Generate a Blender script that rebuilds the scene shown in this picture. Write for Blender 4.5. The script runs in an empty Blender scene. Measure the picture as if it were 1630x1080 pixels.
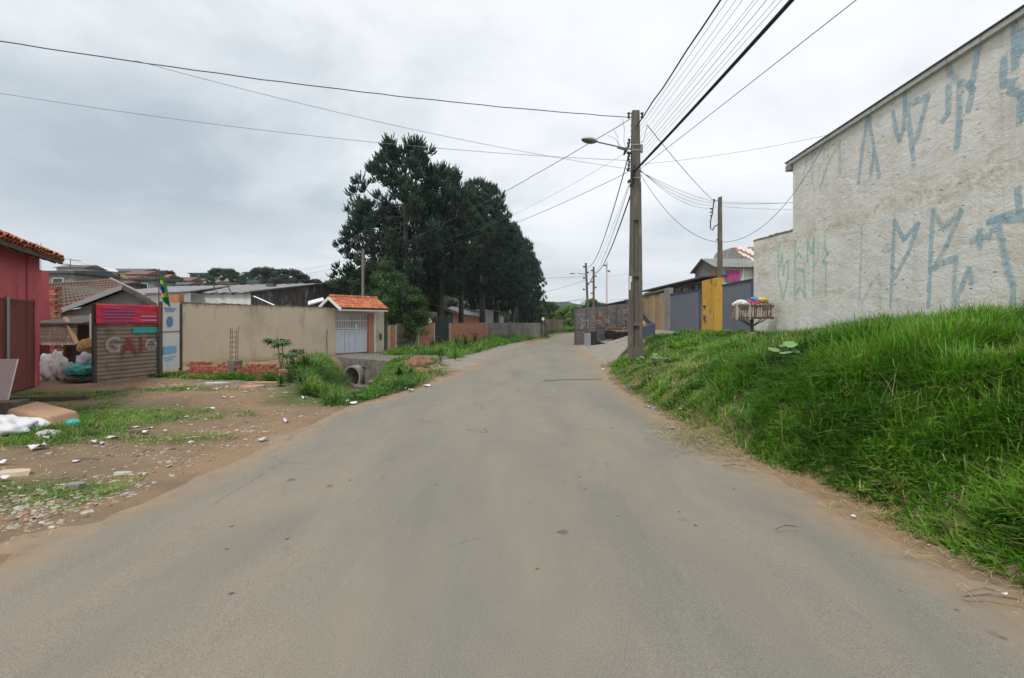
import bpy, math, random
import numpy as np
from mathutils import Vector, Matrix
random.seed(7); rng = np.random.default_rng(7)
scene = bpy.context.scene
C = scene.collection
R = math.radians

# ------------------------------------------------------------------ camera, sky, sun, exposure
EYE = 1.65
cam_d = bpy.data.cameras.new('camera'); cam = bpy.data.objects.new('camera', cam_d); C.objects.link(cam)
cam.location = (0, 0, EYE); cam.rotation_euler = (R(90), 0, 0)
cam_d.sensor_width = 36; cam_d.lens = 800/1630*36; cam_d.shift_y = -29/1630
cam_d.clip_start = .05; cam_d.clip_end = 4000
scene.camera = cam
scene.view_settings.view_transform = 'Standard'; scene.view_settings.look = 'None'
scene.view_settings.exposure = 0.68; scene.view_settings.gamma = 1
scene.view_settings.use_curve_mapping = False
cy = scene.cycles if hasattr(scene, 'cycles') else None
scene.render.engine = 'CYCLES'; cy = scene.cycles
try:
    cy.use_denoising = True; cy.denoiser = 'OPENIMAGEDENOISE'; cy.denoising_input_passes = 'RGB_ALBEDO_NORMAL'
except Exception: pass
cy.max_bounces = 6; cy.diffuse_bounces = 3; cy.glossy_bounces = 2; cy.transparent_max_bounces = 12
cy.volume_bounces = 0

SUN_EL, SUN_AZ = R(56), R(215)          # high, behind the left shoulder
sun_d = bpy.data.lights.new('sun', 'SUN'); sun = bpy.data.objects.new('sun', sun_d); C.objects.link(sun)
sun_d.energy = 1.5; sun_d.angle = R(11); sun_d.color = (1, .97, .92)
sv = Vector((math.sin(SUN_AZ)*math.cos(SUN_EL), math.cos(SUN_AZ)*math.cos(SUN_EL), math.sin(SUN_EL)))
sun.rotation_euler = sv.to_track_quat('Z', 'Y').to_euler()

W = bpy.data.worlds.new('World'); scene.world = W; W.use_nodes = True

class G:
    """small wrapper round a node tree"""
    def __init__(s, nt):
        s.nt = nt; nt.nodes.clear()
    def n(s, t, **k):
        x = s.nt.nodes.new(t)
        for a, b in k.items(): setattr(x, a, b)
        return x
    def l(s, a, b): s.nt.links.new(a, b)
    def put(s, sock, v):
        if hasattr(v, 'is_output'): s.l(v, sock)
        elif v is not None:
            if isinstance(v, (tuple, list)) and len(v) == 3 and sock.type == 'RGBA': v = (*v, 1)
            sock.default_value = v
    def math(s, op, a, b=None, c=None, clamp=False):
        m = s.n('ShaderNodeMath', operation=op, use_clamp=clamp)
        s.put(m.inputs[0], a)
        if b is not None: s.put(m.inputs[1], b)
        if c is not None: s.put(m.inputs[2], c)
        return m.outputs[0]
    def mix(s, f, a, b, mode='MIX'):
        m = s.n('ShaderNodeMix', data_type='RGBA', blend_type=mode)
        s.put(m.inputs[0], f); s.put(m.inputs[6], a); s.put(m.inputs[7], b)
        return m.outputs[2]
    def ramp(s, f, stops, interp='LINEAR'):
        r = s.n('ShaderNodeValToRGB'); cr = r.color_ramp; cr.interpolation = interp
        while len(cr.elements) > 1: cr.elements.remove(cr.elements[-1])
        for i, (p, c) in enumerate(stops):
            if not isinstance(c, (tuple, list)): c = (c, c, c)
            e = cr.elements[0] if i == 0 else cr.elements.new(p)
            e.position = p; e.color = (*c[:3], 1)
        s.l(f, r.inputs[0]); return r.outputs[0]
    def noise(s, vec, scale=5, detail=4, rough=.55, dist=0):
        x = s.n('ShaderNodeTexNoise'); x.inputs['Scale'].default_value = scale
        x.inputs['Detail'].default_value = detail; x.inputs['Roughness'].default_value = rough
        x.inputs['Distortion'].default_value = dist
        if vec is not None: s.l(vec, x.inputs['Vector'])
        return x.outputs[0]
    def voro(s, vec, scale=5, feature='F1', out=0, rand=1):
        x = s.n('ShaderNodeTexVoronoi', feature=feature); x.inputs['Scale'].default_value = scale
        x.inputs['Randomness'].default_value = rand
        if vec is not None: s.l(vec, x.inputs['Vector'])
        return x.outputs[out]
    def scale(s, vec, sc, loc=(0, 0, 0), rot=(0, 0, 0)):
        m = s.n('ShaderNodeMapping'); m.inputs['Scale'].default_value = sc; m.inputs['Location'].default_value = loc
        m.inputs['Rotation'].default_value = rot
        s.l(vec, m.inputs['Vector']); return m.outputs[0]
    def obj(s): return s.n('ShaderNodeTexCoord').outputs['Object']
    def pos(s): return s.n('ShaderNodeNewGeometry').outputs['Position']
    def attr(s, name, o='Color'): return s.n('ShaderNodeAttribute', attribute_name=name).outputs[o]
    def bump(s, h, strength=.4, dist=.02, normal=None):
        b = s.n('ShaderNodeBump'); b.inputs['Strength'].default_value = strength; b.inputs['Distance'].default_value = dist
        s.l(h, b.inputs['Height'])
        if normal is not None: s.l(normal, b.inputs['Normal'])
        return b.outputs[0]
    def out(s, sh): s.l(sh, s.n('ShaderNodeOutputMaterial').inputs[0])
    def pbr(s, col, rough=.9, normal=None, metal=0, spec=.3, alpha=None):
        p = s.n('ShaderNodeBsdfPrincipled')
        s.put(p.inputs['Base Color'], col); s.put(p.inputs['Roughness'], rough); s.put(p.inputs['Metallic'], metal)
        s.put(p.inputs['Specular IOR Level'], spec)
        if normal is not None: s.l(normal, p.inputs['Normal'])
        if alpha is not None: s.put(p.inputs['Alpha'], alpha)
        return p.outputs[0]

def sky():
    g = G(W.node_tree)
    d = g.n('ShaderNodeTexCoord').outputs['Generated']
    sep = g.n('ShaderNodeSeparateXYZ'); g.l(d, sep.inputs[0]); x, y, z = sep.outputs
    zz = g.math('ADD', g.math('MAXIMUM', z, 0.0), .22)
    comb = g.n('ShaderNodeCombineXYZ'); g.l(g.math('DIVIDE', x, zz), comb.inputs[0]); g.l(g.math('DIVIDE', y, zz), comb.inputs[1])
    p = g.scale(comb.outputs[0], (1, 1, 1), (3.1, .6, 0))
    n1 = g.noise(p, .62, 7, .55, .5); n2 = g.noise(p, 2.2, 6, .6, .4)
    f = g.math('ADD', g.math('MULTIPLY', n1, .72), g.math('MULTIPLY', n2, .28))
    # a darker bank of cloud lies to the north-west, low over the hill
    dot = g.math('ADD', g.math('MULTIPLY', x, -.70), g.math('MULTIPLY', y, .70))
    dot = g.math('ADD', dot, g.math('MULTIPLY', z, .12))
    bank = g.ramp(dot, [(.55, 0), (.98, 1)])
    zb = g.ramp(z, [(.0, .0), (.09, .35), (.2, 1), (.33, .75), (.5, 0)])
    f = g.math('SUBTRACT', f, g.math('MULTIPLY', g.math('MULTIPLY', bank, zb), .12))
    f = g.math('ADD', f, g.math('MULTIPLY', g.math('MULTIPLY', g.ramp(z, [(.2, 0), (.6, 1)]), .10), 1))
    col = g.ramp(f, [(.30, (.285, .33, .36)), (.395, (.37, .41, .435)), (.465, (.465, .495, .515)), (.53, (.565, .58, .595)), (.64, (.635, .645, .66))])
    # thin bright streaks just over the horizon
    st = g.noise(g.scale(d, (1.2, 1.2, 16)), 1.6, 5, .5, .3)
    hor = g.ramp(st, [(.38, (.42, .45, .47)), (.6, (.52, .535, .545))])
    col = g.mix(g.ramp(z, [(.03, 1), (.2, 0)]), col, hor)
    sk = g.n('ShaderNodeTexSky', sky_type='NISHITA'); sk.sun_disc = False
    sk.sun_elevation = SUN_EL; sk.sun_rotation = SUN_AZ
    col10 = g.mix(1, col, (10, 10, 10), 'MULTIPLY')
    both = g.mix(.06, col10, sk.outputs[0])
    bg = g.n('ShaderNodeBackground'); g.l(both, bg.inputs[0]); bg.inputs[1].default_value = .107
    o = g.n('ShaderNodeOutputWorld'); g.l(bg.outputs[0], o.inputs[0])
sky()

# ------------------------------------------------------------------ survey helpers
HZ, F = 511, 800
def P(px, py, Y): return Vector(((px-815)/F*Y, Y, EYE-(py-HZ)/F*Y))
def Gd(px, py, z=0):
    Y = (EYE-z)*F/(py-HZ); return Vector(((px-815)/F*Y, Y, z))

def sm(t): t = np.clip(t, 0, 1); return t*t*(3-2*t)
def _hash(i, j, s):
    h = (i*374761393 + j*668265263 + s*1274126177) & 0xffffffff
    h = ((h ^ (h >> 13))*1103515245) & 0xffffffff
    h = h ^ (h >> 16)
    return (h & 0xffffff)/float(0xffffff)
def vn(x, y, s=0):
    x = np.asarray(x, float); y = np.asarray(y, float)
    i = np.floor(x).astype(np.int64); j = np.floor(y).astype(np.int64); u = sm(x-i); v = sm(y-j)
    a, b, c, d = _hash(i, j, s), _hash(i+1, j, s), _hash(i, j+1, s), _hash(i+1, j+1, s)
    return (a*(1-u)+b*u)*(1-v)+(c*(1-u)+d*u)*v*1.0
def fbm(x, y, s=0, o=4):
    t = 0; a = .5; n = 0
    for k in range(o): t = t+a*vn(x*2**k+17*k, y*2**k-9*k, s+k); n += a; a *= .5
    return t/n

LY = [-12, -3, 3.4, 4.2, 5.5, 7.4, 9.17, 11.4, 15.2, 22, 31, 45, 52, 60, 68, 74]
LX = [-4.6, -4.0, -3.46, -3.40, -3.30, -3.22, -3.15, -2.49, -1.8, -1.1, 0.2, 3.1, 4.2, 6.0, 9.5, 15]
RY = [-12, -3, 2.84, 3.35, 4.73, 5.9, 7.8, 10.2, 14.8, 17, 24, 33.8, 45, 52, 58, 62]
RX = [2.2, 2.7, 2.9, 2.87, 2.87, 2.69, 2.59, 2.50, 2.78, 3.1, 3.6, 4.3, 8.6, 12, 18, 26]
def XL(y): return np.interp(y, LY, LX)
def XR(y): return np.interp(y, RY, RX)
def far_edge(x): return np.interp(x, [3, 6, 9, 15, 30, 60], [56, 70, 76, 81, 86, 90])
def near_edge(x): return np.interp(x, [9, 14, 20, 30, 60], [60, 66, 70, 74, 78])
DITCH = [(-6.45, 21.9, 1.12), (-6.3, 20.5, 1.1), (-5.4, 17, 1.0), (-4.6, 13.9, .8), (-4.1, 12.0, .3), (-3.9, 10.6, 0)]
def ditch(x, y):
    cx = np.interp(y, [d[1] for d in DITCH][::-1], [d[0] for d in DITCH][::-1])
    dp = np.interp(y, [d[1] for d in DITCH][::-1], [d[2] for d in DITCH][::-1])
    w = np.abs(x-cx)/(.35+.85*dp+.12)
    m = dp*(1-sm((w-.22)/.85))
    return m*(1-sm((y-22.0)/.6))
def yb(x): return np.interp(x, [2.8, 3.2, 4.5, 7, 11], [15.2, 17.8, 21.2, 25, 28.5])
def bankness(x, y):
    s = x-XR(y)-.18
    return sm(s/.5)*sm((yb(x)-y)/1.6)*(y < 29)
def H(x, y, rough=True):
    x = np.asarray(x, float); y = np.asarray(y, float)
    n1 = fbm(x*.9, y*.9, 3, 3)-.5; n2 = fbm(x*4, y*4, 11, 3)-.5
    ex = np.minimum(x-XL(y), XR(y)-x)          # >0 inside the road
    tail = (y > 45) & (x > XL(y))
    ex = np.where(tail, np.minimum(far_edge(x)-y, x-XL(y)), ex)
    ins = sm((ex+.05)/.3)
    off = .018+.05*n1+.075*n2
    h = off*(1-ins)-.03*ins
    side = sm((x-XR(y))/.6)*sm((y-yb(np.maximum(x, 2.8)))/1.2)*(x > 2.8)
    # right bank
    s = np.maximum(x-XR(y)-.18, 0)
    top = np.interp(y, [0, 7, 12, 15, 18, 22], [1.5, 1.5, 1.2, 1.0, .98, 1.02])+.38*np.exp(-np.maximum(8.65+.069*y-x, 0)/1.3)*sm((19.5-y)/7)
    hb = top*(1-np.exp(-s/1.6))+(.22*n1+.42*(fbm(x*1.5, y*1.5, 31, 2)-.5))*sm(s/1.2)
    hs = .95*sm((x-4.6)/6.5)*sm((48-y)/10)+.02*n2
    m = sm((yb(x)-y)/1.6)
    right = hb*m+hs*(1-m)
    h = np.where((x > XR(y)+.0) & (y < 50), np.where(s > 0, h*(1-sm(s/.4))+right*sm(s/.4)+right*0, h), h)
    h = h-ditch(x, y)
    # bank of spoil between the ditch and the road
    h = h+.18*np.exp(-(((x+3.1)/.8)**2+((y-17.0)/1.8)**2))
    # hill with houses to the left, far hills
    hl = 11.5*sm((y-30)/100)*sm((-x-12)/40)*(1-.15*sm((y-170)/200))
    hl = hl+(fbm(x*.03, y*.03, 5, 3)-.5)*2.5*sm((y-60)/80)*sm((-x-12)/40)
    r = x/np.maximum(y, 1)*F+815
    ridge = np.interp(r, [0, 300, 560, 640, 700, 760, 840, 885, 905, 930, 970, 1020, 1200, 1700],
                      [30, 30, 34, 50, 54, 44, 26, 22.5, 23, 19, 14, 12, 12, 14])
    hf = ridge*sm((y-260)/330)*(1+.10*(fbm(x*.02, y*.02, 8, 4)-.5))+(fbm(x*.11, y*.11, 21, 2)-.5)*3.0*sm((y-260)/100)
    return h+hl+hf
def h1(x, y): return float(H(np.array([x]), np.array([y]))[0])

# ------------------------------------------------------------------ object helpers
def tag(o, label=None, cat=None, group=None, kind=None):
    if label: o['label'] = label
    if cat: o['category'] = cat
    if group: o['group'] = group
    if kind or cat: o['kind'] = kind or 'thing'
    return o
def thing(name, loc, label, cat, group=None, rz=0):
    o = bpy.data.objects.new(name, None); C.objects.link(o); o.location = loc; o.rotation_euler.z = rz
    o.empty_display_size = .2
    return tag(o, label, cat, group)
def origin_of(p):
    v = Vector((0, 0, 0))
    while p is not None: v += p.location; p = p.parent
    return v
def link(name, me, parent=None, loc=None):
    o = bpy.data.objects.new(name, me); C.objects.link(o); o.parent = parent
    if loc is not None: o.location = loc
    return o
class MB:
    """collects geometry in world space and links it as one mesh"""
    def __init__(s): s.v = []; s.f = []
    def add(s, vs, fs):
        b = len(s.v); s.v += [tuple(v) for v in vs]; s.f += [tuple(i+b for i in f) for f in fs]; return s
    def hexa(s, b, t):
        return s.add(list(b)+list(t), [(3, 2, 1, 0), (4, 5, 6, 7), (0, 1, 5, 4), (1, 2, 6, 5), (2, 3, 7, 6), (3, 0, 4, 7)])
    def box(s, c, sz, rz=0, M=None):
        x, y, z = [k/2 for k in sz]
        pts = [Vector(p) for p in ((-x, -y, -z), (x, -y, -z), (x, y, -z), (-x, y, -z), (-x, -y, z), (x, -y, z), (x, y, z), (-x, y, z))]
        M = M or Matrix.Rotation(rz, 3, 'Z'); c = Vector(c)
        pts = [M @ p+c for p in pts]
        return s.hexa(pts[:4], pts[4:])
    def wall(s, a, b, t, z0, z1, z0b=None, z1b=None):
        """upright slab from ground point a to b; thickness t to the left of a->b (negative: right)"""
        a = Vector((a[0], a[1])); b = Vector((b[0], b[1])); d = (b-a).normalized(); n = Vector((-d.y, d.x))*t
        z0b = z0 if z0b is None else z0b; z1b = z1 if z1b is None else z1b
        q = [a, b, b+n, a+n]; zb = [z0, z0b, z0b, z0]; zt = [z1, z1b, z1b, z1]
        B = [(p.x, p.y, z) for p, z in zip(q, zb)]; T = [(p.x, p.y, z) for p, z in zip(q, zt)]
        if t < 0: B = [B[1], B[0], B[3], B[2]]; T = [T[1], T[0], T[3], T[2]]
        return s.hexa(B, T)
    def beam(s, a, b, w, h, up=(0, 0, 1)):
        a = Vector(a); b = Vector(b); d = (b-a).normalized(); u = Vector(up)
        if abs(d.dot(u)) > .98: u = Vector((0, 1, 0))
        x = d.cross(u).normalized()*w/2; z = x.cross(d).normalized()*h/2
        return s.hexa([a-x-z, b-x-z, b+x-z, a+x-z], [a-x+z, b-x+z, b+x+z, a+x+z])
    def tube(s, pts, r, n=6, cap=True):
        pts = [Vector(p) for p in pts]; rs = r if isinstance(r, (list, tuple)) else [r]*len(pts)
        base = len(s.v); prev = None
        for i, p in enumerate(pts):
            d = (pts[min(i+1, len(pts)-1)]-pts[max(i-1, 0)]).normalized()
            if prev is None: prev = d.cross(Vector((0, 0, 1))) if abs(d.z) < .95 else d.cross(Vector((0, 1, 0)))
            x = (prev-d*prev.dot(d)).normalized(); prev = x; y = d.cross(x)
            for k in range(n):
                a = 2*math.pi*k/n; s.v.append(tuple(p+(x*math.cos(a)+y*math.sin(a))*rs[i]))
        for i in range(len(pts)-1):
            for k in range(n):
                a = base+i*n+k; b = base+i*n+(k+1) % n; s.f.append((a, b, b+n, a+n))
        if cap:
            s.f.append(tuple(base+k for k in range(n))[::-1]); s.f.append(tuple(base+(len(pts)-1)*n+k for k in range(n)))
        return s
    def poly(s, pts, ext):
        """prism: polygon points extruded by vector"""
        n = len(pts); e = Vector(ext); a = [Vector(p) for p in pts]
        return s.add(a+[p+e for p in a], [tuple(range(n))[::-1], tuple(range(n, 2*n))]+[(i, (i+1) % n, n+(i+1) % n, n+i) for i in range(n)])
    def corr(s, a, b, z0, z1, pitch, amp, th=.004, z0b=None, z1b=None, vertical=True):
        """corrugated sheet between ground points"""
        a = Vector((a[0], a[1])); b = Vector((b[0], b[1])); L = (b-a).length; d = (b-a)/L; nrm = Vector((-d.y, d.x))
        z0b = z0 if z0b is None else z0b; z1b = z1 if z1b is None else z1b
        vs = []; fs = []
        if vertical:
            k = max(2, int(L/pitch*4)); 
            for i in range(k+1):
                t = i/k; o = amp*(1 if (i % 4) in (1, 2) else -1)*.5; q = a+d*L*t+nrm*o
                vs += [(q.x, q.y, z0+(z0b-z0)*t), (q.x, q.y, z1+(z1b-z1)*t)]
            fs = [(2*i, 2*i+2, 2*i+3, 2*i+1) for i in range(k)]
        else:
            k = max(2, int((z1-z0)/pitch*4))
            for i in range(k+1):
                t = i/k; o = amp*math.sin(i*math.pi/2)*.5
                for q, za, zb in ((a, z0, z1), (b, z0b, z1b)):
                    q = q+nrm*o; vs.append((q.x, q.y, za+(zb-za)*t))
            fs = [(2*i, 2*i+1, 2*i+3, 2*i+2) for i in range(k)]
        n = len(vs); e = nrm*.012
        vs2 = vs+[(v[0]+e.x, v[1]+e.y, v[2]) for v in vs]
        fs2 = fs+[tuple(j+n for j in f)[::-1] for f in fs]
        return s.add(vs2, fs2)
    def mesh(s, name, m, org=(0, 0, 0), smooth=False):
        me = bpy.data.meshes.new(name); o = Vector(org)
        me.from_pydata([(v[0]-o.x, v[1]-o.y, v[2]-o.z) for v in s.v], [], s.f)
        me.materials.append(m); me.validate()
        if smooth: me.polygons.foreach_set('use_smooth', [True]*len(me.polygons))
        me.update(); return me
    def build(s, name, m, parent=None, smooth=False, org=None):
        if parent is not None and parent.type != 'EMPTY' or parent is not None: org = origin_of(parent)
        elif org is None: org = (0, 0, 0)
        o = link(name, s.mesh(name, m, org, smooth), parent)
        if parent is None: o.location = org
        return o
def bevel(o, w=.01, seg=2):
    m = o.modifiers.new('b', 'BEVEL'); m.width = w; m.segments = seg; m.limit_method = 'ANGLE'; return o
def blob(name, m, c, r, parent=None, seed=0, sub=3, amp=.25, fr=2.0, flat=None):
    """lumpy closed surface for sacks, bags, mounds"""
    import bmesh
    bm = bmesh.new(); bmesh.ops.create_icosphere(bm, subdivisions=sub, radius=1)
    for v in bm.verts:
        p = v.co.copy(); n = float(fbm(np.array([p.x*fr+p.z*1.3+seed]), np.array([p.y*fr-p.z*.9+seed*2]), seed, 3)[0])-.5
        n2 = float(fbm(np.array([p.x*fr*3+p.z*4]), np.array([p.y*fr*3+p.z*3]), seed+5, 2)[0])-.5
        v.co = p*(1+amp*2*n+amp*.6*n2); v.co = Vector((v.co.x*r[0], v.co.y*r[1], v.co.z*r[2]))
        if flat is not None and v.co.z < flat: v.co.z = flat+(v.co.z-flat)*.1
    for f in bm.faces: f.smooth = True
    me = bpy.data.meshes.new(name); bm.to_mesh(me); bm.free(); me.materials.append(m)
    o = link(name, me, parent)
    o.location = Vector(c)-(origin_of(parent) if parent else Vector((0, 0, 0)))
    return o
def fast_mesh(name, verts, quads, tris, m, cols=None):
    me = bpy.data.meshes.new(name); nv = len(verts); nq = len(quads); nt = len(tris)
    me.vertices.add(nv); me.vertices.foreach_set('co', np.asarray(verts, np.float32).ravel())
    lp = np.concatenate([np.asarray(quads, np.int32).ravel(), np.asarray(tris, np.int32).ravel()]) if nq and nt else (np.asarray(quads if nq else tris, np.int32).ravel())
    me.loops.add(len(lp)); me.loops.foreach_set('vertex_index', lp)
    me.polygons.add(nq+nt)
    st = np.concatenate([np.arange(nq)*4, nq*4+np.arange(nt)*3]).astype(np.int32)
    me.polygons.foreach_set('loop_start', st)
    me.update(calc_edges=True)
    if cols is not None:
        a = me.color_attributes.new('tint', 'FLOAT_COLOR', 'POINT')
        c = np.ones((nv, 4), np.float32); c[:, :3] = cols; a.data.foreach_set('color', c.ravel())
    me.materials.append(m); me.validate(); me.update()
    return me

# ------------------------------------------------------------------ materials
MATS = {}
def new_mat(name):
    m = bpy.data.materials.new(name); m.use_nodes = True; MATS[name] = m; return m, G(m.node_tree)
def surf(name, c1, c2=None, c3=None, scale=3, stretch=(1, 1, 1), rough=.85, bump=.3, bscale=40, bdist=.01,
         stain=None, sscale=2, sstretch=(1, 1, 1), slo=.5, shi=.7, metal=0, spec=.3, rnd=0, world=False, fine=.0, low=None, top=None):
    """coarse noise between up to three colours, optional stain layer (its own shape), fine relief"""
    m, g = new_mat(name); co = g.pos() if world else g.obj()
    c2 = c2 or tuple(k*.8 for k in c1); st = [(.3, c1), (.7, c2)] if c3 is None else [(.28, c1), (.5, c2), (.72, c3)]
    col = g.ramp(g.noise(g.scale(co, stretch), scale, 6, .6, .3), st)
    if stain is not None:
        f = g.ramp(g.noise(g.scale(co, sstretch), sscale, 8, .65, .4), [(slo, 0), (shi, 1)])
        col = g.mix(f, col, stain)
    if low is not None:   # splash zone: (colour, height over which it shows)
        sep = g.n('ShaderNodeSeparateXYZ'); g.l(co, sep.inputs[0])
        f = g.math('MULTIPLY_ADD', g.noise(co, 3, 6), 1.2*low[1], g.math('MULTIPLY', sep.outputs[2], -1))
        f = g.ramp(g.math('ADD', f, low[2] if len(low) > 2 else 0), [(0, 0), (low[1], 1)]); col = g.mix(f, col, low[0])
    if top is not None:   # rain streaks hanging from the top edge: (colour, height of the edge, longest run)
        sp = g.n('ShaderNodeSeparateXYZ'); g.l(co, sp.inputs[0]); sn = g.noise(g.scale(co, (3.2, 3.2, .25)), 2.2, 7, .75)
        q = g.math('ADD', g.math('SUBTRACT', sp.outputs[2], top[1]), g.math('MULTIPLY', g.math('SUBTRACT', sn, .38), top[2]*3))
        col = g.mix(g.math('MULTIPLY', g.ramp(q, [(0, 0), (.22, 1)]), .75), col, top[0])
    if rnd:
        r = g.n('ShaderNodeObjectInfo').outputs['Random']
        hsv = g.n('ShaderNodeHueSaturation'); g.l(col, hsv.inputs['Color'])
        g.l(g.math('MULTIPLY_ADD', r, rnd, 1-rnd/2), hsv.inputs['Value'])
        g.l(g.math('MULTIPLY_ADD', r, .03, .485), hsv.inputs['Hue']); col = hsv.outputs[0]
    if fine:
        col = g.mix(fine, col, g.ramp(g.noise(co, bscale*2, 3, .7), [(.3, .15), (.7, .9)]), 'OVERLAY')
    nm = g.bump(g.noise(co, bscale, 5, .6), bump, bdist) if bump else None
    g.out(g.pbr(col, rough, nm, metal, spec)); return m
def plain(name, c, rough=.6, metal=0, spec=.4, bump=0, bscale=30): return surf(name, c, tuple(k*.85 for k in c), rough=rough, metal=metal, spec=spec, bump=bump, bscale=bscale, scale=6)

def ground_mat():
    m, g = new_mat('dirt ground'); co = g.pos(); z = g.attr('zone')
    sp = g.n('ShaderNodeSeparateColor'); g.l(z, sp.inputs[0]); gr, gv, fo = sp.outputs
    d = g.ramp(g.noise(co, .55, 7, .62, .6), [(.30, (.135, .098, .066)), (.45, (.205, .145, .092)), (.57, (.285, .185, .10)), (.70, (.29, .22, .15))])
    d = g.mix(g.ramp(g.noise(co, 9, 5, .7), [(.35, 0), (.7, .6)]), d, (.20, .155, .11))
    peb = g.voro(co, 26, out=0); pm = g.ramp(peb, [(.16, 1), (.24, 0)])
    pn = g.ramp(g.noise(co, 1.1, 4), [(.45, 0), (.6, .9)])
    pcol = g.mix(g.noise(co, 7, 2), (.42, .37, .30), (.30, .20, .15))
    d = g.mix(g.math('MULTIPLY', pm, pn), d, pcol)
    grass = g.ramp(g.noise(co, 3.5, 6, .7), [(.3, (.055, .075, .022)), (.55, (.10, .115, .04)), (.75, (.19, .16, .08))])
    gm = g.math('SUBTRACT', g.math('MULTIPLY', gr, 1.6), g.math('MULTIPLY', g.noise(co, 6, 6, .7), .75), clamp=True)
    col = g.mix(gm, d, grass)
    grav = g.ramp(g.noise(co, 1.6, 8, .7), [(.3, (.20, .185, .16)), (.5, (.27, .25, .22)), (.7, (.33, .28, .22))])
    grav = g.mix(g.ramp(g.noise(co, 30, 3, .7), [(.55, 0), (.7, .6)]), grav, (.12, .105, .09))
    col = g.mix(gv, col, grav)
    fw = g.noise(co, .12, 8, .75); fcol = g.ramp(fw, [(.35, (.012, .030, .014)), (.55, (.030, .058, .022)), (.7, (.065, .095, .035))])
    col = g.mix(fo, col, fcol)
    h = g.math('ADD', g.noise(co, 14, 6, .7), g.math('MULTIPLY', pm, .35))
    nm = g.bump(h, .7, .035)
    g.out(g.pbr(col, .95, nm, 0, .15)); return m
def road_mat():
    m, g = new_mat('asphalt'); co = g.pos(); e = g.attr('edge', 'Fac')
    rot = (0, 0, R(4)); al = g.scale(co, (1.1, .30, 1), rot=rot)
    base = g.ramp(g.noise(al, 1.2, 7, .6, .4), [(.30, (.174, .164, .142)), (.48, (.205, .189, .156)), (.62, (.230, .206, .162)), (.78, (.255, .216, .160))])
    big = g.ramp(g.noise(g.scale(co, (.5, .18, 1)), .8, 4, .5, .3), [(.35, (.92, .95, .97)), (.65, (1.06, 1.03, .97))])
    col = g.mix(1, base, big, 'MULTIPLY')
    sp = g.ramp(g.noise(co, 130, 3, .8), [(.32, .62), (.5, 1), (.70, 1.3)])
    col = g.mix(1, col, sp, 'MULTIPLY')
    gran = g.voro(co, 95, out=0); col = g.mix(g.ramp(gran, [(.10, .5), (.2, 0)]), col, (.38, .35, .30))
    # patches of orange dust, oil spots
    pat = g.ramp(g.noise(co, 1.7, 6, .7), [(.64, 0), (.74, .30)]); col = g.mix(pat, col, (.31, .22, .13))
    sv = g.voro(g.scale(co, (1, .8, 1)), 1.9, out=0); wob = g.math('ADD', sv, g.math('MULTIPLY', g.noise(co, 9, 4), .06))
    cellr = g.n('ShaderNodeSeparateColor'); g.l(g.voro(g.scale(co, (1, .8, 1)), 1.9, out=1), cellr.inputs[0])
    gate = g.math('GREATER_THAN', cellr.outputs[0], .52)
    spot = g.math('MULTIPLY', g.ramp(wob, [(.085, .8), (.125, 0)]), gate)
    spc = g.mix(g.math('GREATER_THAN', cellr.outputs[1], .45), (.20, .145, .09), (.09, .085, .08)); col = g.mix(spot, col, spc)
    dv = g.voro(co, 5.5, out=0); dc_ = g.n('ShaderNodeSeparateColor'); g.l(g.voro(co, 5.5, out=1), dc_.inputs[0]); dots = g.math('MULTIPLY', g.ramp(dv, [(.07, .85), (.12, 0)]), g.math('GREATER_THAN', dc_.outputs[0], .80)); col = g.mix(dots, col, (.05, .047, .042))
    scr = g.ramp(g.noise(g.scale(co, (6, .5, 1), rot=rot), 2.2, 6, .75), [(.60, 0), (.75, .35)]); col = g.mix(scr, col, (.33, .29, .23))
    t = g.math('ADD', e, g.math('MULTIPLY', g.math('SUBTRACT', g.noise(co, 1.1, 7, .65), .5), .75))
    dust = g.ramp(t, [(.66, 0), (.86, .5), (1.0, 1)])
    dc = g.ramp(g.noise(co, 5, 5, .7), [(.3, (.215, .15, .095)), (.7, (.31, .225, .145))])
    col = g.mix(dust, col, dc)
    ck = g.voro(g.scale(co, (.6, .5, 1)), .9, 'DISTANCE_TO_EDGE', 0)
    ckd = g.math('ADD', ck, g.math('MULTIPLY', g.math('SUBTRACT', g.noise(co, 6, 5), .5), .06))
    cm = g.math('MULTIPLY', g.ramp(g.math('ABSOLUTE', ckd), [(.0, .6), (.007, 0)]), g.ramp(g.noise(co, .5, 2), [(.53, 0), (.60, 1)]))
    col = g.mix(cm, col, (.08, .075, .07))
    h = g.math('ADD', g.noise(co, 110, 4, .75), g.math('MULTIPLY', g.noise(co, 6, 4), .6))
    g.out(g.pbr(col, g.ramp(g.noise(co, 3, 4), [(.3, .72), (.7, .88)]), g.bump(h, .42, .008), 0, .3)); return m
def leafy(name, rough=.55, trans=.3):
    m, g = new_mat(name); c = g.attr('tint')
    n = g.noise(g.pos(), 1.3, 3); col = g.mix(1, c, g.ramp(n, [(.3, (.72, .78, .7)), (.7, (1.25, 1.2, 1.2))]), 'MULTIPLY')
    p = g.pbr(col, rough, None, 0, .35)
    t = g.n('ShaderNodeBsdfTranslucent'); g.l(g.mix(1, col, (1.1, 1.25, .6), 'MULTIPLY'), t.inputs[0])
    mx = g.n('ShaderNodeMixShader'); mx.inputs[0].default_value = trans
    g.l(p, mx.inputs[1]); g.l(t.outputs[0], mx.inputs[2]); g.out(mx.outputs[0]); return m
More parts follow.
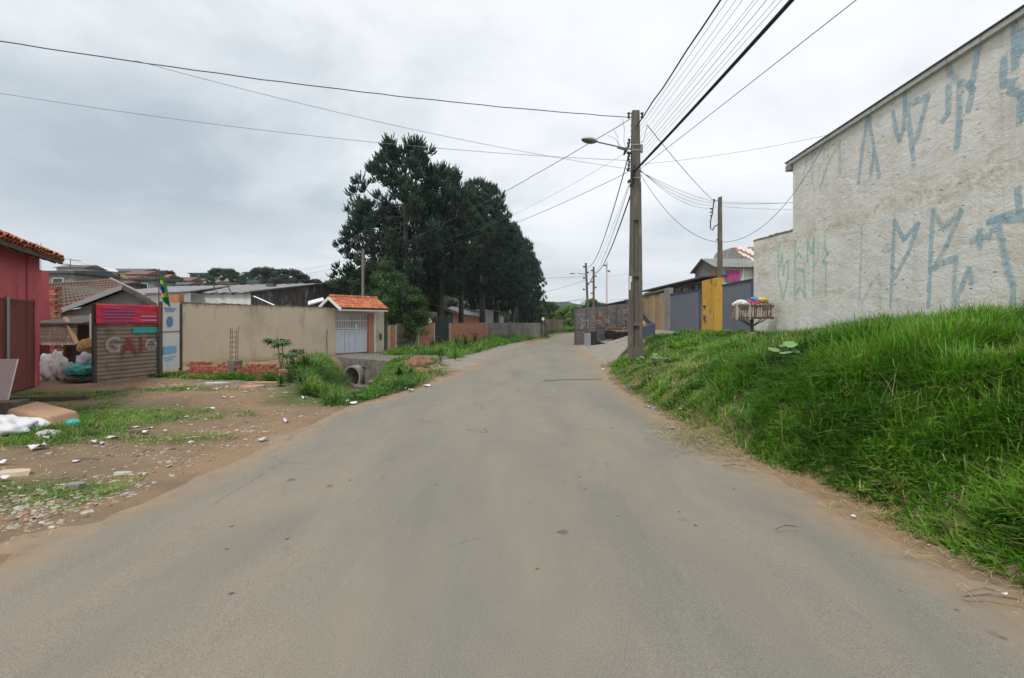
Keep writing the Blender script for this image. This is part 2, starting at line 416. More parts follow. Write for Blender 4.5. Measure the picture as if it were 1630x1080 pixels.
def plaster_mat():
    m, g = new_mat('rough lime plaster'); co = g.pos()
    base = g.ramp(g.noise(co, 1.3, 8, .65, .3), [(.28, (.57, .55, .50)), (.45, (.645, .63, .585)), (.62, (.71, .70, .66)), (.78, (.66, .63, .56))])
    fl = g.noise(g.scale(co, (1, .8, 1.5)), 2.6, 8, .66, .8)
    base = g.mix(g.ramp(fl, [(.34, .35), (.44, 0)]), base, (.42, .40, .36))
    yel = g.ramp(g.noise(g.scale(co, (1, .35, 1.4)), .9, 6, .65, .8), [(.56, 0), (.68, .55)])
    base = g.mix(yel, base, (.48, .41, .28))
    zs = g.n('ShaderNodeSeparateXYZ'); g.l(co, zs.inputs[0]); bz = g.math('SUBTRACT', g.math('MULTIPLY', g.noise(g.scale(co, (1, 1, .5)), 1.6, 7, .7), 3.0), zs.outputs[2])
    base = g.mix(g.math('MULTIPLY', g.ramp(bz, [(0, 0), (.7, 1)]), .6), base, (.36, .29, .20))
    rs = g.ramp(g.noise(g.scale(co, (2.2, 2.2, .16)), 1.7, 7, .7), [(.56, 0), (.70, .35)]); base = g.mix(rs, base, (.34, .33, .31))
    pits = g.voro(g.scale(co, (1, .6, 1.6)), 3.4, out=0); pd = g.math('ADD', pits, g.math('MULTIPLY', g.noise(co, 11, 5), .22))
    pm = g.ramp(pd, [(.16, 1), (.24, 0)]); base = g.mix(g.math('MULTIPLY', pm, .75), base, (.23, .19, .13))
    ck = g.voro(g.scale(co, (1, .28, .8)), .85, 'DISTANCE_TO_EDGE', 0)
    cw = g.math('ABSOLUTE', g.math('ADD', ck, g.math('MULTIPLY', g.math('SUBTRACT', g.noise(co, 4, 6, .7), .5), .12)))
    sz = g.n('ShaderNodeSeparateXYZ'); g.l(co, sz.inputs[0])
    bd = g.math('ABSOLUTE', g.math('ADD', g.math('SUBTRACT', sz.outputs[2], 4.55), g.math('MULTIPLY', g.math('SUBTRACT', g.noise(co, 1.1, 8, .75), .5), 1.5)))
    band = g.math('MULTIPLY', g.ramp(bd, [(.0, 1), (.10, .5), (.30, 0)]), g.ramp(g.noise(co, 7, 5, .7), [(.4, 0), (.6, 1)])); base = g.mix(g.math('MULTIPLY', band, .7), base, (.40, .31, .18))
    cm = g.math('MULTIPLY', g.ramp(cw, [(0, .7), (.004, 0)]), g.ramp(g.noise(co, .6, 3), [(.54, 0), (.60, 1)]))
    base = g.mix(g.math('MULTIPLY', cm, .8), base, (.15, .12, .085))
    h = g.math('ADD', g.math('MULTIPLY', fl, 1.6), g.math('MULTIPLY', g.noise(co, 16, 6, .7), .5))
    h = g.math('SUBTRACT', h, g.math('MULTIPLY', g.math('ADD', pm, cm), .35))
    g.out(g.pbr(base, .92, g.bump(h, .55, .045), 0, .2)); return m
def paint_mat(name, c, cover):
    m, g = new_mat(name); co = g.pos()
    n = g.noise(co, 9, 7, .75); a = g.ramp(n, [(cover-.10, .88), (cover+.12, .12)])
    fl = g.noise(g.scale(co, (1, .8, 1.5)), 2.6, 8, .66, .8)
    col = g.mix(g.noise(co, 3, 5), c, tuple(k*1.25 for k in c))
    a = g.math('MULTIPLY', a, g.ramp(g.noise(co, 1.1, 3), [(.3, .55), (.6, 1)]))
    p = g.pbr(col, .9, g.bump(fl, .55, .06), 0, .15); tr = g.n('ShaderNodeBsdfTransparent'); mx = g.n('ShaderNodeMixShader')
    g.l(a, mx.inputs[0]); g.l(tr.outputs[0], mx.inputs[1]); g.l(p, mx.inputs[2]); g.out(mx.outputs[0]); return m

M = dict(
    ground=ground_mat(), road=road_mat(), grass=leafy('grass blades', .5, .3), leaf=leafy('leaves', .5, .25), needle=leafy('pine needles', .6, .05),
    plaster=plaster_mat(), pblue=paint_mat('faded blue spray paint', (.33, .47, .54), .52), pgreen=paint_mat('faded green spray paint', (.36, .60, .48), .50),
    pfaint=paint_mat('washed out blue paint', (.38, .49, .55), .42),
    beige=surf('beige render', (.58, .48, .355), (.63, .54, .41), (.51, .42, .305), scale=.9, stretch=(1, 1, .6), bump=.25, bscale=25, stain=(.27, .21, .15), sscale=1.3, sstretch=(1.6, 1.6, .35), slo=.55, shi=.78, world=True, low=((.40, .28, .10), .35), top=((.20, .165, .13), 2.26, .34)),  # band at the foot is splash dirt, also standing in for contact shade
    mould=surf('black mould on render', (.16, .14, .11), (.26, .21, .15), scale=6, world=True),
    concrete=surf('weathered concrete', (.30, .29, .27), (.22, .21, .19), (.36, .35, .32), scale=2.2, bump=.4, bscale=35, stain=(.10, .095, .085), sscale=1.6, sstretch=(1.5, 1.5, .35), slo=.52, shi=.72, world=True, fine=.25),
    pole=surf('pole concrete', (.155, .14, .118), (.11, .097, .08), (.20, .185, .158), scale=3.2, stretch=(2, 2, .4), bump=.5, bscale=50, stain=(.085, .06, .04), sscale=1.3, sstretch=(2.2, 2.2, .3), slo=.50, shi=.70, world=True, fine=.3),
    slab=surf('mossy slab concrete', (.12, .112, .095), (.18, .165, .145), (.08, .076, .062), scale=2.2, bump=.6, bscale=30, stain=(.06, .065, .04), sscale=1.8, slo=.5, shi=.7, world=True),
    red=surf('red painted render', (.46, .075, .095), (.50, .11, .12), (.40, .06, .08), scale=2, bump=.3, bscale=25, stain=(.22, .05, .05), sscale=2, sstretch=(1.5, 1.5, .3), slo=.55, shi=.8, world=True),
    clay=surf('clay roof tile', (.37, .11, .05), (.45, .155, .075), (.25, .08, .045), scale=4, bump=.4, bscale=40, stain=(.10, .06, .04), sscale=3, slo=.56, shi=.75, rnd=.5),
    claybrown=surf('old brown roof tile', (.145, .09, .072), (.19, .105, .08), (.10, .07, .06), scale=1.2, bump=.4, bscale=20, stain=(.09, .07, .06), sscale=2, world=True),
    brick=surf('clay brick', (.32, .10, .06), (.40, .14, .085), (.22, .085, .06), scale=6, bump=.6, bscale=50, stain=(.15, .10, .07), sscale=7, slo=.52, shi=.72, rnd=.45, world=True),
    brickwall=surf('orange brickwork', (.43, .165, .095), (.50, .215, .125), (.36, .13, .08), scale=2.5, bump=.5, bscale=30, stain=(.26, .17, .10), sscale=1.3, sstretch=(1, 1, .5), slo=.5, shi=.75, world=True),
    mortar=surf('mortar', (.33, .27, .20), (.26, .21, .16), scale=8, bump=.5, bscale=60, world=True, stain=(.10, .09, .06), sscale=4),
    tin=surf('weathered tin', (.19, .18, .175), (.25, .235, .225), (.14, .132, .13), scale=1.5, stretch=(1, 1, 2.5), rough=.6, metal=.15, bump=.15, bscale=40, stain=(.10, .065, .05), sscale=1.4, sstretch=(.8, .8, 2), slo=.56, shi=.75, world=True),
    hoard=surf('brown corrugated shutter', (.20, .15, .115), (.25, .19, .15), (.16, .12, .095), scale=2, stretch=(1, 1, 3), rough=.7, bump=.15, bscale=30, stain=(.12, .085, .06), sscale=3, world=True),
    gate=surf('slate blue sheet gate', (.105, .115, .145), (.125, .135, .165), (.088, .095, .12), scale=1, stretch=(2, 2, .4), rough=.5, bump=.1, bscale=60, world=True, spec=.4, stain=(.16, .15, .15), sscale=2, sstretch=(2, 2, .3), slo=.6, shi=.8),
    yellow=surf('yellow painted render', (.50, .27, .035), (.56, .33, .06), (.43, .22, .03), scale=2, bump=.35, bscale=25, stain=(.10, .065, .03), sscale=1.7, sstretch=(1.6, 1.6, .5), slo=.54, shi=.70, world=True),
    boards=surf('ochre slab boards', (.34, .24, .13), (.40, .29, .17), (.27, .19, .11), scale=1.4, stretch=(1.5, 1.5, .4), bump=.4, bscale=25, stain=(.13, .095, .06), sscale=2, sstretch=(2, 2, .3), slo=.5, shi=.72, rnd=.25, world=True),
    wood=surf('weathered wood', (.20, .155, .115), (.13, .10, .08), (.27, .22, .17), scale=3, stretch=(3, 3, .5), bump=.4, bscale=40, rnd=.4),
    darkwood=surf('dark weathered wood', (.075, .06, .05), (.10, .085, .07), (.05, .042, .038), scale=3, bump=.3, bscale=30, world=True),
    palewood=surf('peeling white slats', (.52, .46, .36), (.42, .35, .27), (.60, .55, .47), scale=8, stretch=(2, 2, .6), bump=.3, stain=(.17, .085, .07), sscale=22, sstretch=(1.6, 1.6, .14), slo=.47, shi=.53, rnd=.5),
    white=surf('white paint', (.72, .73, .73), (.62, .63, .62), (.76, .76, .75), scale=2, rough=.6, bump=.1, stain=(.40, .33, .22), sscale=2.2, sstretch=(1.4, 1.4, .5), slo=.6, shi=.82, world=True),
    gatewhite=surf('pale blue white gate paint', (.58, .63, .72), (.64, .68, .75), (.52, .57, .66), scale=2, rough=.5, bump=.08, stain=(.45, .33, .13), sscale=2.2, slo=.60, shi=.8, world=True, low=((.42, .32, .14), .16)),
    whitewall=surf('streaked white render', (.66, .67, .66), (.58, .58, .57), (.70, .71, .71), scale=1.5, bump=.2, stain=(.28, .26, .25), sscale=2.4, sstretch=(3, 3, .35), slo=.56, shi=.72, world=True),
    stained=surf('black streaked concrete wall', (.13, .12, .12), (.085, .08, .08), (.20, .185, .175), scale=.8, stretch=(2.5, 2.5, .5), bump=.3, stain=(.38, .36, .32), sscale=1.5, sstretch=(2.2, 2.2, .45), slo=.53, shi=.63, world=True),
    asbestos=surf('grey fibre cement roof', (.27, .265, .27), (.21, .205, .21), (.32, .31, .31), scale=1, bump=.3, bscale=20, stain=(.14, .13, .13), sscale=1.4, world=True),
    greywall=surf('grey render', (.25, .24, .22), (.20, .19, .175), (.30, .29, .27), scale=1.2, bump=.3, stain=(.13, .12, .11), sscale=1.5, sstretch=(1.5, 1.5, .4), world=True),
    pillar=surf('cream mossy render', (.47, .43, .30), (.53, .50, .40), (.40, .36, .22), scale=1.6, bump=.3, stain=(.34, .31, .10), sscale=2.2, slo=.52, shi=.75, world=True, low=((.20, .20, .07), .3)),
    orangepaint=surf('orange raw render', (.50, .24, .13), (.45, .20, .11), scale=3, world=True),
    rust=surf('rusty steel', (.16, .08, .05), (.10, .055, .04), scale=20, rough=.8),
    steel=plain('dark steel', (.07, .07, .075), .5, .3), galv=plain('galvanised steel', (.33, .34, .35), .45, .6),
    cable=plain('black cable', (.018, .018, .02), .6), thin=plain('grey wire', (.075, .075, .08), .6), thinlight=plain('pale wire', (.26, .27, .28), .6),
    porcelain=plain('dark porcelain', (.05, .045, .045), .3), lamp=plain('lamp housing', (.50, .50, .44), .4), lampglass=plain('dusty lamp glass', (.14, .13, .11), .25),
    banner=surf('crimson banner', (.62, .035, .075), (.56, .03, .065), scale=1, rough=.6, bump=.2, bscale=8, world=True), violet=plain('mauve print', (.30, .11, .28), .7), mauve=plain('pale print', (.55, .25, .38), .7),
    teal=plain('teal plastic', (.04, .38, .36), .5), blue=plain('blue print', (.15, .22, .52), .6), sky=plain('light blue print', (.18, .46, .70), .6),
    chalk=paint_mat('chalky white paint', (.42, .37, .33), .54), redpaint=paint_mat('dull red paint', (.30, .07, .05), .56), whitegraf=plain('white spray', (.60, .59, .57), .9), orangegraf=plain('rust orange paint', (.34, .10, .05), .9), creamgraf=plain('cream paint', (.55, .45, .33), .9),
    plastic=surf('white plastic sack', (.70, .71, .72), (.62, .63, .65), scale=5, rough=.45, bump=.5, bscale=9, bdist=.04), card=surf('cardboard', (.42, .27, .17), (.36, .22, .14), scale=4, bump=.2, bscale=12),
    purple=plain('purple plastic bag', (.10, .06, .32), .4), pink=plain('pink plastic bag', (.62, .06, .16), .4), cyan=plain('blue plastic bag', (.03, .28, .48), .4), lime=plain('lime plastic bag', (.50, .50, .12), .4), orangebag=plain('orange plastic bag', (.62, .26, .05), .4),
    paper=surf('paper scrap', (.66, .665, .68), (.52, .52, .52), scale=8, bump=.2, rnd=.5), magenta=plain('magenta shutter', (.42, .06, .24), .6),
    glass=plain('dark window', (.03, .035, .04), .15, spec=.6), black=plain('black vinyl', (.014, .014, .015), .45), brown=surf('brown sofa cloth', (.15, .085, .06), (.20, .12, .09), scale=5, bump=.4),
    trunk=surf('araucaria bark', (.060, .052, .048), (.085, .075, .068), (.04, .036, .034), scale=4, stretch=(1, 1, 2), bump=.7, bscale=14, bdist=.04, world=True), bark=surf('bark', (.10, .08, .06), (.15, .12, .09), scale=5, bump=.6, bscale=16, world=True),
    stones=surf('rubble stone', (.34, .29, .22), (.42, .37, .30), (.25, .17, .12), scale=9, bump=.3, world=True), green=plain('green cloth', (.01, .24, .07), .7),
    palegreen=plain('pale green wall', (.50, .62, .50), .8), slate=surf('dark slate roof', (.075, .08, .095), (.10, .105, .12), scale=2, world=True), skyblue=plain('light blue wall', (.32, .52, .68), .8), ochre=plain('ochre wall', (.55, .36, .14), .8),
    pale=surf('pale render', (.46, .44, .40), (.40, .38, .35), scale=.8, world=True), soil=surf('loose orange soil', (.27, .135, .07), (.19, .10, .055), (.34, .185, .10), scale=5, bump=.8, bscale=18, bdist=.04, world=True),
    tarp=plain('dark green sheet', (.028, .045, .045), .7), dustbin=plain('slate painted steel', (.06, .085, .13), .5),
)

# ------------------------------------------------------------------ ground and road
def axis(pts):
    out = [pts[0][0]]
    for (a, sa), (b, sb) in zip(pts[:-1], pts[1:]):
        x = a
        while x < b-1e-6:
            t = (x-a)/(b-a); x += sa*(1-t)+sb*t; out.append(min(x, b))
    return np.array(sorted(set(out)))
BL = [(-8.0, 8.6, 3.0, 1.5), (-7.2, 7.2, 2.0, .8), (-7.7, 12.0, 1.6, .45), (-4.9, 7.0, 1.0, .35), (-4.7, 4.7, 1.4, .55), (-10.3, 15.3, 1.3, .5), (-5.5, 3.6, 1.3, .7), (-9.8, 10.9, 1.6, .9)]
def grassy(x, y):
    g = np.zeros_like(x)
    for cx, cy_, rx, ry in BL: g = np.maximum(g, np.exp(-(((x-cx)/rx)**2+((y-cy_)/ry)**2)*.9))
    g = g*(x < XL(y)-.35)
    lx = XL(y)
    d = ditch(x, y)
    near = np.exp(-((x-np.interp(y, [9.8, 11, 13.6, 17, 20.5], [-3.6, -4.0, -4.9, -5.5, -6.3]))/1.7)**2)*sm((y-9.0)/1.2)*sm((21.6-y)/1)
    g = np.maximum(g, near*(x < lx-.12)*(x > -9))
    g = np.maximum(g, sm((lx-.3-x)/.5)*(y > 10.5)*(y < 18)*(x > -5))
    g = np.maximum(g, sm((lx-1.3-x)/.6)*(y > 21.5)*(x > -16)*sm((x+7.2-(y-21)*.24+.0)/.5)*(y < 48)*.95)
    g = np.maximum(g, sm((lx-.5-x)/1)*sm((y-40)/3))
    g = np.maximum(g, sm((-x-11)/3)*sm((y-19)/3)*.8)
    g = np.maximum(g, bankness(x, y)*sm((x-XR(y)-.30)/.3))
    g = np.maximum(g, sm((y-far_edge(x)-.5)/2)*(x > 3))
    return np.clip(g, 0, 1)
def make_ground():
    xs = axis([(-1500, 90), (-200, 9), (-60, 2.2), (-16, .35), (-11, .13), (9, .13), (13, .4), (60, 3), (200, 12), (1500, 90)])
    ys = axis([(-60, 8), (-8, .8), (1.5, .13), (22, .14), (30, .35), (60, 1.6), (200, 6), (900, 12), (1200, 80)])
    X, Y = np.meshgrid(xs, ys); Z = H(X, Y)
    nx, ny = len(xs), len(ys); v = np.stack([X.ravel(), Y.ravel(), Z.ravel()], 1)
    i = np.arange(nx-1)[None, :]+np.arange(ny-1)[:, None]*nx; i = i.ravel(); q = np.stack([i, i+1, i+1+nx, i+nx], 1)
    me = fast_mesh('ground', v, q, np.zeros((0, 3), int), M['ground'])
    a = me.color_attributes.new('zone', 'FLOAT_COLOR', 'POINT'); c = np.ones((nx*ny, 4), np.float32)
    x, y = X.ravel(), Y.ravel(); c[:, 0] = grassy(x, y)*(1-.9*sm((ditch(x, y)-.35)/.3))
    gv = sm((x-XR(y)+.3)/.5)*sm((y-yb(np.maximum(x, 2.8))-.2)/1)*(y < 60)*(x > 2.6)*(x < 30)
    gv = np.maximum(gv, sm((x-XL(y)+1.9)/.5)*sm((y-15.5)/2)*sm((40-y)/4)*(x < 1)*.85)
    c[:, 1] = gv; c[:, 2] = np.maximum(sm((y-110)/60), sm((-x-14)/8)*sm((y-42)/12)); a.data.foreach_set('color', c.ravel())
    me.polygons.foreach_set('use_smooth', [True]*len(me.polygons))
    o = link('ground', me); tag(o, kind='structure')
    print('ground verts', nx*ny)
make_ground()
def make_road():
    vs = []; ed = []; nu = 33
    ys = list(np.arange(-12, 45, .35))
    rows = [(np.array([XL(y)-.35, y]), np.array([XR(y)+.35, y])) for y in ys]
    L = [(3.05, 46), (3.5, 51), (4.4, 57), (5.8, 63), (8, 69.5), (12, 76), (18, 81), (30, 86), (60, 90)]
    Rr = [(8.0, 45), (9.2, 48), (11, 52), (13.5, 55.5), (17, 59), (21, 62.5), (26, 66), (34, 72), (60, 78)]
    rows += [(np.array(a), np.array(b)) for a, b in zip(L, Rr)]
    for a, b in rows:
        w = np.linalg.norm(b-a)
        for k in range(nu):
            t = k/(nu-1); p = a*(1-t)+b*t; d = min(t, 1-t)*w-.35
            vs.append((p[0], p[1], .004+.035*(1-(2*t-1)**2)*min(1, 1))); ed.append(float(np.clip(1-d/1.5, 0, 1)))
    q = [(i*nu+k, i*nu+k+1, (i+1)*nu+k+1, (i+1)*nu+k) for i in range(len(rows)-1) for k in range(nu-1)]
    me = fast_mesh('road', np.array(vs), np.array(q), np.zeros((0, 3), int), M['road'])
    a = me.attributes.new('edge', 'FLOAT', 'POINT'); a.data.foreach_set('value', ed)
    me.polygons.foreach_set('use_smooth', [True]*len(me.polygons))
    tag(link('road', me), kind='structure')
make_road()

# ------------------------------------------------------------------ right side: house, frontage, tin yard
def XW(y): return 8.65+.069*y
DW = Vector((.069, 1, 0)).normalized()
def Wpx(px): return 8.65/((px-815)/F-.069)          # distance at which the sight line meets the frontage line
def Wp(px, py):                                     # point on that line's vertical plane
    Y = Wpx(px); return Vector((XW(Y), Y, EYE-(py-HZ)/F*Y))

def right_house():
    t = thing('house', (XW(10), 10, 1.2), 'big pale plastered two-storey house side wall covered in faded blue graffiti above the grass bank', 'house')
    y0, y1, y2 = 1.0, 17.65, 21.0
    m = MB(); m.wall((XW(y1), y1), (XW(y0), y0), 9.5, -.2, 7.16, z1b=7.16)
    w = m.build('wall', M['plaster'], t)
    m = MB(); m.wall((XW(y2), y2), (XW(y1), y1), 7.5, -.2, 4.97, z1b=4.80)
    l = m.build('lower_wall', M['plaster'], t)
    # thin dark mould-stained coping on the lower rear wall, uneven blocks
    m = MB(); k = 14
    for i in range(k):
        a = y2+.02-(y2-y1)*i/k; b = y2-(y2-y1)*(i+1)/k+.012; za = 4.97-.17*i/k+random.uniform(0, .025)
        m.wall((XW(a)-.012, a), (XW(b)-.012, b), .30, za-.02, za+.035+random.uniform(0, .03))
    m.build('coping', M['mould'], t)
    # roof edge: pale fascia with a dark drip flashing, projecting past the corner
    m = MB(); m.wall((XW(17.95)-.10, 17.95), (XW(y0)-.10, y0), .34, 7.165, 7.27); m.build('fascia', M['whitewall'], t)
    m = MB(); m.wall((XW(18.0)-.14, 18.0), (XW(y0)-.14, y0), .5, 7.272, 7.298); m.build('roof_flashing', M['steel'], t)
    m = MB(); m.wall((XW(18.0)-.10, 18.0), (XW(17.66)-.10, 17.66), .3, 6.98, 7.163); m.build('rafter_end', M['concrete'], t)
    m = MB(); m.wall((XW(17.9)+.05, 17.9), (XW(y0)+.05, y0), 9.6, 7.0, 7.26); m.build('roof', M['asbestos'], t)
    # graffiti: strokes of paint lying on the plaster
    n = Vector((-1, .069, 0)).normalized()
    def strokes(name, mat, org, sc, lst, wid, parent):
        k = 0
        for line in lst:
            mb = MB()
            pts = [Wp(org[0]+a/sc, org[1]+b/sc) for a, b in line]
            for i, (a, b) in enumerate(zip(pts[:-1], pts[1:])):
                d = (b-a); Ln = d.length; d.normalize(); s = n.cross(d).normalized()
                off = n*(.004+.0006*(k % 24)); k += 1
                seg = max(1, int(Ln/.16)); L = []; Rr = []
                for j in range(seg+1):
                    q = a+d*(-.3*wid+(Ln+.6*wid)*j/seg); ww = wid*.5*(1+random.uniform(-.16, .16))
                    L.append(q+s*ww+off); Rr.append(q-s*ww+off)
                mb.add(L+Rr, [(j, j+1, seg+2+j, seg+1+j) for j in range(seg)])
            mb.build(name+'_stroke', mat, parent)
    o5, s5 = (1230, 280), 4.075
    g1 = [[(38, 455), (36, 650), (68, 800), (100, 660), (100, 550), (84, 560), (70, 640), (62, 510), (44, 610)],
          [(147, 420), (142, 800)], [(142, 560), (165, 500), (188, 525)], [(150, 600), (205, 612), (210, 780), (176, 720), (146, 770)],
          [(228, 555), (228, 412), (255, 500), (270, 400), (262, 775)], [(296, 398), (294, 540), (268, 585)],
          [(340, 390), (344, 480), (358, 500), (326, 552), (346, 565), (343, 775)]]
    strokes('green_graffiti', M['pgreen'], o5, s5, g1, .115, l)
    b1 = [[(578, 335), (570, 600), (560, 850)], [(580, 830), (640, 700), (690, 640), (700, 860)]]
    strokes('faint_graffiti', M['pfaint'], o5, s5, b1, .10, w)
    b2 = [[(763, 850), (775, 600), (790, 290), (850, 415), (945, 308), (880, 500), (790, 660)],
          [(1010, 850), (1022, 600), (1040, 222), (1110, 340), (1226, 225), (1130, 450), (1050, 600)], [(1030, 605), (1110, 560), (1190, 530), (1175, 850)],
          [(1180, 840), (1240, 690), (1275, 600), (1300, 690)], [(1345, 350), (1345, 470)], [(1290, 425), (1330, 400), (1415, 388)],
          [(1420, 350), (1470, 328), (1520, 560), (1560, 700), (1560, 830)],
          [(1590, 80), (1600, 235)], [(1400, 300), (1500, 262), (1590, 235), (1670, 236)], [(1400, 302), (1530, 284), (1670, 272)]]
    strokes('blue_graffiti', M['pblue'], o5, s5, b2, .125, w)
    o6, s6 = (1240, 0), 3.6
    u0 = [[(190, 850), (188, 1060)], [(150, 930), (200, 885), (262, 850), (258, 915)], [(130, 1050), (160, 930)], [(350, 800), (350, 990)], [(235, 1075), (280, 940), (350, 818)], [(285, 770), (282, 900)]]
    strokes('faint_graffiti', M['pfaint'], o6, s6, u0, .13, w)
    u1 = [[(455, 1050), (480, 850), (512, 650), (545, 850), (575, 1015)], [(528, 990), (542, 880)],
          [(655, 640), (670, 740), (690, 805), (715, 740), (725, 530)], [(722, 620), (790, 578), (858, 550), (820, 680), (785, 815)], [(740, 640), (765, 850), (775, 940)],
          [(940, 692), (972, 640), (975, 490)], [(965, 350), (980, 420), (1040, 470), (1110, 480), (1125, 380), (1155, 225)], [(1036, 480), (1035, 700), (1020, 845)], [(1085, 480), (1110, 520), (1085, 635)],
          [(1290, 330), (1285, 480), (1345, 475)], [(1350, 130), (1355, 380)], [(1320, 515), (1390, 540), (1375, 710)], [(1410, 540), (1402, 680)], [(1405, 165), (1385, 300), (1350, 270)]]
    strokes('blue_graffiti', M['pblue'], o6, s6, u1, .15, w)
right_house()

def gates():
    def leaf_gate(a, b, label, zt0, zt1):
        ya, yb_ = a, b
        t = thing('sheet_gate', (XW((a+b)/2), (a+b)/2, h1(XW((a+b)/2), (a+b)/2)), label, 'gate', 'slate blue ribbed metal gates')
        m = MB(); m.corr((XW(a), a), (XW(b), b), .5, zt0, .16, .03, z1b=zt1); m.build('sheet', M['gate'], t)
        m = MB()
        m.beam((XW(a)-.03, a, zt0+.0), (XW(b)-.03, b, zt1), .06, .05); m.beam((XW(a)-.035, a+.04, .5), (XW(a)-.035, a+.04, zt0-.03), .05, .05)
        m.build('gate_frame', M['dustbin'], t); return t
    leaf_gate(21.04, 24.75, 'slate blue ribbed metal gate between the yellow pillar and the white house wall', 3.40, 3.40)
    leaf_gate(28.3, 35.2, 'long slate blue ribbed metal gate left of the yellow pillar', 3.42, 3.50)
    # yellow gate pillar with a recessed pedestrian strip
    t = thing('gate_pillar', (XW(26), 26, .9), 'yellow painted gate pillar with black mould stains and small meter box', 'pillar')
    m = MB(); m.wall((XW(25.85)-.02, 25.85), (XW(27.95)-.02, 27.95), -.42, .5, 3.86); m.build('pillar_body', M['yellow'], t)
    c = P(1124, 506, 26.0)
    m = MB(); m.box((XW(27.3)-.04, 27.3, c.z), (.06, .46, .34)); m.build('meter_box', M['mortar'], t)
    m = MB(); m.box((XW(27.3)-.08, 27.3, c.z), (.04, .30, .24)); m.build('meter_door', M['rust'], t)
    m = MB(); m.box((XW(27.4)-.04, 27.4, c.z+.62), (.06, .34, .11)); m.build('bell_box', M['steel'], t)
    # concrete post
    t = MB(); t.wall((XW(35.4)-.1, 35.4), (XW(36.6)-.1, 36.6), -.35, .3, 3.98); o = t.build('concrete_post', M['concrete'], None, org=(XW(36), 36, .6))
    tag(o, 'tall grey concrete post between the long slate gate and the ochre slab wall', 'post')
    # ochre slab wall
    t = thing('slab_wall', (XW(41), 41, .5), 'ochre stained wall of upright concrete slabs beyond the gates', 'wall')
    ys = np.linspace(36.7, 47, 7)
    for i, (a, b) in enumerate(zip(ys[:-1], ys[1:])):
        m = MB(); o = -.05+(i % 2)*.05; m.wall((XW(a)+o, a+.03), (XW(b)+o, b-.03), -.1, .2, 3.72+.02*i); m.build('slab', M['boards'], t)
    m = MB(); m.wall((XW(36.7)-.12, 36.7), (XW(47)-.12, 47), -.3, 3.86, 3.98); m.build('coping', M['mould'], t)
gates()

def workshop():
    t = thing('shed', (13, 36, .8), 'long low workshop roof with dark edge behind the slate gates', 'shed')
    a, b = P(1016, 466, 49), P(1121, 441.5, 29.5); n = Vector((6, 1.4, 0))
    m = MB(); m.hexa([a, b, b+n+Vector((0, 0, .5)), a+n+Vector((0, 0, .5))], [p+Vector((0, 0, .10)) for p in (a, b, b+n+Vector((0, 0, .5)), a+n+Vector((0, 0, .5)))])
    m.build('roof', M['slate'], t)
    m = MB(); m.wall((a.x+.7, a.y), (b.x+.7, b.y+.6), -.12, .3, a.z-.05, z1b=b.z-.06); m.build('wall', M['concrete'], t)
    # patchwork of pale planks under the eave
    for i in range(9):
        f = .60+i*.034; p = a.lerp(b, f); 
        if i in (3, 7): continue
        m = MB(); m.box((p.x+.42, p.y, p.z-.62-random.uniform(0, .1)), (.16, .20, .9+random.uniform(-.2, .1))); m.build('plank', M['palewood'] if i % 3 else M['wood'], t)
    for i, (f, s) in enumerate(((.9, .8), (.52, .5))):
        p = a.lerp(b, f); m = MB(); m.box((p.x+.45, p.y, p.z-.5), (.1, 1.6, .5)); m.build('panel', M['darkwood'] if i == 0 else M['pale'], t)
workshop()

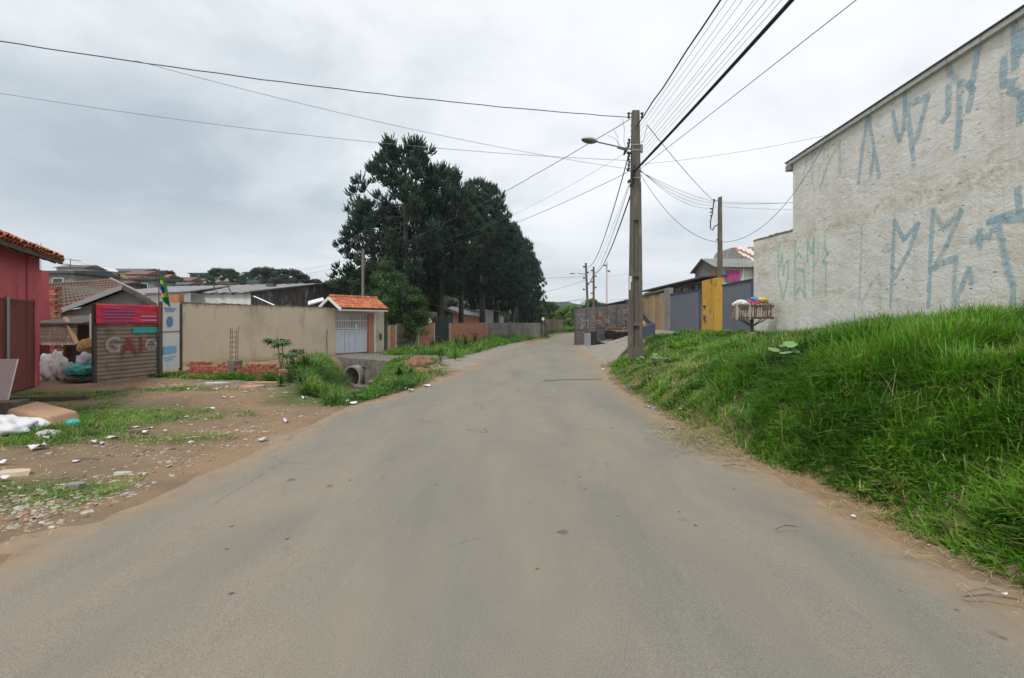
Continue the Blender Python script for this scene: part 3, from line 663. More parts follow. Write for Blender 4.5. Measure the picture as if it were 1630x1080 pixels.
def back_houses():
    x0, x1, y0, y1 = 12.26, 14.30, 30, 33.6; yr = 31.8
    t = thing('house', (13.3, 31.8, 1), 'small white house with magenta shutter and grey corrugated roof behind the gates', 'house')
    m = MB(); m.hexa([(x0, y0, .5), (x1+.4, y0, .5), (x1+.4, y1, .5), (x0, y1, .5)], [(x0, y0, 4.9), (x1+.4, y0, 4.9), (x1+.4, y1, 4.9), (x0, y1, 4.9)])
    m.build('wall', M['whitewall'], t)
    m = MB(); m.poly([(x0-.02, y0, .5), (x0-.02, y0, 4.9), (x0-.02, yr, 5.5), (x0-.02, y1, 4.9), (x0-.02, y1, .5)], (.06, 0, 0)); m.build('gable', M['greywall'], t)
    m = MB(); m.poly([(x0-.035, y0+.02, 3.9), (x0-.035, y0+.02, 4.72), (x0-.035, y1-.2, 4.15), (x0-.035, y1-.2, 3.9)], (.014, 0, 0)); m.build('brick_patch', M['brickwall'], t)
    m = MB()
    for k in range(60):
        xa = x0-.3+(x1-x0+.9)*k/60; xb = x0-.3+(x1-x0+.9)*(k+1)/60; za, zb = (.03*math.sin(k*math.pi/2), .03*math.sin((k+1)*math.pi/2))
        m.add([(xa, y0-.35, 4.83+za), (xb, y0-.35, 4.83+zb), (xb, yr, 5.58+zb), (xa, yr, 5.58+za)], [(0, 1, 2, 3)])
        m.add([(xa, yr, 5.58+za), (xb, yr, 5.58+zb), (xb, y1+.3, 4.83+zb), (xa, y1+.3, 4.83+za)], [(0, 1, 2, 3)])
    m.build('roof', M['asbestos'], t)
    c0, c1 = P(1155.5, 431, 30), P(1176.5, 447.5, 30)
    m = MB(); m.box(((c0.x+c1.x)/2, 29.97, (c0.z+c1.z)/2), (c1.x-c0.x+.12, .08, c0.z-c1.z+.1)); w = m.build('window_frame', M['galv'], t)
    for k in range(4):
        m = MB(); ww = (c1.x-c0.x)/4; m.box((c0.x+ww*(k+.5), 29.91, (c0.z+c1.z)/2), (ww*.95, .05, c0.z-c1.z)); m.build('shutter_panel', M['magenta'], w)
    p = P(1182, 438, 30); m = MB(); m.tube([(p.x, 29.9, 3.4), (p.x, 29.9, 4.8)], .04); m.build('drainpipe', M['white'], t)
    t2 = MB(); t2.box((14.55+.2, 29.9, 2.7), (.75, .5, 4.3)); o = t2.build('brick_wall', M['brickwall'], None, org=(14.7, 30, .8)); tag(o, 'strip of raw red brick wall beside the white house with magenta shutter', 'wall')
    # upper house with tile roof
    Yb = 38; g = [P(1155, 425, Yb), P(1157, 411, Yb), P(1165, 394.5, Yb), P(1193, 416, Yb), P(1193, 470, Yb), P(1155, 470, Yb)]
    t = thing('house', (18.0, 39, 1), 'grey concrete gable with white-and-red patched tile roof behind the white house', 'house')
    m = MB(); m.poly(g, (0, 3, 0)); m.build('gable', M['concrete'], t)
    a, b, c, d = P(1166, 396, 38.1), P(1215, 395, 40), P(1215, 420, 38.1), P(1194, 416, 38.1)
    rows = 7; cols = 9
    sh = None
    for i in range(rows):
        for j in range(cols):
            u, v = (j+.5)/cols, (i+.5)/rows
            p = a.lerp(b, u).lerp(d.lerp(c, u), v); e = (d.lerp(c, u)-a.lerp(b, u)).normalized(); rt = (b-a).normalized()
            if sh is None or True:
                mt = M['clay'] if (i*7+j*3) % 5 in (0, 2) else M['white']
            mm = MB(); w = (b-a).length/cols*.92; hh = (d-a).length/rows*1.12
            mm.hexa([p-rt*w/2+e*hh/2, p+rt*w/2+e*hh/2, p+rt*w/2-e*hh/2, p-rt*w/2-e*hh/2], [q+Vector((0, -.03, .07+.03*((j+i) % 2))) for q in (p-rt*w/2+e*hh/2, p+rt*w/2+e*hh/2, p+rt*w/2-e*hh/2, p-rt*w/2-e*hh/2)])
            mm.build('roof_tile', mt, t)
back_houses()

def basket():
    Y = 18.9; c = P(1197, 494, Y); zb, zt = P(0, 508, Y).z, P(0, 484, Y).z
    t = thing('garbage_basket', (c.x, Y, h1(c.x, Y)), 'raised slatted garbage basket of peeling white wood on a forked post', 'basket')
    x0, x1 = P(1169, 0, Y).x, P(1224, 0, Y).x; L = x1-x0; D = .45
    rz = 0
    m = MB(); m.box((c.x, Y, zb+.02), (L, D, .05)); m.build('basket_floor', M['darkwood'], t)
    for bay in range(3):
        xa = x0+L*bay/3; 
        for k in range(5):
            m = MB(); w = L/3/5; h = zt-zb+random.uniform(-.012, .02)
            m.box((xa+w*(k+.5), Y-D/2-.02-.05*(bay == 1), zb+h/2), (w*random.uniform(.62, .80), .03, h)); m.build('slat', M['palewood'], t)
    for k in range(4):
        m = MB(); m.box((x0+L*k/3, Y-D/2-.05-.03*(k == 1), (zb+zt)/2), (.055, .07, zt-zb+.05), .3); m.build('corner_board', M['pale'], t)
    for k in range(14):
        m = MB(); m.box((x0+L*(k+.5)/14, Y+D/2+.02, (zb+zt)/2), (L/14*.8, .03, zt-zb)); m.build('slat', M['palewood'], t)
    for s in (-1, 1):
        for k in range(4):
            m = MB(); m.box((c.x+s*(L/2+.02), Y-D/2+.06+k*.11, (zb+zt)/2), (.03, .09, zt-zb)); m.build('slat', M['palewood'], t)
    for z in (zb+.05, zt-.08):
        m = MB(); m.box((c.x, Y-D/2-.095, z), (L+.04, .03, .05)); m.build('front_rail', M['darkwood'], t)
    for z in (zb+.1, zt-.1):
        m = MB(); m.box((c.x, Y-D/2+.012, z), (L, .025, .06)); m.build('rail', M['wood'], t)
    g = h1(c.x, Y); pz = zb-.02
    m = MB(); m.tube([(c.x, Y, g+.12), (c.x, Y, pz)], .065, 8); m.build('post', M['steel'], t)
    m = MB()
    for sx in (-1, 1):
        for sy in (-.7, .7): m.tube([(c.x, Y, g+.42), (c.x+sx*.42, Y+sy*.25, pz)], .02, 5)
    m.build('brace', M['steel'], t)
    m = MB(); m.box((c.x-.05, Y, g+.06), (.28, .3, .32)); m.build('footing', M['mortar'], t)
    blob('rubbish_bag', M['plastic'], (x0+.27, Y, zt), (.30, .2, .13), None, 3, 4, .5, 2.6); tag(bpy.context.scene.collection.objects[-1], 'white plastic rubbish bag at the left end of the slatted basket', 'bag')
    for nm, mt, dx, dz, r, lb, s in (('rubbish_bag', 'purple', .42, .05, (.12, .14, .08), 'small purple plastic bag between the white and pink bags in the basket', 4), ('rubbish_bag', 'pink', .66, .05, (.26, .18, .14), 'pink plastic rubbish bag in the middle of the slatted basket', 5),
                                 ('rubbish_bag', 'cyan', .74, .16, (.26, .15, .08), 'blue plastic bag lying over the pink bag in the basket', 6), ('rubbish_bag', 'lime', 1.0, .12, (.24, .2, .12), 'yellow-green plastic bag at the right of the slatted basket', 7), ('rubbish_bag', 'orangebag', 1.12, .02, (.12, .15, .09), 'small orange bag tucked under the yellow-green bag', 8)):
        o = blob(nm, M[mt], (x0+dx, Y-.03, zt+dz), r, None, s, 4, .55, 2.6); tag(o, lb, 'bag')
    # wall-side shade comes from the basket itself
basket()

def tin_yard():
    t = thing('tin_fence', (4.3, 34, 0), 'dark corrugated tin yard fence with white and orange graffiti at the bend', 'fence')
    A = Vector((4.22, 34)); B = Vector((9.5, 39.2)); n = 6
    zt = lambda f: 2.42+.62*f
    for row, (z0, z1) in enumerate(((0, 1.02), (1.0, 2.0))):
        for i in range(n):
            f0, f1 = i/n, (i+1)/n; a = A.lerp(B, f0); b = A.lerp(B, f1); o = Vector((.012, -.012))*((i+row) % 2)
            m = MB(); m.corr(a+o, b+o, .02 if row == 0 else z0+(zt(f0)-2.42)*.5, z1+(zt(f0)-2.42)*(.5 if row == 0 else 1)+.05, .10, .03, vertical=False, z0b=.02 if row == 0 else z0+(zt(f1)-2.42)*.5, z1b=z1+(zt(f1)-2.42)*(.5 if row == 0 else 1)+.05)
            m.build('tin_sheet', M['tin'], t)
    for i in range(n):
        f0, f1 = i/n, (i+1)/n; a = A.lerp(B, f0); b = A.lerp(B, f1)
        m = MB(); m.wall(a, b, .02, zt(f0)-.36, zt(f0)+random.uniform(-.01, .03), z0b=zt(f1)-.36, z1b=zt(f1)+random.uniform(-.01, .03)); m.build('top_sheet', M['tin'], t)
    for i in range(n+1):
        a = A.lerp(B, i/n); m = MB(); m.box((a.x+.05, a.y+.06, zt(i/n)/2), (.09, .09, zt(i/n)+.04)); m.build('post', M['darkwood'], t)
    # return side along the road
    for i in range(4):
        a = Vector((4.24+i*1.3, 34.04+i*2.7)); b = Vector((4.24+(i+1)*1.3, 34.04+(i+1)*2.7-.02)); m = MB(); m.corr(b, a, .02, 2.4, .1, .03, vertical=False); m.build('tin_sheet', M['tin'], t)
    nrm = Vector((1, -1, 0)).normalized()
    def FP(px, py):
        k = (px-815)/F; s = (A.x-k*A.y)/(k*(B.y-A.y)-(B.x-A.x)); q = A.lerp(B, s); return Vector((q.x, q.y, EYE-(py-HZ)/F*q.y))
    def strokes(name, mat, lst, w):
        m = MB(); k = 0
        for ln in lst:
            pts = [FP(860+x/6.75, 420+y/6.75) for x, y in ln]
            for a, b in zip(pts[:-1], pts[1:]):
                d = (b-a).normalized(); s = nrm.cross(d).normalized()*w/2; o = nrm*(.024+.001*(k % 9)); k += 1
                m.add([a-s+o, b-s+o, b+s+o, a+s+o], [(0, 1, 2, 3)])
        m.build(name, M[mat], t)
    strokes('white_graffiti', 'whitegraf', [[(435, 590), (440, 700), (480, 640)], [(440, 590), (470, 630)], [(500, 600), (512, 640), (500, 690)], [(480, 610), (510, 605)],
            [(700, 600), (735, 605), (715, 635), (740, 630)], [(710, 600), (705, 640)], [(893, 500), (895, 550)], [(893, 500), (935, 492)], [(900, 525), (930, 520)], [(905, 610), (920, 560), (935, 610)], [(945, 565), (945, 610), (965, 610)], [(840, 690), (842, 720), (860, 690), (870, 722)], [(890, 690), (915, 690), (915, 718), (892, 718), (890, 690)], [(935, 685), (935, 720), (960, 718)]], .075)
    strokes('faded_marks', 'creamgraf', [[(545, 545), (580, 585), (570, 620)], [(620, 560), (640, 530), (650, 570)], [(720, 560), (740, 580)], [(600, 600), (600, 640)], [(610, 610), (650, 610)], [(615, 635), (655, 632)], [(650, 655), (668, 668)]], .07)
    strokes('orange_patch', 'orangegraf', [[(590, 665), (668, 665)], [(605, 590), (665, 590)], [(640, 600), (668, 640)], [(618, 575), (655, 575)], [(688, 530), (688, 560)]], .16)
    # sheds behind it
    t = thing('shed', (9, 42, 0), 'low dark lean-to roof showing just over the tin fence', 'shed')
    a, b = P(945, 490, 40), P(1003, 478, 43); n = Vector((2.0, 5, .1))
    m = MB(); m.hexa([a, b, b+n, a+n], [p+Vector((0, 0, .09)) for p in (a, b, b+n, a+n)]); m.build('roof', M['slate'], t)
    m = MB(); m.wall((a.x+.2, a.y+.3), (b.x, b.y+.3), .1, 0, a.z-.02, z1b=b.z-.03); m.build('wall', M['darkwood'], t)
    p = P(1000, 481, 42.5); m = MB(); m.box((p.x, p.y, p.z+.05), (.55, .4, .30)); m.build('roof_box', M['steel'], t)
    # dumped furniture
    t = thing('sofa', (7.3, 35.6, .05), 'discarded brown sofa with dark base against the tin fence', 'sofa', rz=0)
    c = Vector((7.55, 36.0, h1(7.4, 35.6)))
    rz = R(44)
    def loc(x, y, z): return c+Matrix.Rotation(rz, 3, 'Z') @ Vector((x, y, z))
    m = MB(); m.box(loc(0, 0, .21), (1.9, .8, .36), rz); bevel(m.build('base', M['black'], t), .05)
    for k in range(2):
        o = blob('cushion', M['brown'], loc(-.45+.9*k, -.05, .48), (.5, .42, .15), t, 3+k, 2, .12)
        o.rotation_euler.z = rz
    m = MB(); m.box(loc(0, .33, .55), (1.9, .22, .5), rz); bevel(m.build('backrest', M['brown'], t), .07)
    for s in (-1, 1): m = MB(); m.box(loc(s*.93, -.02, .33), (.2, .8, .52), rz); bevel(m.build('armrest', M['brown'] if s > 0 else M['black'], t), .06)
    t = thing('cabinet', (4.95, 33.2, 0), 'discarded black cabinet with pale side panel leaning by the tin fence', 'cabinet')
    m = MB(); m.box((5.0, 33.25, .42), (.42, .10, .82), R(-6)); m.build('side_panel', M['galv'], t)
    m = MB(); m.box((5.42, 33.5, .47), (.40, .5, .90), R(-12)); m.build('body', M['black'], t)
    m = MB(); m.poly([(5.62, 33.3, 0), (6.3, 33.3, 0), (6.25, 33.3, .16), (5.62, 33.3, .30)], (0, .45, 0)); m.build('fallen_door', M['black'], t)
    # steel bin and leaning beam
    t = thing('skip_bin', (8.0, 30.6, .4), 'blue grey steel skip half hidden behind the grass bank', 'skip')
    q = [P(1019, 523, 31), P(1043, 515, 29.5)]
    m = MB(); m.wall((q[0].x, q[0].y), (q[1].x, q[1].y), -.05, .2, q[0].z, z1b=q[1].z); m.build('side', M['dustbin'], t)
    m = MB(); m.wall((q[1].x, q[1].y), (q[1].x+.35, q[1].y+1.3), .05, .2, q[1].z-.02, z1b=q[1].z-.1); m.build('end_plate', M['steel'], t)
    m = MB(); m.beam((q[0].x, q[0].y-.03, q[0].z+.03), (q[1].x, q[1].y-.03, q[1].z+.03), .10, .07); m.build('rim', M['galv'], t)
    m = MB(); m.wall((q[0].x+.5, q[0].y+1.3), (q[1].x+.35, q[1].y+1.3), -.05, .2, q[0].z-.1); m.build('side', M['dustbin'], t)
    m = MB(); a, b = P(1020, 497, 31.5), P(1036, 517, 30.2); m.beam(a, b, .12, .30); o = m.build('beam', M['steel'], None, org=b); tag(o, 'dark leaning beam propped over the blue grey skip', 'beam')
    o = blob('rubble_heap', M['card'], P(1022, 517, 30.9), (.35, .3, .22), None, 9, 3, .4); tag(o, 'pale heap of rubble in the blue grey skip', 'heap')
tin_yard()
# ------------------------------------------------------------------ left side
def beige_wall():
    t = thing('boundary_wall', (-10, 21, 0), 'long beige rendered wall with mould stains along its top', 'wall')
    a, b = Vector((-11.9, 18.0)), Vector((-8.42, 24.0))
    m = MB(); m.wall(a, b, .16, -.9, 2.30, z1b=2.26); m.build('wall', M['beige'], t)
    m = MB(); k = 46
    for i in range(k):
        p, q = a.lerp(b, i/k), a.lerp(b, (i+1)/k-.002); h = random.uniform(.008, .035)*(1.6 if random.random() < .15 else 1)
        m.wall(p+Vector((.008, -.004)), q+Vector((.008, -.004)), .185, 2.262-.0*i, 2.30-.04*i/k+h)
    m.build('coping', M['mould'], t)
    p = P(529, 0, 23.2); m = MB(); m.tube([(p.x-.05, 22.6, -.2), (p.x-.05, 22.6, .75)], .055, 7); o = m.build('marker_post', M['concrete'], None, org=(p.x, 22.6, -.2)); tag(o, 'short pale stake with dark rod at the end of the beige wall', 'post')
    m = MB(); m.tube([(p.x-.05, 22.6, .72), (p.x-.02, 22.6, 1.25)], .022, 5); o2 = m.build('rod', M['rust'], o)
beige_wall()

def gatehouse():
    a, b, c = Vector((-8.40, 24.05)), Vector((-6.95, 26.1)), Vector((-6.72, 26.42))
    d = (c-a).normalized(); n = Vector((-d.y, d.x)); g0 = .03
    t = thing('gate_porch', (a.x, a.y, 0), 'pale gate porch with orange clay tile roof and cream mossy pillar', 'porch')
    W = lambda s, o=0: a+d*s+n*o
    # pillars; gate spans 0.05..2.15, orange jamb, cream pillar
    L = (c-a).length
    P0 = lambda px: (lambda k: (k*a.y-a.x)/(d.x-k*d.y))((px-815)/F)
    s1, s2, s3, s4 = P0(587), P0(594.5), P0(599), P0(611)
    m = MB(); m.wall(W(s1), W(s2), .25, -.2, 2.12); m.build('jamb', M['orangepaint'], t)
    m = MB(); m.wall(W(s2+.002, -.02), W(s4, -.02), .30, -.3, 2.20); m.build('pillar', M['pillar'], t)
    m = MB(); m.wall(W(s2+.02, -.035), W(s3-.05, -.035), .03, -.1, 2.1); m.build('pilaster', M['white'], t)
    m = MB(); m.wall(W(.02, -.03), W(s2, -.03), .3, 2.02, 2.20); m.build('lintel', M['white'], t)
    q = W((s3+s4)/2, -.03); m = MB(); m.box((q.x, q.y, .82), (.12, .06, .32), math.atan2(d.y, d.x)); m.build('letter_slot', M['steel'], t)
    m = MB(); m.box((q.x-.1, q.y, 1.62), (.16, .05, .10), math.atan2(d.y, d.x)); m.build('number_plate', M['rust'], t)
    m = MB(); m.box((q.x-.06, q.y, 1.10), (.30, .03, .025), math.atan2(d.y, d.x)); m.build('bracket', M['galv'], t)
    # gate: sheet below, bars above
    g = thing('gate', (W(1).x, W(1).y, 0), 'pale white metal gate with barred top and rusty lower edge under the tile roof', 'gate')
    gl = s1-.03
    m = MB(); k = 16
    for i in range(k):
        m2 = MB(); p, r = W(.04+(gl-.04)*i/k+.006, .09), W(.04+(gl-.04)*(i+1)/k-.006, .09); m2.wall(p, r, .02, .04+.0, 1.17); m2.build('panel', M['gatewhite'], g)
    m = MB(); m.wall(W(.04, .112), W(gl, .112), .015, .03, 1.17); m.build('backing_sheet', M['gatewhite'], g)
    for z in (.05, 1.17, 1.28, 1.66, 1.98):
        m = MB(); p, r = W(.03, .08), W(gl, .08); m.beam((p.x, p.y, z), (r.x, r.y, z), .045, .05); m.build('rail', M['white'] if z > 1 else M['rust'], g)
    for i in range(19):
        p = W(.08+(gl-.1)*i/18, .10); m = MB(); m.box((p.x, p.y, 1.58), (.022, .022, .82), math.atan2(d.y, d.x)); m.build('bar', M['white'], g)
    for s in (.42, 1.0): 
        p = W(s*gl*.55+.1, .062); m = MB(); m.box((p.x, p.y, .6), (.03, .03, 1.12), math.atan2(d.y, d.x)); m.build('stile', M['gatewhite'], g)
    p = W(gl*.68, .07); m = MB(); m.wall(W(gl*.60, .07), W(gl*.68, .07), .02, 1.2, 1.5); m.build('lock_plate', M['white'], g)
    # dark yard behind
    m = MB(); m.wall(W(-.3, 2.6), W(4.4, 2.6), .1, 0, 2.0); o = m.build('yard_wall', M['greywall'], None, org=(W(2, 2.6).x, W(2, 2.6).y, 0)); tag(o, 'grey yard wall glimpsed between the bars of the white gate', 'wall')
    # tiled roof: ridge parallel to the wall
    r0, r1 = -.32, s3+.12
    ridge0 = W(r0, .55); zr = 2.80; ze = 2.24; half = .95
    def rp(s, o, z): q = W(s, .15+o); return Vector((q.x, q.y, z))
    for sgn in (-1, 1):
        m = MB(); B_ = [rp(r0, 0, zr-.05), rp(r1, 0, zr-.05), rp(r1, sgn*half, ze-.05), rp(r0, sgn*half, ze-.05)]
        if sgn > 0: B_ = B_[::-1]
        m.hexa(B_[::-1] if False else B_, [p+Vector((0, 0, .03)) for p in B_]); m.build('roof_deck', M['darkwood'], t)
        nc, nr = 22, 6
        tile = None
        sl = (rp(0, sgn*half, ze)-rp(0, 0, zr)); ll = sl.length; sld = sl.normalized(); xd = Vector((d.x, d.y, 0)); up = xd.cross(sld).normalized(); up = up if up.z > 0 else -up
        wv = (r1-r0)/nc
        mb = MB(); K = 5; vs = []
        for e, (tt, rr) in enumerate(((-.52, .86), (.56, 1.05))):
            for k in range(K+1):
                an = math.pi*k/K; vs.append(xd*(-math.cos(an)*wv*.52*rr)+up*(math.sin(an)*wv*.42*rr+.012*(1-e)+.012*e)+sld*tt*ll/nr)
        mb.add(vs, [(k, k+1, K+2+k, K+1+k) for k in range(K)]+[tuple(range(K+1, 2*K+2))])
        me = mb.mesh('roof_tile', M['clay'])
        for i in range(nr):
            for j in range(nc):
                o = link('roof_tile', me, t); q = rp(r0+wv*(j+.5), 0, zr)+sld*ll*(i+.5)/nr+up*(.0+random.uniform(0, .01)); o.location = q-origin_of(t); o.rotation_euler.z = random.uniform(-.03, .03)
    mb = MB(); K = 6; wv = (r1-r0)/11
    for j in range(11):
        o = MB(); q0, q1 = rp(r0+wv*j-.02, 0, zr+.015), rp(r0+wv*(j+1)+.03, 0, zr+.035); vs = []
        for q, rr in ((q0, .09), (q1, .105)):
            for k in range(K+1):
                an = math.pi*k/K; vs.append(q+Vector((n.x, n.y, 0))*math.cos(an)*rr+Vector((0, 0, math.sin(an)*rr*.8)))
        o.add(vs, [(k, k+1, K+2+k, K+1+k) for k in range(K)]); o.build('ridge_tile', M['clay'], t)
    for s in (r0-.01, r1+.01):
        for sgn in (-1, 1):
            m = MB(); m.beam(rp(s, 0, zr-.07), rp(s, sgn*half*1.02, ze-.08), .05, .13); m.build('barge_board', M['white'] if s < 0 else M['darkwood'], t)
    m = MB(); q0, q1 = rp(r0+.02, -half*.97, ze-.09), rp(r1-.02, -half*.97, ze-.09); m.beam(q0, q1, .05, .07); m.build('eave_board', M['white'], t)
gatehouse()

def bridge():
    t = thing('culvert_bridge', (-6, 21, 0), 'mossy grey concrete slab bridge over the ditch in front of the white gate', 'bridge')
    A, B = Vector((-8.15, 22.65)), Vector((-3.7, 19.1)); D_, E_ = Vector((-5.2, 27.1)), Vector((-2.6, 21.6))
    top = [(A.x, A.y, .05), (B.x, B.y, .03), (E_.x, E_.y, .035), (-4.6, 26.3, .05), (-8.3, 24.2+1.0, .05)]
    m = MB(); m.poly([(x, y, -.14) for x, y, z in top], (0, 0, .18)); m.build('deck', M['slab'], t)
    d = (B-A).normalized()
    a, b = A+d*.15, B-d*.5
    # head wall below the deck with a hole left for the pipe: two cheeks and a crumbling beam
    m = MB(); m.wall(b, A+d*2.55, -.3, -1.0, -.141); m.build('head_wall', M['slab'], t)
    m = MB(); m.wall(A+d*1.50, A+d*.05, -.3, -1.4, -.141); m.build('head_wall', M['slab'], t)
    m = MB(); m.wall(A+d*2.55, A+d*1.5, -.25, -.30, -.142); m.build('soffit_beam', M['slab'], t)
    c = Vector(((A+d*2.02).x, (A+d*2.02).y, -.72)); ax = Vector((.45, .89, 0))
    # concrete pipe
    m = MB(); n = 32; vs = []
    rings = [(-.35, .49), (2.5, .49), (2.5, .41), (-.35, .41)]
    sx = Vector((ax.y, -ax.x, 0)); 
    for o, r in rings:
        for k in range(n):
            an = 2*math.pi*k/n; vs.append(c+ax*o+sx*math.cos(an)*r+Vector((0, 0, math.sin(an)*r)))
    fs = []
    for i in range(4):
        for k in range(n): fs.append((i*n+k, i*n+(k+1) % n, ((i+1) % 4)*n+(k+1) % n, ((i+1) % 4)*n+k))
    m.add(vs, fs); o = m.build('pipe', M['concrete'], t, smooth=False)
    m = MB(); m.poly([c+ax*2.4+sx*math.cos(2*math.pi*k/16)*.405+Vector((0, 0, .405*math.sin(2*math.pi*k/16))) for k in range(16)], ax*.05); m.build('pipe_back', M['soil'], t)
    # loose stones at the mouth
    for k in range(6):
        p = A+d*random.uniform(2.5, 3.4)+Vector((-.3, -.7))*random.uniform(.2, 1); z = h1(p.x, p.y)
        o = blob('stone', M['slab'], (p.x, p.y, z+.06), (random.uniform(.12, .22), .13, .10), None, k+3, 2, .3); tag(o, 'mossy rubble stone beside the mouth of the culvert pipe', 'stone', 'stones by the culvert pipe')
bridge()

def brick_unit(L=.19, D=.09, Hh=.052):
    mb = MB(); mb.box((0, 0, 0), (L, D, Hh)); me = mb.mesh('brick', M['brick']); return me
def low_brick_walls():
    me = brick_unit(.235, .11, .066)
    for lab, a, b, tops, nm in (('low broken wall of mossy bricks running to the rebar cage', Vector((-9.55, 14.9)), Vector((-7.95, 14.45)), [6, 6, 6, 5, 6, 5, 5], 'a'),
                            ('low ruined red brick wall with uneven top beside tall weeds', Vector((-7.85, 14.35)), Vector((-6.15, 13.85)), [5, 6, 6, 6, 6, 5, 4], 'b')):
        t = thing('brick_wall', (a.x, a.y, 0), lab, 'wall'); d = (b-a).normalized(); L = (b-a).length; ang = math.atan2(d.y, d.x); nb = len(tops); st = L/nb
        hh = .078
        for i in range(nb):
            for r in range(tops[i]):
                s = (i+.5*(r % 2)+.25)*st; p = a+d*s+Vector((-d.y, d.x))*random.uniform(-.008, .008)
                o = link('brick', me, t); o.location = Vector((p.x, p.y, -.02+hh*(r+.5)+random.uniform(-.002, .002)))-origin_of(t)
                o.rotation_euler = (random.uniform(-.02, .02), random.uniform(-.02, .02), ang+random.uniform(-.02, .02)+(random.uniform(-.25, .25) if r == tops[i]-1 else 0))
                o.scale = (random.uniform(.94, 1.0)*st/.245, 1, random.uniform(.94, 1))
        m = MB(); m.wall(a+d*.03+Vector((-d.y, d.x))*-.038, b-d*.1+Vector((-d.y, d.x))*-.038, .076, -.05, hh*3.9); m.build('mortar_core', M['mortar'], t)
        if nm == 'a':
            m = MB(); m.wall(b-d*.22+Vector((-.0, -.09)), b+d*.02+Vector((0, -.09)), .3, -.05, .50); m.build('end_block', M['slab'], t)
    # rebar column
    c = P(372, 0, 14.6); t = thing('rebar_cage', (c.x, 14.6, .3), 'thin rusty rebar column cage standing up from the broken brick wall', 'rebar')
    for sx in (-.085, .085):
        for sy in (-.05, .05):
            m = MB(); m.tube([(c.x+sx, 14.6+sy, .1), (c.x+sx+.01, 14.6+sy, 1.05), (c.x+sx*1.05+.02, 14.6+sy, 1.46+random.uniform(-.06, .04))], .008, 5); m.build('rod', M['rust'], t)
    for k in range(7):
        z = .45+k*.145; m = MB(); q = [(c.x-.09, 14.55), (c.x+.09, 14.55), (c.x+.09, 14.65), (c.x-.09, 14.65), (c.x-.09, 14.55)]; m.tube([(x, y, z) for x, y in q], .006, 4); m.build('stirrup', M['rust'], t)
low_brick_walls()

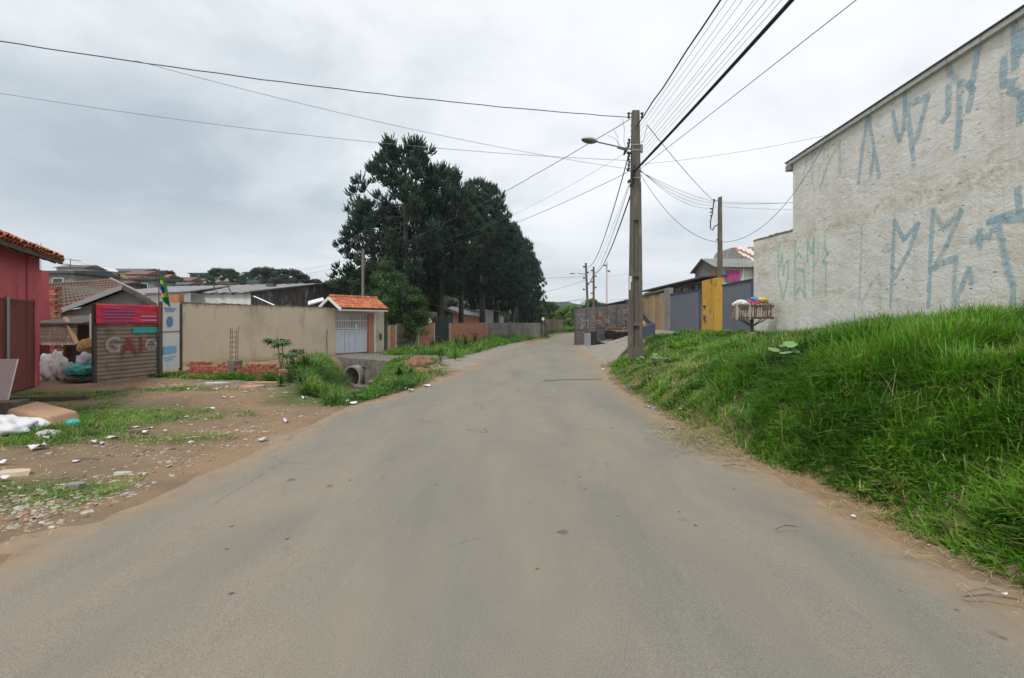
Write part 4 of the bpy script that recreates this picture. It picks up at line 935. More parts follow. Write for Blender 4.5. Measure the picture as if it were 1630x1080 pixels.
def orange_brick_walls():
    A, Dn = Vector((-6.62, 26.9)), Vector((4.02, 17)).normalized()
    def W(s): return A+Dn*s
    def S(px): k = (px-815)/F; return (k*A.y-A.x)/(Dn.x-k*Dn.y)
    spans = [(617, 630, 'short section of orange brick wall right beside the cream gate pillar', 1.36), (664, 691, 'orange brick wall section left of the dark green sheet gate', 1.46), (715, 772, 'long faded orange brick wall running away right of the dark green sheet gate', 1.43)]
    for x0, x1, lab, zt in spans:
        s0, s1 = S(x0), S(x1)
        if x1 > 770: s1 = S(775)
        p, q = W(s0), W(s1)
        t = thing('brick_wall', (p.x, p.y, 0), lab, 'wall', None)
        m = MB(); m.wall(p+Vector((.02, .0)), q+Vector((.02, 0)), .12, -.1, zt); m.build('mortar_bed', M['mortar'], t)
        m = MB(); nr = int(zt/.088); bl = .24
        nb = int((s1-s0)/bl)
        nn = Vector((Dn.y, -Dn.x))
        for r in range(nr):
            for i in range(nb+1):
                sa = s0+i*bl+(r % 2)*bl/2-.06; sb = min(sa+bl-.016, s1); sa = max(sa, s0)
                if sb-sa < .03: continue
                o = nn*(.0+random.uniform(-.004, .006)); m.wall(W(sa)+o+nn*.03, W(sb)+o+nn*.03, .05, .02+r*.088, .02+r*.088+.073)
        bo = m.build('bricks', M['brickwall'], t); bo['kind'] = 'stuff'
        for s in (s0, s1-.14):
            m = MB(); e = nn*.06; m.wall(W(s)+e, W(s+.13)+e, .15, -.1, zt+.03); m.build('end_post', M['pillar'], t)
        m = MB(); m.wall(W(s0)+nn*.03, W(s1)+nn*.03, .18, zt+.001, zt+.07); m.build('coping', M['mould'], t)
    # wood gates between first two sections
    s0, s1 = S(630.5), S(663.5); t = thing('plank_gate', (W(s0).x, W(s0).y, 0), 'grey weathered plank gate between two orange brick sections', 'gate')
    k = 9; nn = Vector((Dn.y, -Dn.x))
    for i in range(k):
        a_, b_ = W(s0+(s1-s0)*i/k+.02)-nn*.12, W(s0+(s1-s0)*(i+1)/k-.02)-nn*.12
        m = MB(); m.wall(a_, b_, .03, .1, 1.42+random.uniform(-.08, .1)); m.build('plank', M['wood'], t)
    for z in (.45, .85):
        m = MB(); a_, b_ = W(s0+.05)-nn*.07, W(s1-.05)-nn*.07; m.beam((a_.x, a_.y, z), (b_.x, b_.y, z), .05, .06); m.build('rail', M['darkwood'], t)
    m = MB(); a_, b_ = W(s0+.55*(s1-s0))-nn*.06, W(s1-.1)-nn*.06; m.beam((a_.x, a_.y, .8), (b_.x, b_.y, .25), .04, .04); m.build('brace', M['darkwood'], t)
    s0, s1 = S(691.5), S(714.5); t = thing('sheet_gate', (W(s0).x, W(s0).y, 0), 'dark green sheet metal gate between two orange brick wall sections', 'gate')
    for i in range(4):
        m = MB(); m.corr(W(s0+(s1-s0)*i/4+.02), W(s0+(s1-s0)*(i+1)/4-.01), .05, 1.98-.03*i, .12, .03); m.build('sheet', M['tarp'], t)
    m = MB(); 
    # pale stone strip posts next to pillar
    for px, w_, mt, lab in ((612.8, .1, 'darkwood', 'dark timber post beside the cream gate pillar'), (615.2, .08, 'wood', 'pale split timber post beside the first orange brick section')):
        s = S(px); q = W(s); m = MB(); m.box((q.x, q.y-.05, .68), (w_, .1, 1.5)); o = m.build('timber_post', M[mt], None, org=(q.x, q.y, 0)); tag(o, lab, 'post')
    # picket fence and gate far along the verge
    t = thing('picket_fence', (.7, 47, 0), 'old grey plank fence in front of the trees at the road bend', 'fence')
    a, b = Vector((3.0, 62)), Vector((7.6, 78))
    for i in range(26):
        p = P(868+i*1.15, 0, 62+i*.5); m = MB(); m.box((p.x, p.y, .95), (.085, .05, 1.8+random.uniform(-.15, .15)), .05*random.random()); m.build('picket', M['wood'], t)
    t = thing('sheet_gate', (3, 47, 0), 'small black barred gate at the far end of the left roadside', 'gate')
    for i in range(8):
        p = P(861.5+i*1.5, 0, 47.5); m = MB(); m.tube([(p.x, p.y, .3), (p.x, p.y, 1.35)], .02, 4); m.build('bar', M['steel'], t)
    a, b = P(861, 0, 47.5), P(872.5, 0, 47.5)
    for z in (.25, .72, 1.3): m = MB(); m.beam((a.x, a.y, z), (b.x, b.y, z), .05, .07 if z > .3 else .4); m.build('rail', M['steel'], t)
    # grey far wall hidden behind the roadside between brick wall and gate
    a, b = W(S(776)), Vector((2.7, 47.6)); m = MB(); m.wall(a, b, .15, -.1, 1.45); o = m.build('boundary_wall', M['greywall'], None, org=(0, 45, 0)); tag(o, 'low grey wall continuing from the orange brick wall to the bend', 'wall')
orange_brick_walls()

def signs():
    p = P(684, 511, 32.6); t = thing('round_sign', (p.x, p.y, 0), 'round white sign with dark lettering standing behind the orange brick wall', 'sign')
    m = MB(); m.poly([(p.x+.135*math.cos(a), p.y, p.z+.18*math.sin(a)) for a in np.linspace(0, 2*math.pi, 25)[:-1]], (0, .02, 0)); m.build('disc', M['white'], t)
    for w, z in ((.10, .05), (.14, 0), (.07, -.05)): m = MB(); m.box((p.x, p.y-.004, p.z+z), (w, .006, .022)); m.build('lettering', M['steel'], t)
    m = MB(); m.tube([(p.x, p.y+.04, -.1), (p.x, p.y+.04, p.z+.1)], .02, 5); m.build('post', M['galv'], t)
    p = P(864.5, 508, 46); t = thing('round_sign', (p.x, p.y, 0), 'small round white and red traffic sign by the far bend', 'sign')
    m = MB(); m.poly([(p.x+.16*math.cos(a), p.y, p.z+.2*math.sin(a)) for a in np.linspace(0, 2*math.pi, 25)[:-1]], (0, .02, 0)); m.build('rim', M['redpaint'], t)
    m = MB(); m.poly([(p.x+.12*math.cos(a), p.y-.006, p.z+.155*math.sin(a)) for a in np.linspace(0, 2*math.pi, 25)[:-1]], (0, .005, 0)); m.build('disc', M['white'], t)
    m = MB(); m.tube([(p.x, p.y+.04, 0), (p.x, p.y+.04, p.z+.1)], .03, 5); m.build('post', M['galv'], t)
signs()

def text_part(s, mat, org, xdir, size, nrm, parent, name='lettering', ext=.004):
    cu = bpy.data.curves.new('lettering', 'FONT'); cu.body = s; cu.size = size; cu.extrude = ext; cu.offset = .012
    o = bpy.data.objects.new('tmp', cu); C.objects.link(o); bpy.context.view_layer.update()
    dg = bpy.context.evaluated_depsgraph_get(); me = bpy.data.meshes.new_from_object(o.evaluated_get(dg)); bpy.data.objects.remove(o)
    X = Vector(xdir).normalized(); Z = Vector((0, 0, 1)); Nn = Vector(nrm).normalized(); o0 = origin_of(parent)
    for v in me.vertices: c = v.co; v.co = Vector(org)+X*c.x+Z*c.y+Nn*c.z-o0
    me.materials.clear(); me.materials.append(M[mat]); return link(name, me, parent)

def hoarding():
    a, b = Vector((-10.92, 13.15)), Vector((-10.46, 14.85)); 
    # px 150..250
    a = Vector((P(150, 0, 13.1).x, 13.1)); b = Vector((P(251, 0, 14.8).x, 14.8)); d = (b-a).normalized(); n = Vector((d.y, -d.x)); L = (b-a).length
    t = thing('shutter_gate', (a.x, a.y, 0), 'brown ribbed metal shutter painted with GAIO below a crimson banner', 'gate')
    k = 15; zb = .0; zt = 1.62
    for i in range(k):
        z0 = zb+(zt-zb)*i/k; m = MB(); dd = n*.018
        A0, B0 = a, b
        m.hexa([(A0.x, A0.y, z0), (B0.x, B0.y, z0), (B0.x-.03*n.x, B0.y-.03*n.y, z0), (A0.x-.03*n.x, A0.y-.03*n.y, z0)][::-1] if False else [(A0.x+n.x*.03, A0.y+n.y*.03, z0), (B0.x+n.x*.03, B0.y+n.y*.03, z0), (B0.x-.03*n.x, B0.y-.03*n.y, z0), (A0.x-.03*n.x, A0.y-.03*n.y, z0)],
               [(A0.x, A0.y, z0+(zt-zb)/k*.96), (B0.x, B0.y, z0+(zt-zb)/k*.96), (B0.x-.03*n.x, B0.y-.03*n.y, z0+(zt-zb)/k*.96), (A0.x-.03*n.x, A0.y-.03*n.y, z0+(zt-zb)/k*.96)])
        m.build('shutter_slat', M['hoard'], t)
    m = MB(); m.wall(a-n*.04, b-n*.04, .02, 0, 2.05); m.build('backing', M['darkwood'], t)
    for q in (a, b): m = MB(); m.box((q.x, q.y, 1.03), (.08, .08, 2.12), math.atan2(d.y, d.x)); m.build('post', M['steel'], t)
    def at(s, z, o=.04): q = a+d*s+n*o; return (q.x, q.y, z)
    text_part('G', 'chalk', at(L*.13, .80), (d.x, d.y, 0), .60, (n.x, n.y, 0), t)
    text_part('A', 'redpaint', at(L*.37, .72), (d.x, d.y, 0), .68, (n.x, n.y, 0), t)
    text_part('I', 'redpaint', at(L*.655, .76), (d.x, d.y, 0), .62, (n.x, n.y, 0), t)
    text_part('O', 'chalk', at(L*.755, .80), (d.x, d.y, 0), .46, (n.x, n.y, 0), t)
    m = MB(); m.wall(a+d*L*.56+n*.045, a+d*L*.97+n*.045, .01, 1.30, 1.46); m.build('teal_strip', M['teal'], t)
    # banner, softly rippled cloth with printed lines
    bo = thing('banner', (a.x, a.y, 1.6), 'crimson cloth banner with mauve printed lines tied over the brown shutter', 'banner')
    vs = []; nx, nz = 40, 12; z0, z1 = 1.56, 2.10
    for j in range(nz+1):
        for i in range(nx+1):
            s = -.02+(L+.04)*i/nx; o = .085+.012*math.sin(i*.55)+.008*math.sin(j*1.3+i*.2); q = a+d*s+n*o; vs.append((q.x, q.y, z0+(z1-z0)*j/nz+.012*math.sin(i/nx*math.pi)*(1 if j == 0 else -1)))
    m = MB(); m.add(vs, [(j*(nx+1)+i, j*(nx+1)+i+1, (j+1)*(nx+1)+i+1, (j+1)*(nx+1)+i) for j in range(nz) for i in range(nx)]); c = m.build('cloth', M['banner'], bo, smooth=True)
    sl = c.modifiers.new('s', 'SOLIDIFY'); sl.thickness = .006
    for r in range(5):
        z = 1.99-.085*r; m = MB(); m.wall(a+d*L*.08+n*.112, a+d*L*(.55+.05*random.random())+n*.112, -.003, z-.018, z+.018); m.build('print_line', M['violet'], c)
    for r in range(2):
        z = 1.78-.11*r; m = MB(); m.wall(a+d*L*.66+n*.112, a+d*L*.93+n*.112, -.003, z-.03, z+.02); m.build('print_line', M['mauve'], c)
    # white notice panel
    a2 = Vector((P(253.5, 0, 15.0).x, 15.0)); b2 = Vector((P(286, 0, 16.6).x, 16.6)); d2 = (b2-a2).normalized(); n2 = Vector((d2.y, -d2.x)); L2 = (b2-a2).length
    t = thing('notice_board', (a2.x, a2.y, 0), 'tall white board with blue emblem and light blue block between shutter and beige wall', 'board')
    m = MB(); m.wall(a2, b2, .05, .1, 2.22); m.build('panel', M['white'], t)
    m = MB(); m.wall(a2+n2*.012, b2+n2*.012, .012, 1.28, 1.33); m.build('joint_strip', M['galv'], t)
    q = a2+d2*L2*.48+n2*.012
    m = MB(); m.poly([(q.x+d2.x*.25*math.cos(s), q.y+d2.y*.25*math.cos(s), 1.62+.17*math.sin(s)) for s in np.linspace(0, 2*math.pi, 29)[:-1]], (n2.x*.006, n2.y*.006, 0)); e = m.build('emblem', M['blue'], t)
    m = MB(); m.wall(a2+d2*L2*.16+n2*.02, a2+d2*L2*.80+n2*.02, .008, .62, .86); m.build('printed_block', M['sky'], t)
    for z, s0, s1 in ((2.02, .2, .8), (1.95, .25, .7), (.5, .2, .75), (.42, .25, .6)):
        m = MB(); m.wall(a2+d2*L2*s0+n2*.02, a2+d2*L2*s1+n2*.02, .008, z, z+.03); m.build('print_line', M['sky'] if z < 1 else M['blue'], t)
    for q in (a2, b2): m = MB(); m.box((q.x, q.y+.05, 1.1), (.08, .08, 2.25)); m.build('post', M['darkwood'], t)
    # flag
    p = P(254, 0, 14.7); t = thing('flag', (p.x, 14.7, 0), 'limp green and yellow national flag hanging from a thin pole over the board', 'flag')
    m = MB(); m.tube([(p.x-.03, 14.7, 1.2), (p.x-.02, 14.7, P(0, 428, 14.7).z)], .018, 6); m.build('flagpole', M['wood'], t)
    mt, g = new_mat('flag cloth'); uv = g.attr('uvp'); sp = g.n('ShaderNodeSeparateXYZ'); g.l(uv, sp.inputs[0]); u, v = sp.outputs[0], sp.outputs[1]
    du = g.math('ABSOLUTE', g.math('SUBTRACT', u, .5)); dv = g.math('ABSOLUTE', g.math('SUBTRACT', v, .5))
    rh = g.math('LESS_THAN', g.math('ADD', g.math('DIVIDE', du, .42), g.math('DIVIDE', dv, .40)), 1)
    rr = g.math('ADD', g.math('POWER', g.math('MULTIPLY', du, 1.43), 2), g.math('POWER', dv, 2)); ci = g.math('LESS_THAN', rr, .2*.2*1.0)
    col = g.mix(ci, g.mix(rh, (.005, .20, .07), (.70, .55, .02)), (.02, .05, .30)); g.out(g.pbr(col, .7))
    nx, nz = 26, 26; vs = []; uvs = []
    for j in range(nz+1):
        for i in range(nx+1):
            fu, fv = i/nx, j/nz
            w = .08+.13*fu*(1-.35*abs(fv-.5))
            x = p.x+.01+w*fu*.95+.10*(1-fv)*fu; fold = .085*math.sin(fu*9+fv*1.5)*(.3+fu)
            z = 3.08-(1-fv)*.50-fu*.62*(.55+.45*(1-fv)); vs.append((x, 14.70+fold, z)); uvs.append((fu, fv, 0))
    m = MB(); m.add(vs, [(j*(nx+1)+i, j*(nx+1)+i+1, (j+1)*(nx+1)+i+1, (j+1)*(nx+1)+i) for j in range(nz) for i in range(nx)])
    c = m.build('cloth', mt, t, smooth=True); at_ = c.data.attributes.new('uvp', 'FLOAT_VECTOR', 'POINT'); at_.data.foreach_set('vector', np.array(uvs, np.float32).ravel())
hoarding()

def red_building():
    a, b = Vector((-8.4, 6.2)), Vector((-12.02, 12.75)); d = (b-a).normalized(); nb = Vector((d.y, -d.x))*-1  # away from the road
    nb = Vector((-abs(d.y), -abs(d.x))) if False else Vector((-d.y, d.x)); nb = nb if nb.x < 0 else -nb
    t = thing('red_building', (-12, 12.7, 0), 'crimson rendered building with old clay tile eaves at the left edge', 'house')
    m = MB(); m.wall(b, a, -5 if False else 5*(-1 if (Vector((-(a-b).y, (a-b).x)).dot(nb) < 0) else 1), -.1, 3.28); m.build('wall', M['red'], t)
    q = a.lerp(b, .90)-nb*.0; m = MB(); e = -nb*.03; m.wall(a.lerp(b, .885)+e, b+e, .12 if True else 0, -.1, 3.26)
    m.build('corner_pilaster', M['red'], t)
    # roof slope rising away from the road, tiles laid one by one
    over = .40; rise = math.tan(R(25)); up0 = 3.22
    eave_a, eave_b = a-nb*over, b-nb*over+d*.25
    Ls = (eave_b-eave_a).length; sl = 3.2
    sd = Vector((nb.x, nb.y, rise)).normalized(); xd = Vector((d.x, d.y, 0)); upn = xd.cross(sd); upn = upn if upn.z > 0 else -upn; upn.normalize()
    o0 = Vector((eave_a.x, eave_a.y, up0))
    m = MB(); B_ = [o0, o0+xd*Ls, o0+xd*Ls+sd*sl, o0+sd*sl]; m.hexa(B_, [p+upn*.05 for p in B_]); m.build('roof_deck', M['darkwood'], t)
    for k in range(10):
        p = o0+xd*(Ls*(k+.3)/10)-upn*.07; m = MB(); m.beam(p-sd*.05, p+sd*1.0, .06, .10); m.build('rafter', M['darkwood'], t)
    m = MB(); m.beam(o0-sd*.02-upn*.02, o0+xd*Ls-sd*.02-upn*.02, .03, .14); m.build('fascia', M['darkwood'], t)
    w = .215; tl = .40; K = 5; vs = []
    for tt, rr, lift in ((-.5, 1.08, .0), (.56, .84, .0)):
        for k in range(K+1):
            an = math.pi*k/K; vs.append(xd*(-math.cos(an)*w*.5*rr)+upn*(math.sin(an)*w*.36*rr+.0)+sd*tt*tl)
    # thickness ring so the eave ends read as clay
    vs2 = [v-upn*.016 for v in vs]
    mb = MB(); mb.add(vs+vs2, [(k, k+1, K+2+k, K+1+k) for k in range(K)]+[(2*K+2+k, 2*K+3+k, k+1, k) for k in range(K)])
    me = mb.mesh('roof_tile', M['clay'])
    nc = int(Ls/w)
    for j in range(nc):
        if (o0+xd*w*(j+.5)).y < 8.3: continue
        for i in range(7):
            for gut in (0, 1):
                o = link('roof_tile', me, t); p = o0+xd*(w*(j+.5+gut*.5))+sd*(tl*.82*(i+.45)+random.uniform(-.02, .02))+upn*(.075 if gut == 0 else .055)
                if gut: o.scale = (1, 1, 1); 
                o.location = p-origin_of(t); o.rotation_euler = (random.uniform(-.05, .05), random.uniform(-.05, .05), random.uniform(-.06, .06)+(math.pi if False else 0))
                if gut: o.location = p-upn*.05-origin_of(t)
    # second smaller crimson block behind
    p = P(57, 0, 14.2); q = P(71.5, 0, 15); t2 = MB(); t2.wall((p.x-1.0, 14.4), (q.x, 14.6), 1.0, 0, P(0, 427, 14.5).z); o = t2.build('red_annex', M['red'], None, org=(q.x, 14.5, 0)); tag(o, 'narrow crimson wall block behind the corner of the red building', 'wall')
    # thin rods above the annex
    for px in (59, 65):
        p = P(px, 0, 14.8); m = MB(); m.tube([(p.x, 14.8, 2.9), (p.x, 14.8, 3.95-(px > 60)*.0)], .008, 4); o = m.build('roof_rod', M['steel'], None, org=(p.x, 14.8, 2.9)); tag(o, ('thin bare rod rising left behind the crimson corner' if px < 60 else 'thin bare rod rising right behind the crimson corner'), 'rod')
    # fence in front
    t = thing('mesh_fence', (-11, 10.8, 0), 'rusty wire mesh fence panel in front of the red building', 'fence')
    fa, fb = Vector((P(-30, 0, 9.9).x, 9.9)), Vector((P(57, 0, 12.3).x, 12.3)); zt = P(0, 478, 11.5).z
    for f in (.42, .98):
        q = fa.lerp(fb, f); m = MB(); m.box((q.x, q.y, zt/2), (.06, .06, zt+.1)); m.build('post', M['galv'] if f < .5 else M['red'], t)
    for z in (.1, zt): m = MB(); m.beam((fa.x, fa.y, z), (fb.x, fb.y, z), .03, .03); m.build('rail', M['rust'], t)
    m = MB()
    for k in range(70): q = fa.lerp(fb, k/70); m.tube([(q.x, q.y, .05), (q.x, q.y, zt)], .004, 3, False)
    for k in range(36): z = .05+(zt-.05)*k/36; m.tube([(fa.x, fa.y, z), (fb.x, fb.y, z)], .004, 3, False)
    m.build('wire_mesh', M['rust'], t)
    # leaning white board
    q = P(7, 0, 9.6); zt = P(0, 573, 9.6).z; m = MB(); m.hexa([(q.x-.25, 9.5, 0), (q.x+.12, 9.5, 0), (q.x+.12, 9.53, 0), (q.x-.25, 9.53, 0)], [(q.x-.25, 9.75, zt), (q.x+.10, 9.75, zt), (q.x+.10, 9.78, zt), (q.x-.25, 9.78, zt)])
    o = m.build('leaning_board', M['white'], None, org=(q.x, 9.5, 0)); tag(o, 'pale mint white board leaning upright at the left edge', 'board')
red_building()

def yard():
    # shed behind the shutter: grey gable, tile roofs
    Y = 19; ap, le, re = P(205, 461, Y), P(96, 503, Y), P(264, 494, Y)
    t = thing('shed', (ap.x, Y, 0), 'grey gabled shed with brown tile roof right behind the brown shutter', 'shed')
    m = MB(); m.poly([(le.x, Y, -.1), (re.x, Y, -.1), re, ap, le], (0, .15, 0)); m.build('gable', M['greywall'], t)
    off = Vector((-3.6, 3.8, .10))
    for q, nm in ((le, 'l'), (re, 'r')):
        e = (q-ap).normalized()*.35; A = [ap+Vector((0, -.25, .05)), q+e+Vector((0, -.25, .05))]; Bq = [A[0], A[1], A[1]+off, A[0]+off]
        if nm == 'r': Bq = Bq[::-1]
        m = MB(); m.hexa(Bq[::-1], [p+Vector((0, 0, .10)) for p in Bq[::-1]]); m.build('roof', M['claybrown'], t)
        m = MB(); m.beam(A[0]-Vector((0, .03, -.02)), A[1]-Vector((0, .03, -.02)), .06, .15); m.build('barge_board', M['galv'] if nm == 'l' else M['darkwood'], t)
    m = MB(); c = P(125, 512, 18.8); m.box((c.x, 18.97, c.z), (.9, .1, .28)); w = m.build('window', M['glass'], t)
    m = MB(); m.box((c.x, 18.95, c.z+.19), (1.1, .1, .08)); m.build('window_head', M['concrete'], t)
    # tiled shed with its slope facing the road
    A, B_, Cc, Dd = P(70, 482, 20.5), P(235, 476, 22), P(176, 446, 24.5), P(78, 452, 24)
    A, B_ = P(62, 500, 20.5), P(232, 474, 20.8)
    t = thing('shed', (A.x+1, 22, 0), 'brown tiled roof slope rising behind the grey gabled shed', 'shed')
    rows = 9; cols = 22; m = MB()
    for i in range(rows):
        for j in range(cols):
            u0, u1 = j/cols, (j+.92)/cols; v0, v1 = i/rows, (i+1.05)/rows
            q = lambda u, v: A.lerp(B_, u).lerp(Dd.lerp(Cc, u), v)
            m.add([q(u0, v0)+Vector((0, 0, .05)), q(u1, v0)+Vector((0, 0, .05)), q(u1, v1), q(u0, v1), q((u0+u1)/2, v0)+Vector((0, 0, .11)), q((u0+u1)/2, v1)+Vector((0, 0, .07))], [(0, 4, 5, 3), (4, 1, 2, 5)])
    o = m.build('tiles', M['claybrown'], t); o['kind'] = 'stuff'
    m = MB(); m.hexa([A, B_, Cc, Dd], [p+Vector((0, 0, .03)) for p in (A, B_, Cc, Dd)]); m.build('roof_deck', M['darkwood'], t)
    m = MB(); m.beam(B_+Vector((0, -.02, .05)), Cc+Vector((0, -.02, .05)), .08, .14); m.build('barge_board', M['galv'], t)
    m = MB(); m.wall((A.x, A.y+.2), (B_.x, B_.y+.2), .1, -.1, A.z, z1b=B_.z); m.build('wall', M['greywall'], t)
    m = MB(); m.wall((A.x+.4, 23.8), (Cc.x, 24.3), .1, 0, Dd.z-.1, z1b=Cc.z-.1); m.build('rear_wall', M['greywall'], t)
    # raw orange brick pillar
    p, q = P(66, 0, 16.5), P(92, 0, 16.5); t = thing('brick_pier', (p.x, 16.5, 0), 'broad raw orange brick pier standing right of the red building', 'pier')
    zt = P(0, 456, 16.5).z; z = 0; me = brick_unit((q.x-p.x)/2-.01, .2, .082); r = 0
    while z < zt-.05:
        for k in range(2):
            o = link('brick', me, t); o.location = Vector((p.x+(q.x-p.x)*(.25+.5*k)+(.06 if r % 2 else -.0), 16.5+random.uniform(-.01, .01), z+.045))-origin_of(t); o.scale.x = random.uniform(.92, 1)
        z += .092; r += 1
    m = MB(); m.box(((p.x+q.x)/2+.03, 16.53, zt/2-.03), ((q.x-p.x)*.94, .14, zt-.06)); m.build('mortar_core', M['mortar'], t)
    m = MB(); p = P(60, 0, 16.2); m.box((p.x, 16.2, 1.1), (.14, .12, 2.3)); o = m.build('pale_post', M['pale'], None, org=(p.x, 16.2, 0)); tag(o, 'pale post between the red building and the brick pier', 'post')
    # lean-to: plank front over a dark opening
    a, b = P(58, 0, 14.4), P(122, 0, 14.4); t = thing('lean_to', (a.x, 14.4, 0), 'low brown plank lean-to with dark opening and pale beam beside the red building', 'shed')
    za, zb_ = P(0, 545, 14.4).z, P(0, 516, 14.4).z
    for i in range(5):
        z0 = za+(zb_-za)*i/5; m = MB(); m.box(((a.x+b.x)/2, 14.4+.008*i, z0+.05), (b.x-a.x, .03, (zb_-za)/5-.012)); m.build('plank', M['wood'], t)
    m = MB(); m.box(((a.x+b.x)/2+.1, 14.33, za-.04), (b.x-a.x+.2, .08, .07)); m.build('beam', M['palewood'], t)
    m = MB(); m.box(((a.x+b.x)/2+.3, 15.5, zb_/2-.1), (b.x-a.x+.8, .06, zb_+.05)); m.build('back_panel', M['darkwood'], t)
    m = MB(); m.hexa([(a.x-.1, 14.35, zb_), (b.x+.2, 14.35, zb_), (b.x+.2, 15.6, zb_+.2), (a.x-.1, 15.6, zb_+.2)], [(a.x-.1, 14.35, zb_+.04), (b.x+.2, 14.35, zb_+.04), (b.x+.2, 15.6, zb_+.24), (a.x-.1, 15.6, zb_+.24)]); m.build('roof', M['darkwood'], t)
    m = MB(); m.beam(P(104, 505, 14.5), P(123, 548, 14.3), .10, .04); m.build('diagonal_board', M['card'], t)
    m = MB(); p = P(146, 0, 14.2); m.box((p.x, 14.2, .9), (.07, .07, 1.9)); m.build('post', M['pale'], t)
    m = MB(); q0, q1 = P(128, 0, 15.8), P(150, 0, 15.8)
    zt = P(0, 500, 15.8).z; me = brick_unit(.22, .12, .085); o2 = thing('brick_wall', (q0.x, 15.8, 0), 'rough orange brick wall fragment between the lean-to and the shutter', 'wall')
    for r in range(int(zt/.095)):
        for k in range(5):
            o = link('brick', me, o2); o.location = Vector((P(104, 0, 15.8).x+k*.235+(r % 2)*.1, 15.8+random.uniform(-.01, .01), .045+r*.095))-origin_of(o2)
    m = MB(); m.box((P(104, 0, 15.8).x+.5, 15.83, zt/2-.05), (1.1, .06, zt-.1)); m.build('mortar_core', M['mortar'], o2)
    # stuff in the yard
    for px, py, Y, r, mt, lb, cat, s in ((84, 588, 13.6, (.24, .24, .42), 'plastic', 'tall white plastic sack slumped under the lean-to', 'sack', 1), (107, 592, 13.6, (.19, .2, .26), 'pale', 'grey sack between the tall white sack and teal tarp', 'sack', 2),
                                     (131, 590, 13.5, (.36, .25, .16), 'teal', 'crumpled teal tarp in the yard left of the shutter', 'tarp', 3), (138, 552, 13.9, (.20, .16, .19), 'ochre', 'round yellow bag hanging beside the brown shutter', 'bag', 4),
                                     (137, 575, 13.8, (.2, .18, .24), 'plastic', 'pale bundle between the yellow bag and teal tarp', 'bundle', 5), (131, 603, 13.4, (.38, .22, .09), 'darkwood', 'dark flat heap under the teal tarp', 'heap', 6)):
        c = P(px, py, Y); o = blob('sack' if cat == 'sack' else cat, M[mt], c, r, None, s, 4, .50, 2.2); tag(o, lb, cat)
    # things lying in the grass at the left edge
    for px, py, r, mt, lb, cat, s in ((20, 681, (.46, .28, .15), 'plastic', 'long white plastic sack lying in the grass at the left edge', 'sack', 11), (46, 670, (.22, .22, .15), 'plastic', 'white plastic sack end with pale folds beside the cardboard slab', 'sack', 14),
                                  (116, 678, (.11, .09, .075), 'teal', 'small turquoise ball lying in the grass by the cardboard slab', 'ball', 12), (76, 692, (.14, .12, .05), 'pale', 'pale crumpled rag in the grass below the turquoise ball', 'rag', 13)):
        z = r[2]*.6; g = Gd(px, py, z); g.z = h1(g.x, g.y)+z; o = blob(cat, M[mt], g, r, None, s, 4, .48 if cat != 'ball' else .02, 2.2); tag(o, lb, cat)
    g = Gd(72, 665, .15); m = MB(); m.hexa([(g.x-.55, g.y-.1, .05), (g.x+.45, g.y-.35, .03), (g.x+.5, g.y+.1, .02), (g.x-.5, g.y+.35, .05)], [(g.x-.5, g.y-.1, .30), (g.x+.35, g.y-.33, .22), (g.x+.4, g.y+.12, .24), (g.x-.45, g.y+.35, .36)])
    o = m.build('foam_block', M['card'], None, org=g); bevel(o, .04); tag(o, 'peach coloured foam block lying in the grass behind the white sack', 'block')
    g = Gd(8, 655, .1); m = MB(); m.box((g.x, g.y, .14), (.5, .4, .26), .4); o = m.build('wooden_crate', M['wood'], None, org=g); tag(o, 'brown wooden box at the very left edge behind the white sack', 'box')
    m = MB(); g = Gd(40, 641, .0); m.box((g.x, g.y, .06), (2.2, .10, .09), R(12)); o = m.build('timber', M['darkwood'], None, org=g); tag(o, 'dark timber lying in the grass below the red building', 'timber')
yard()

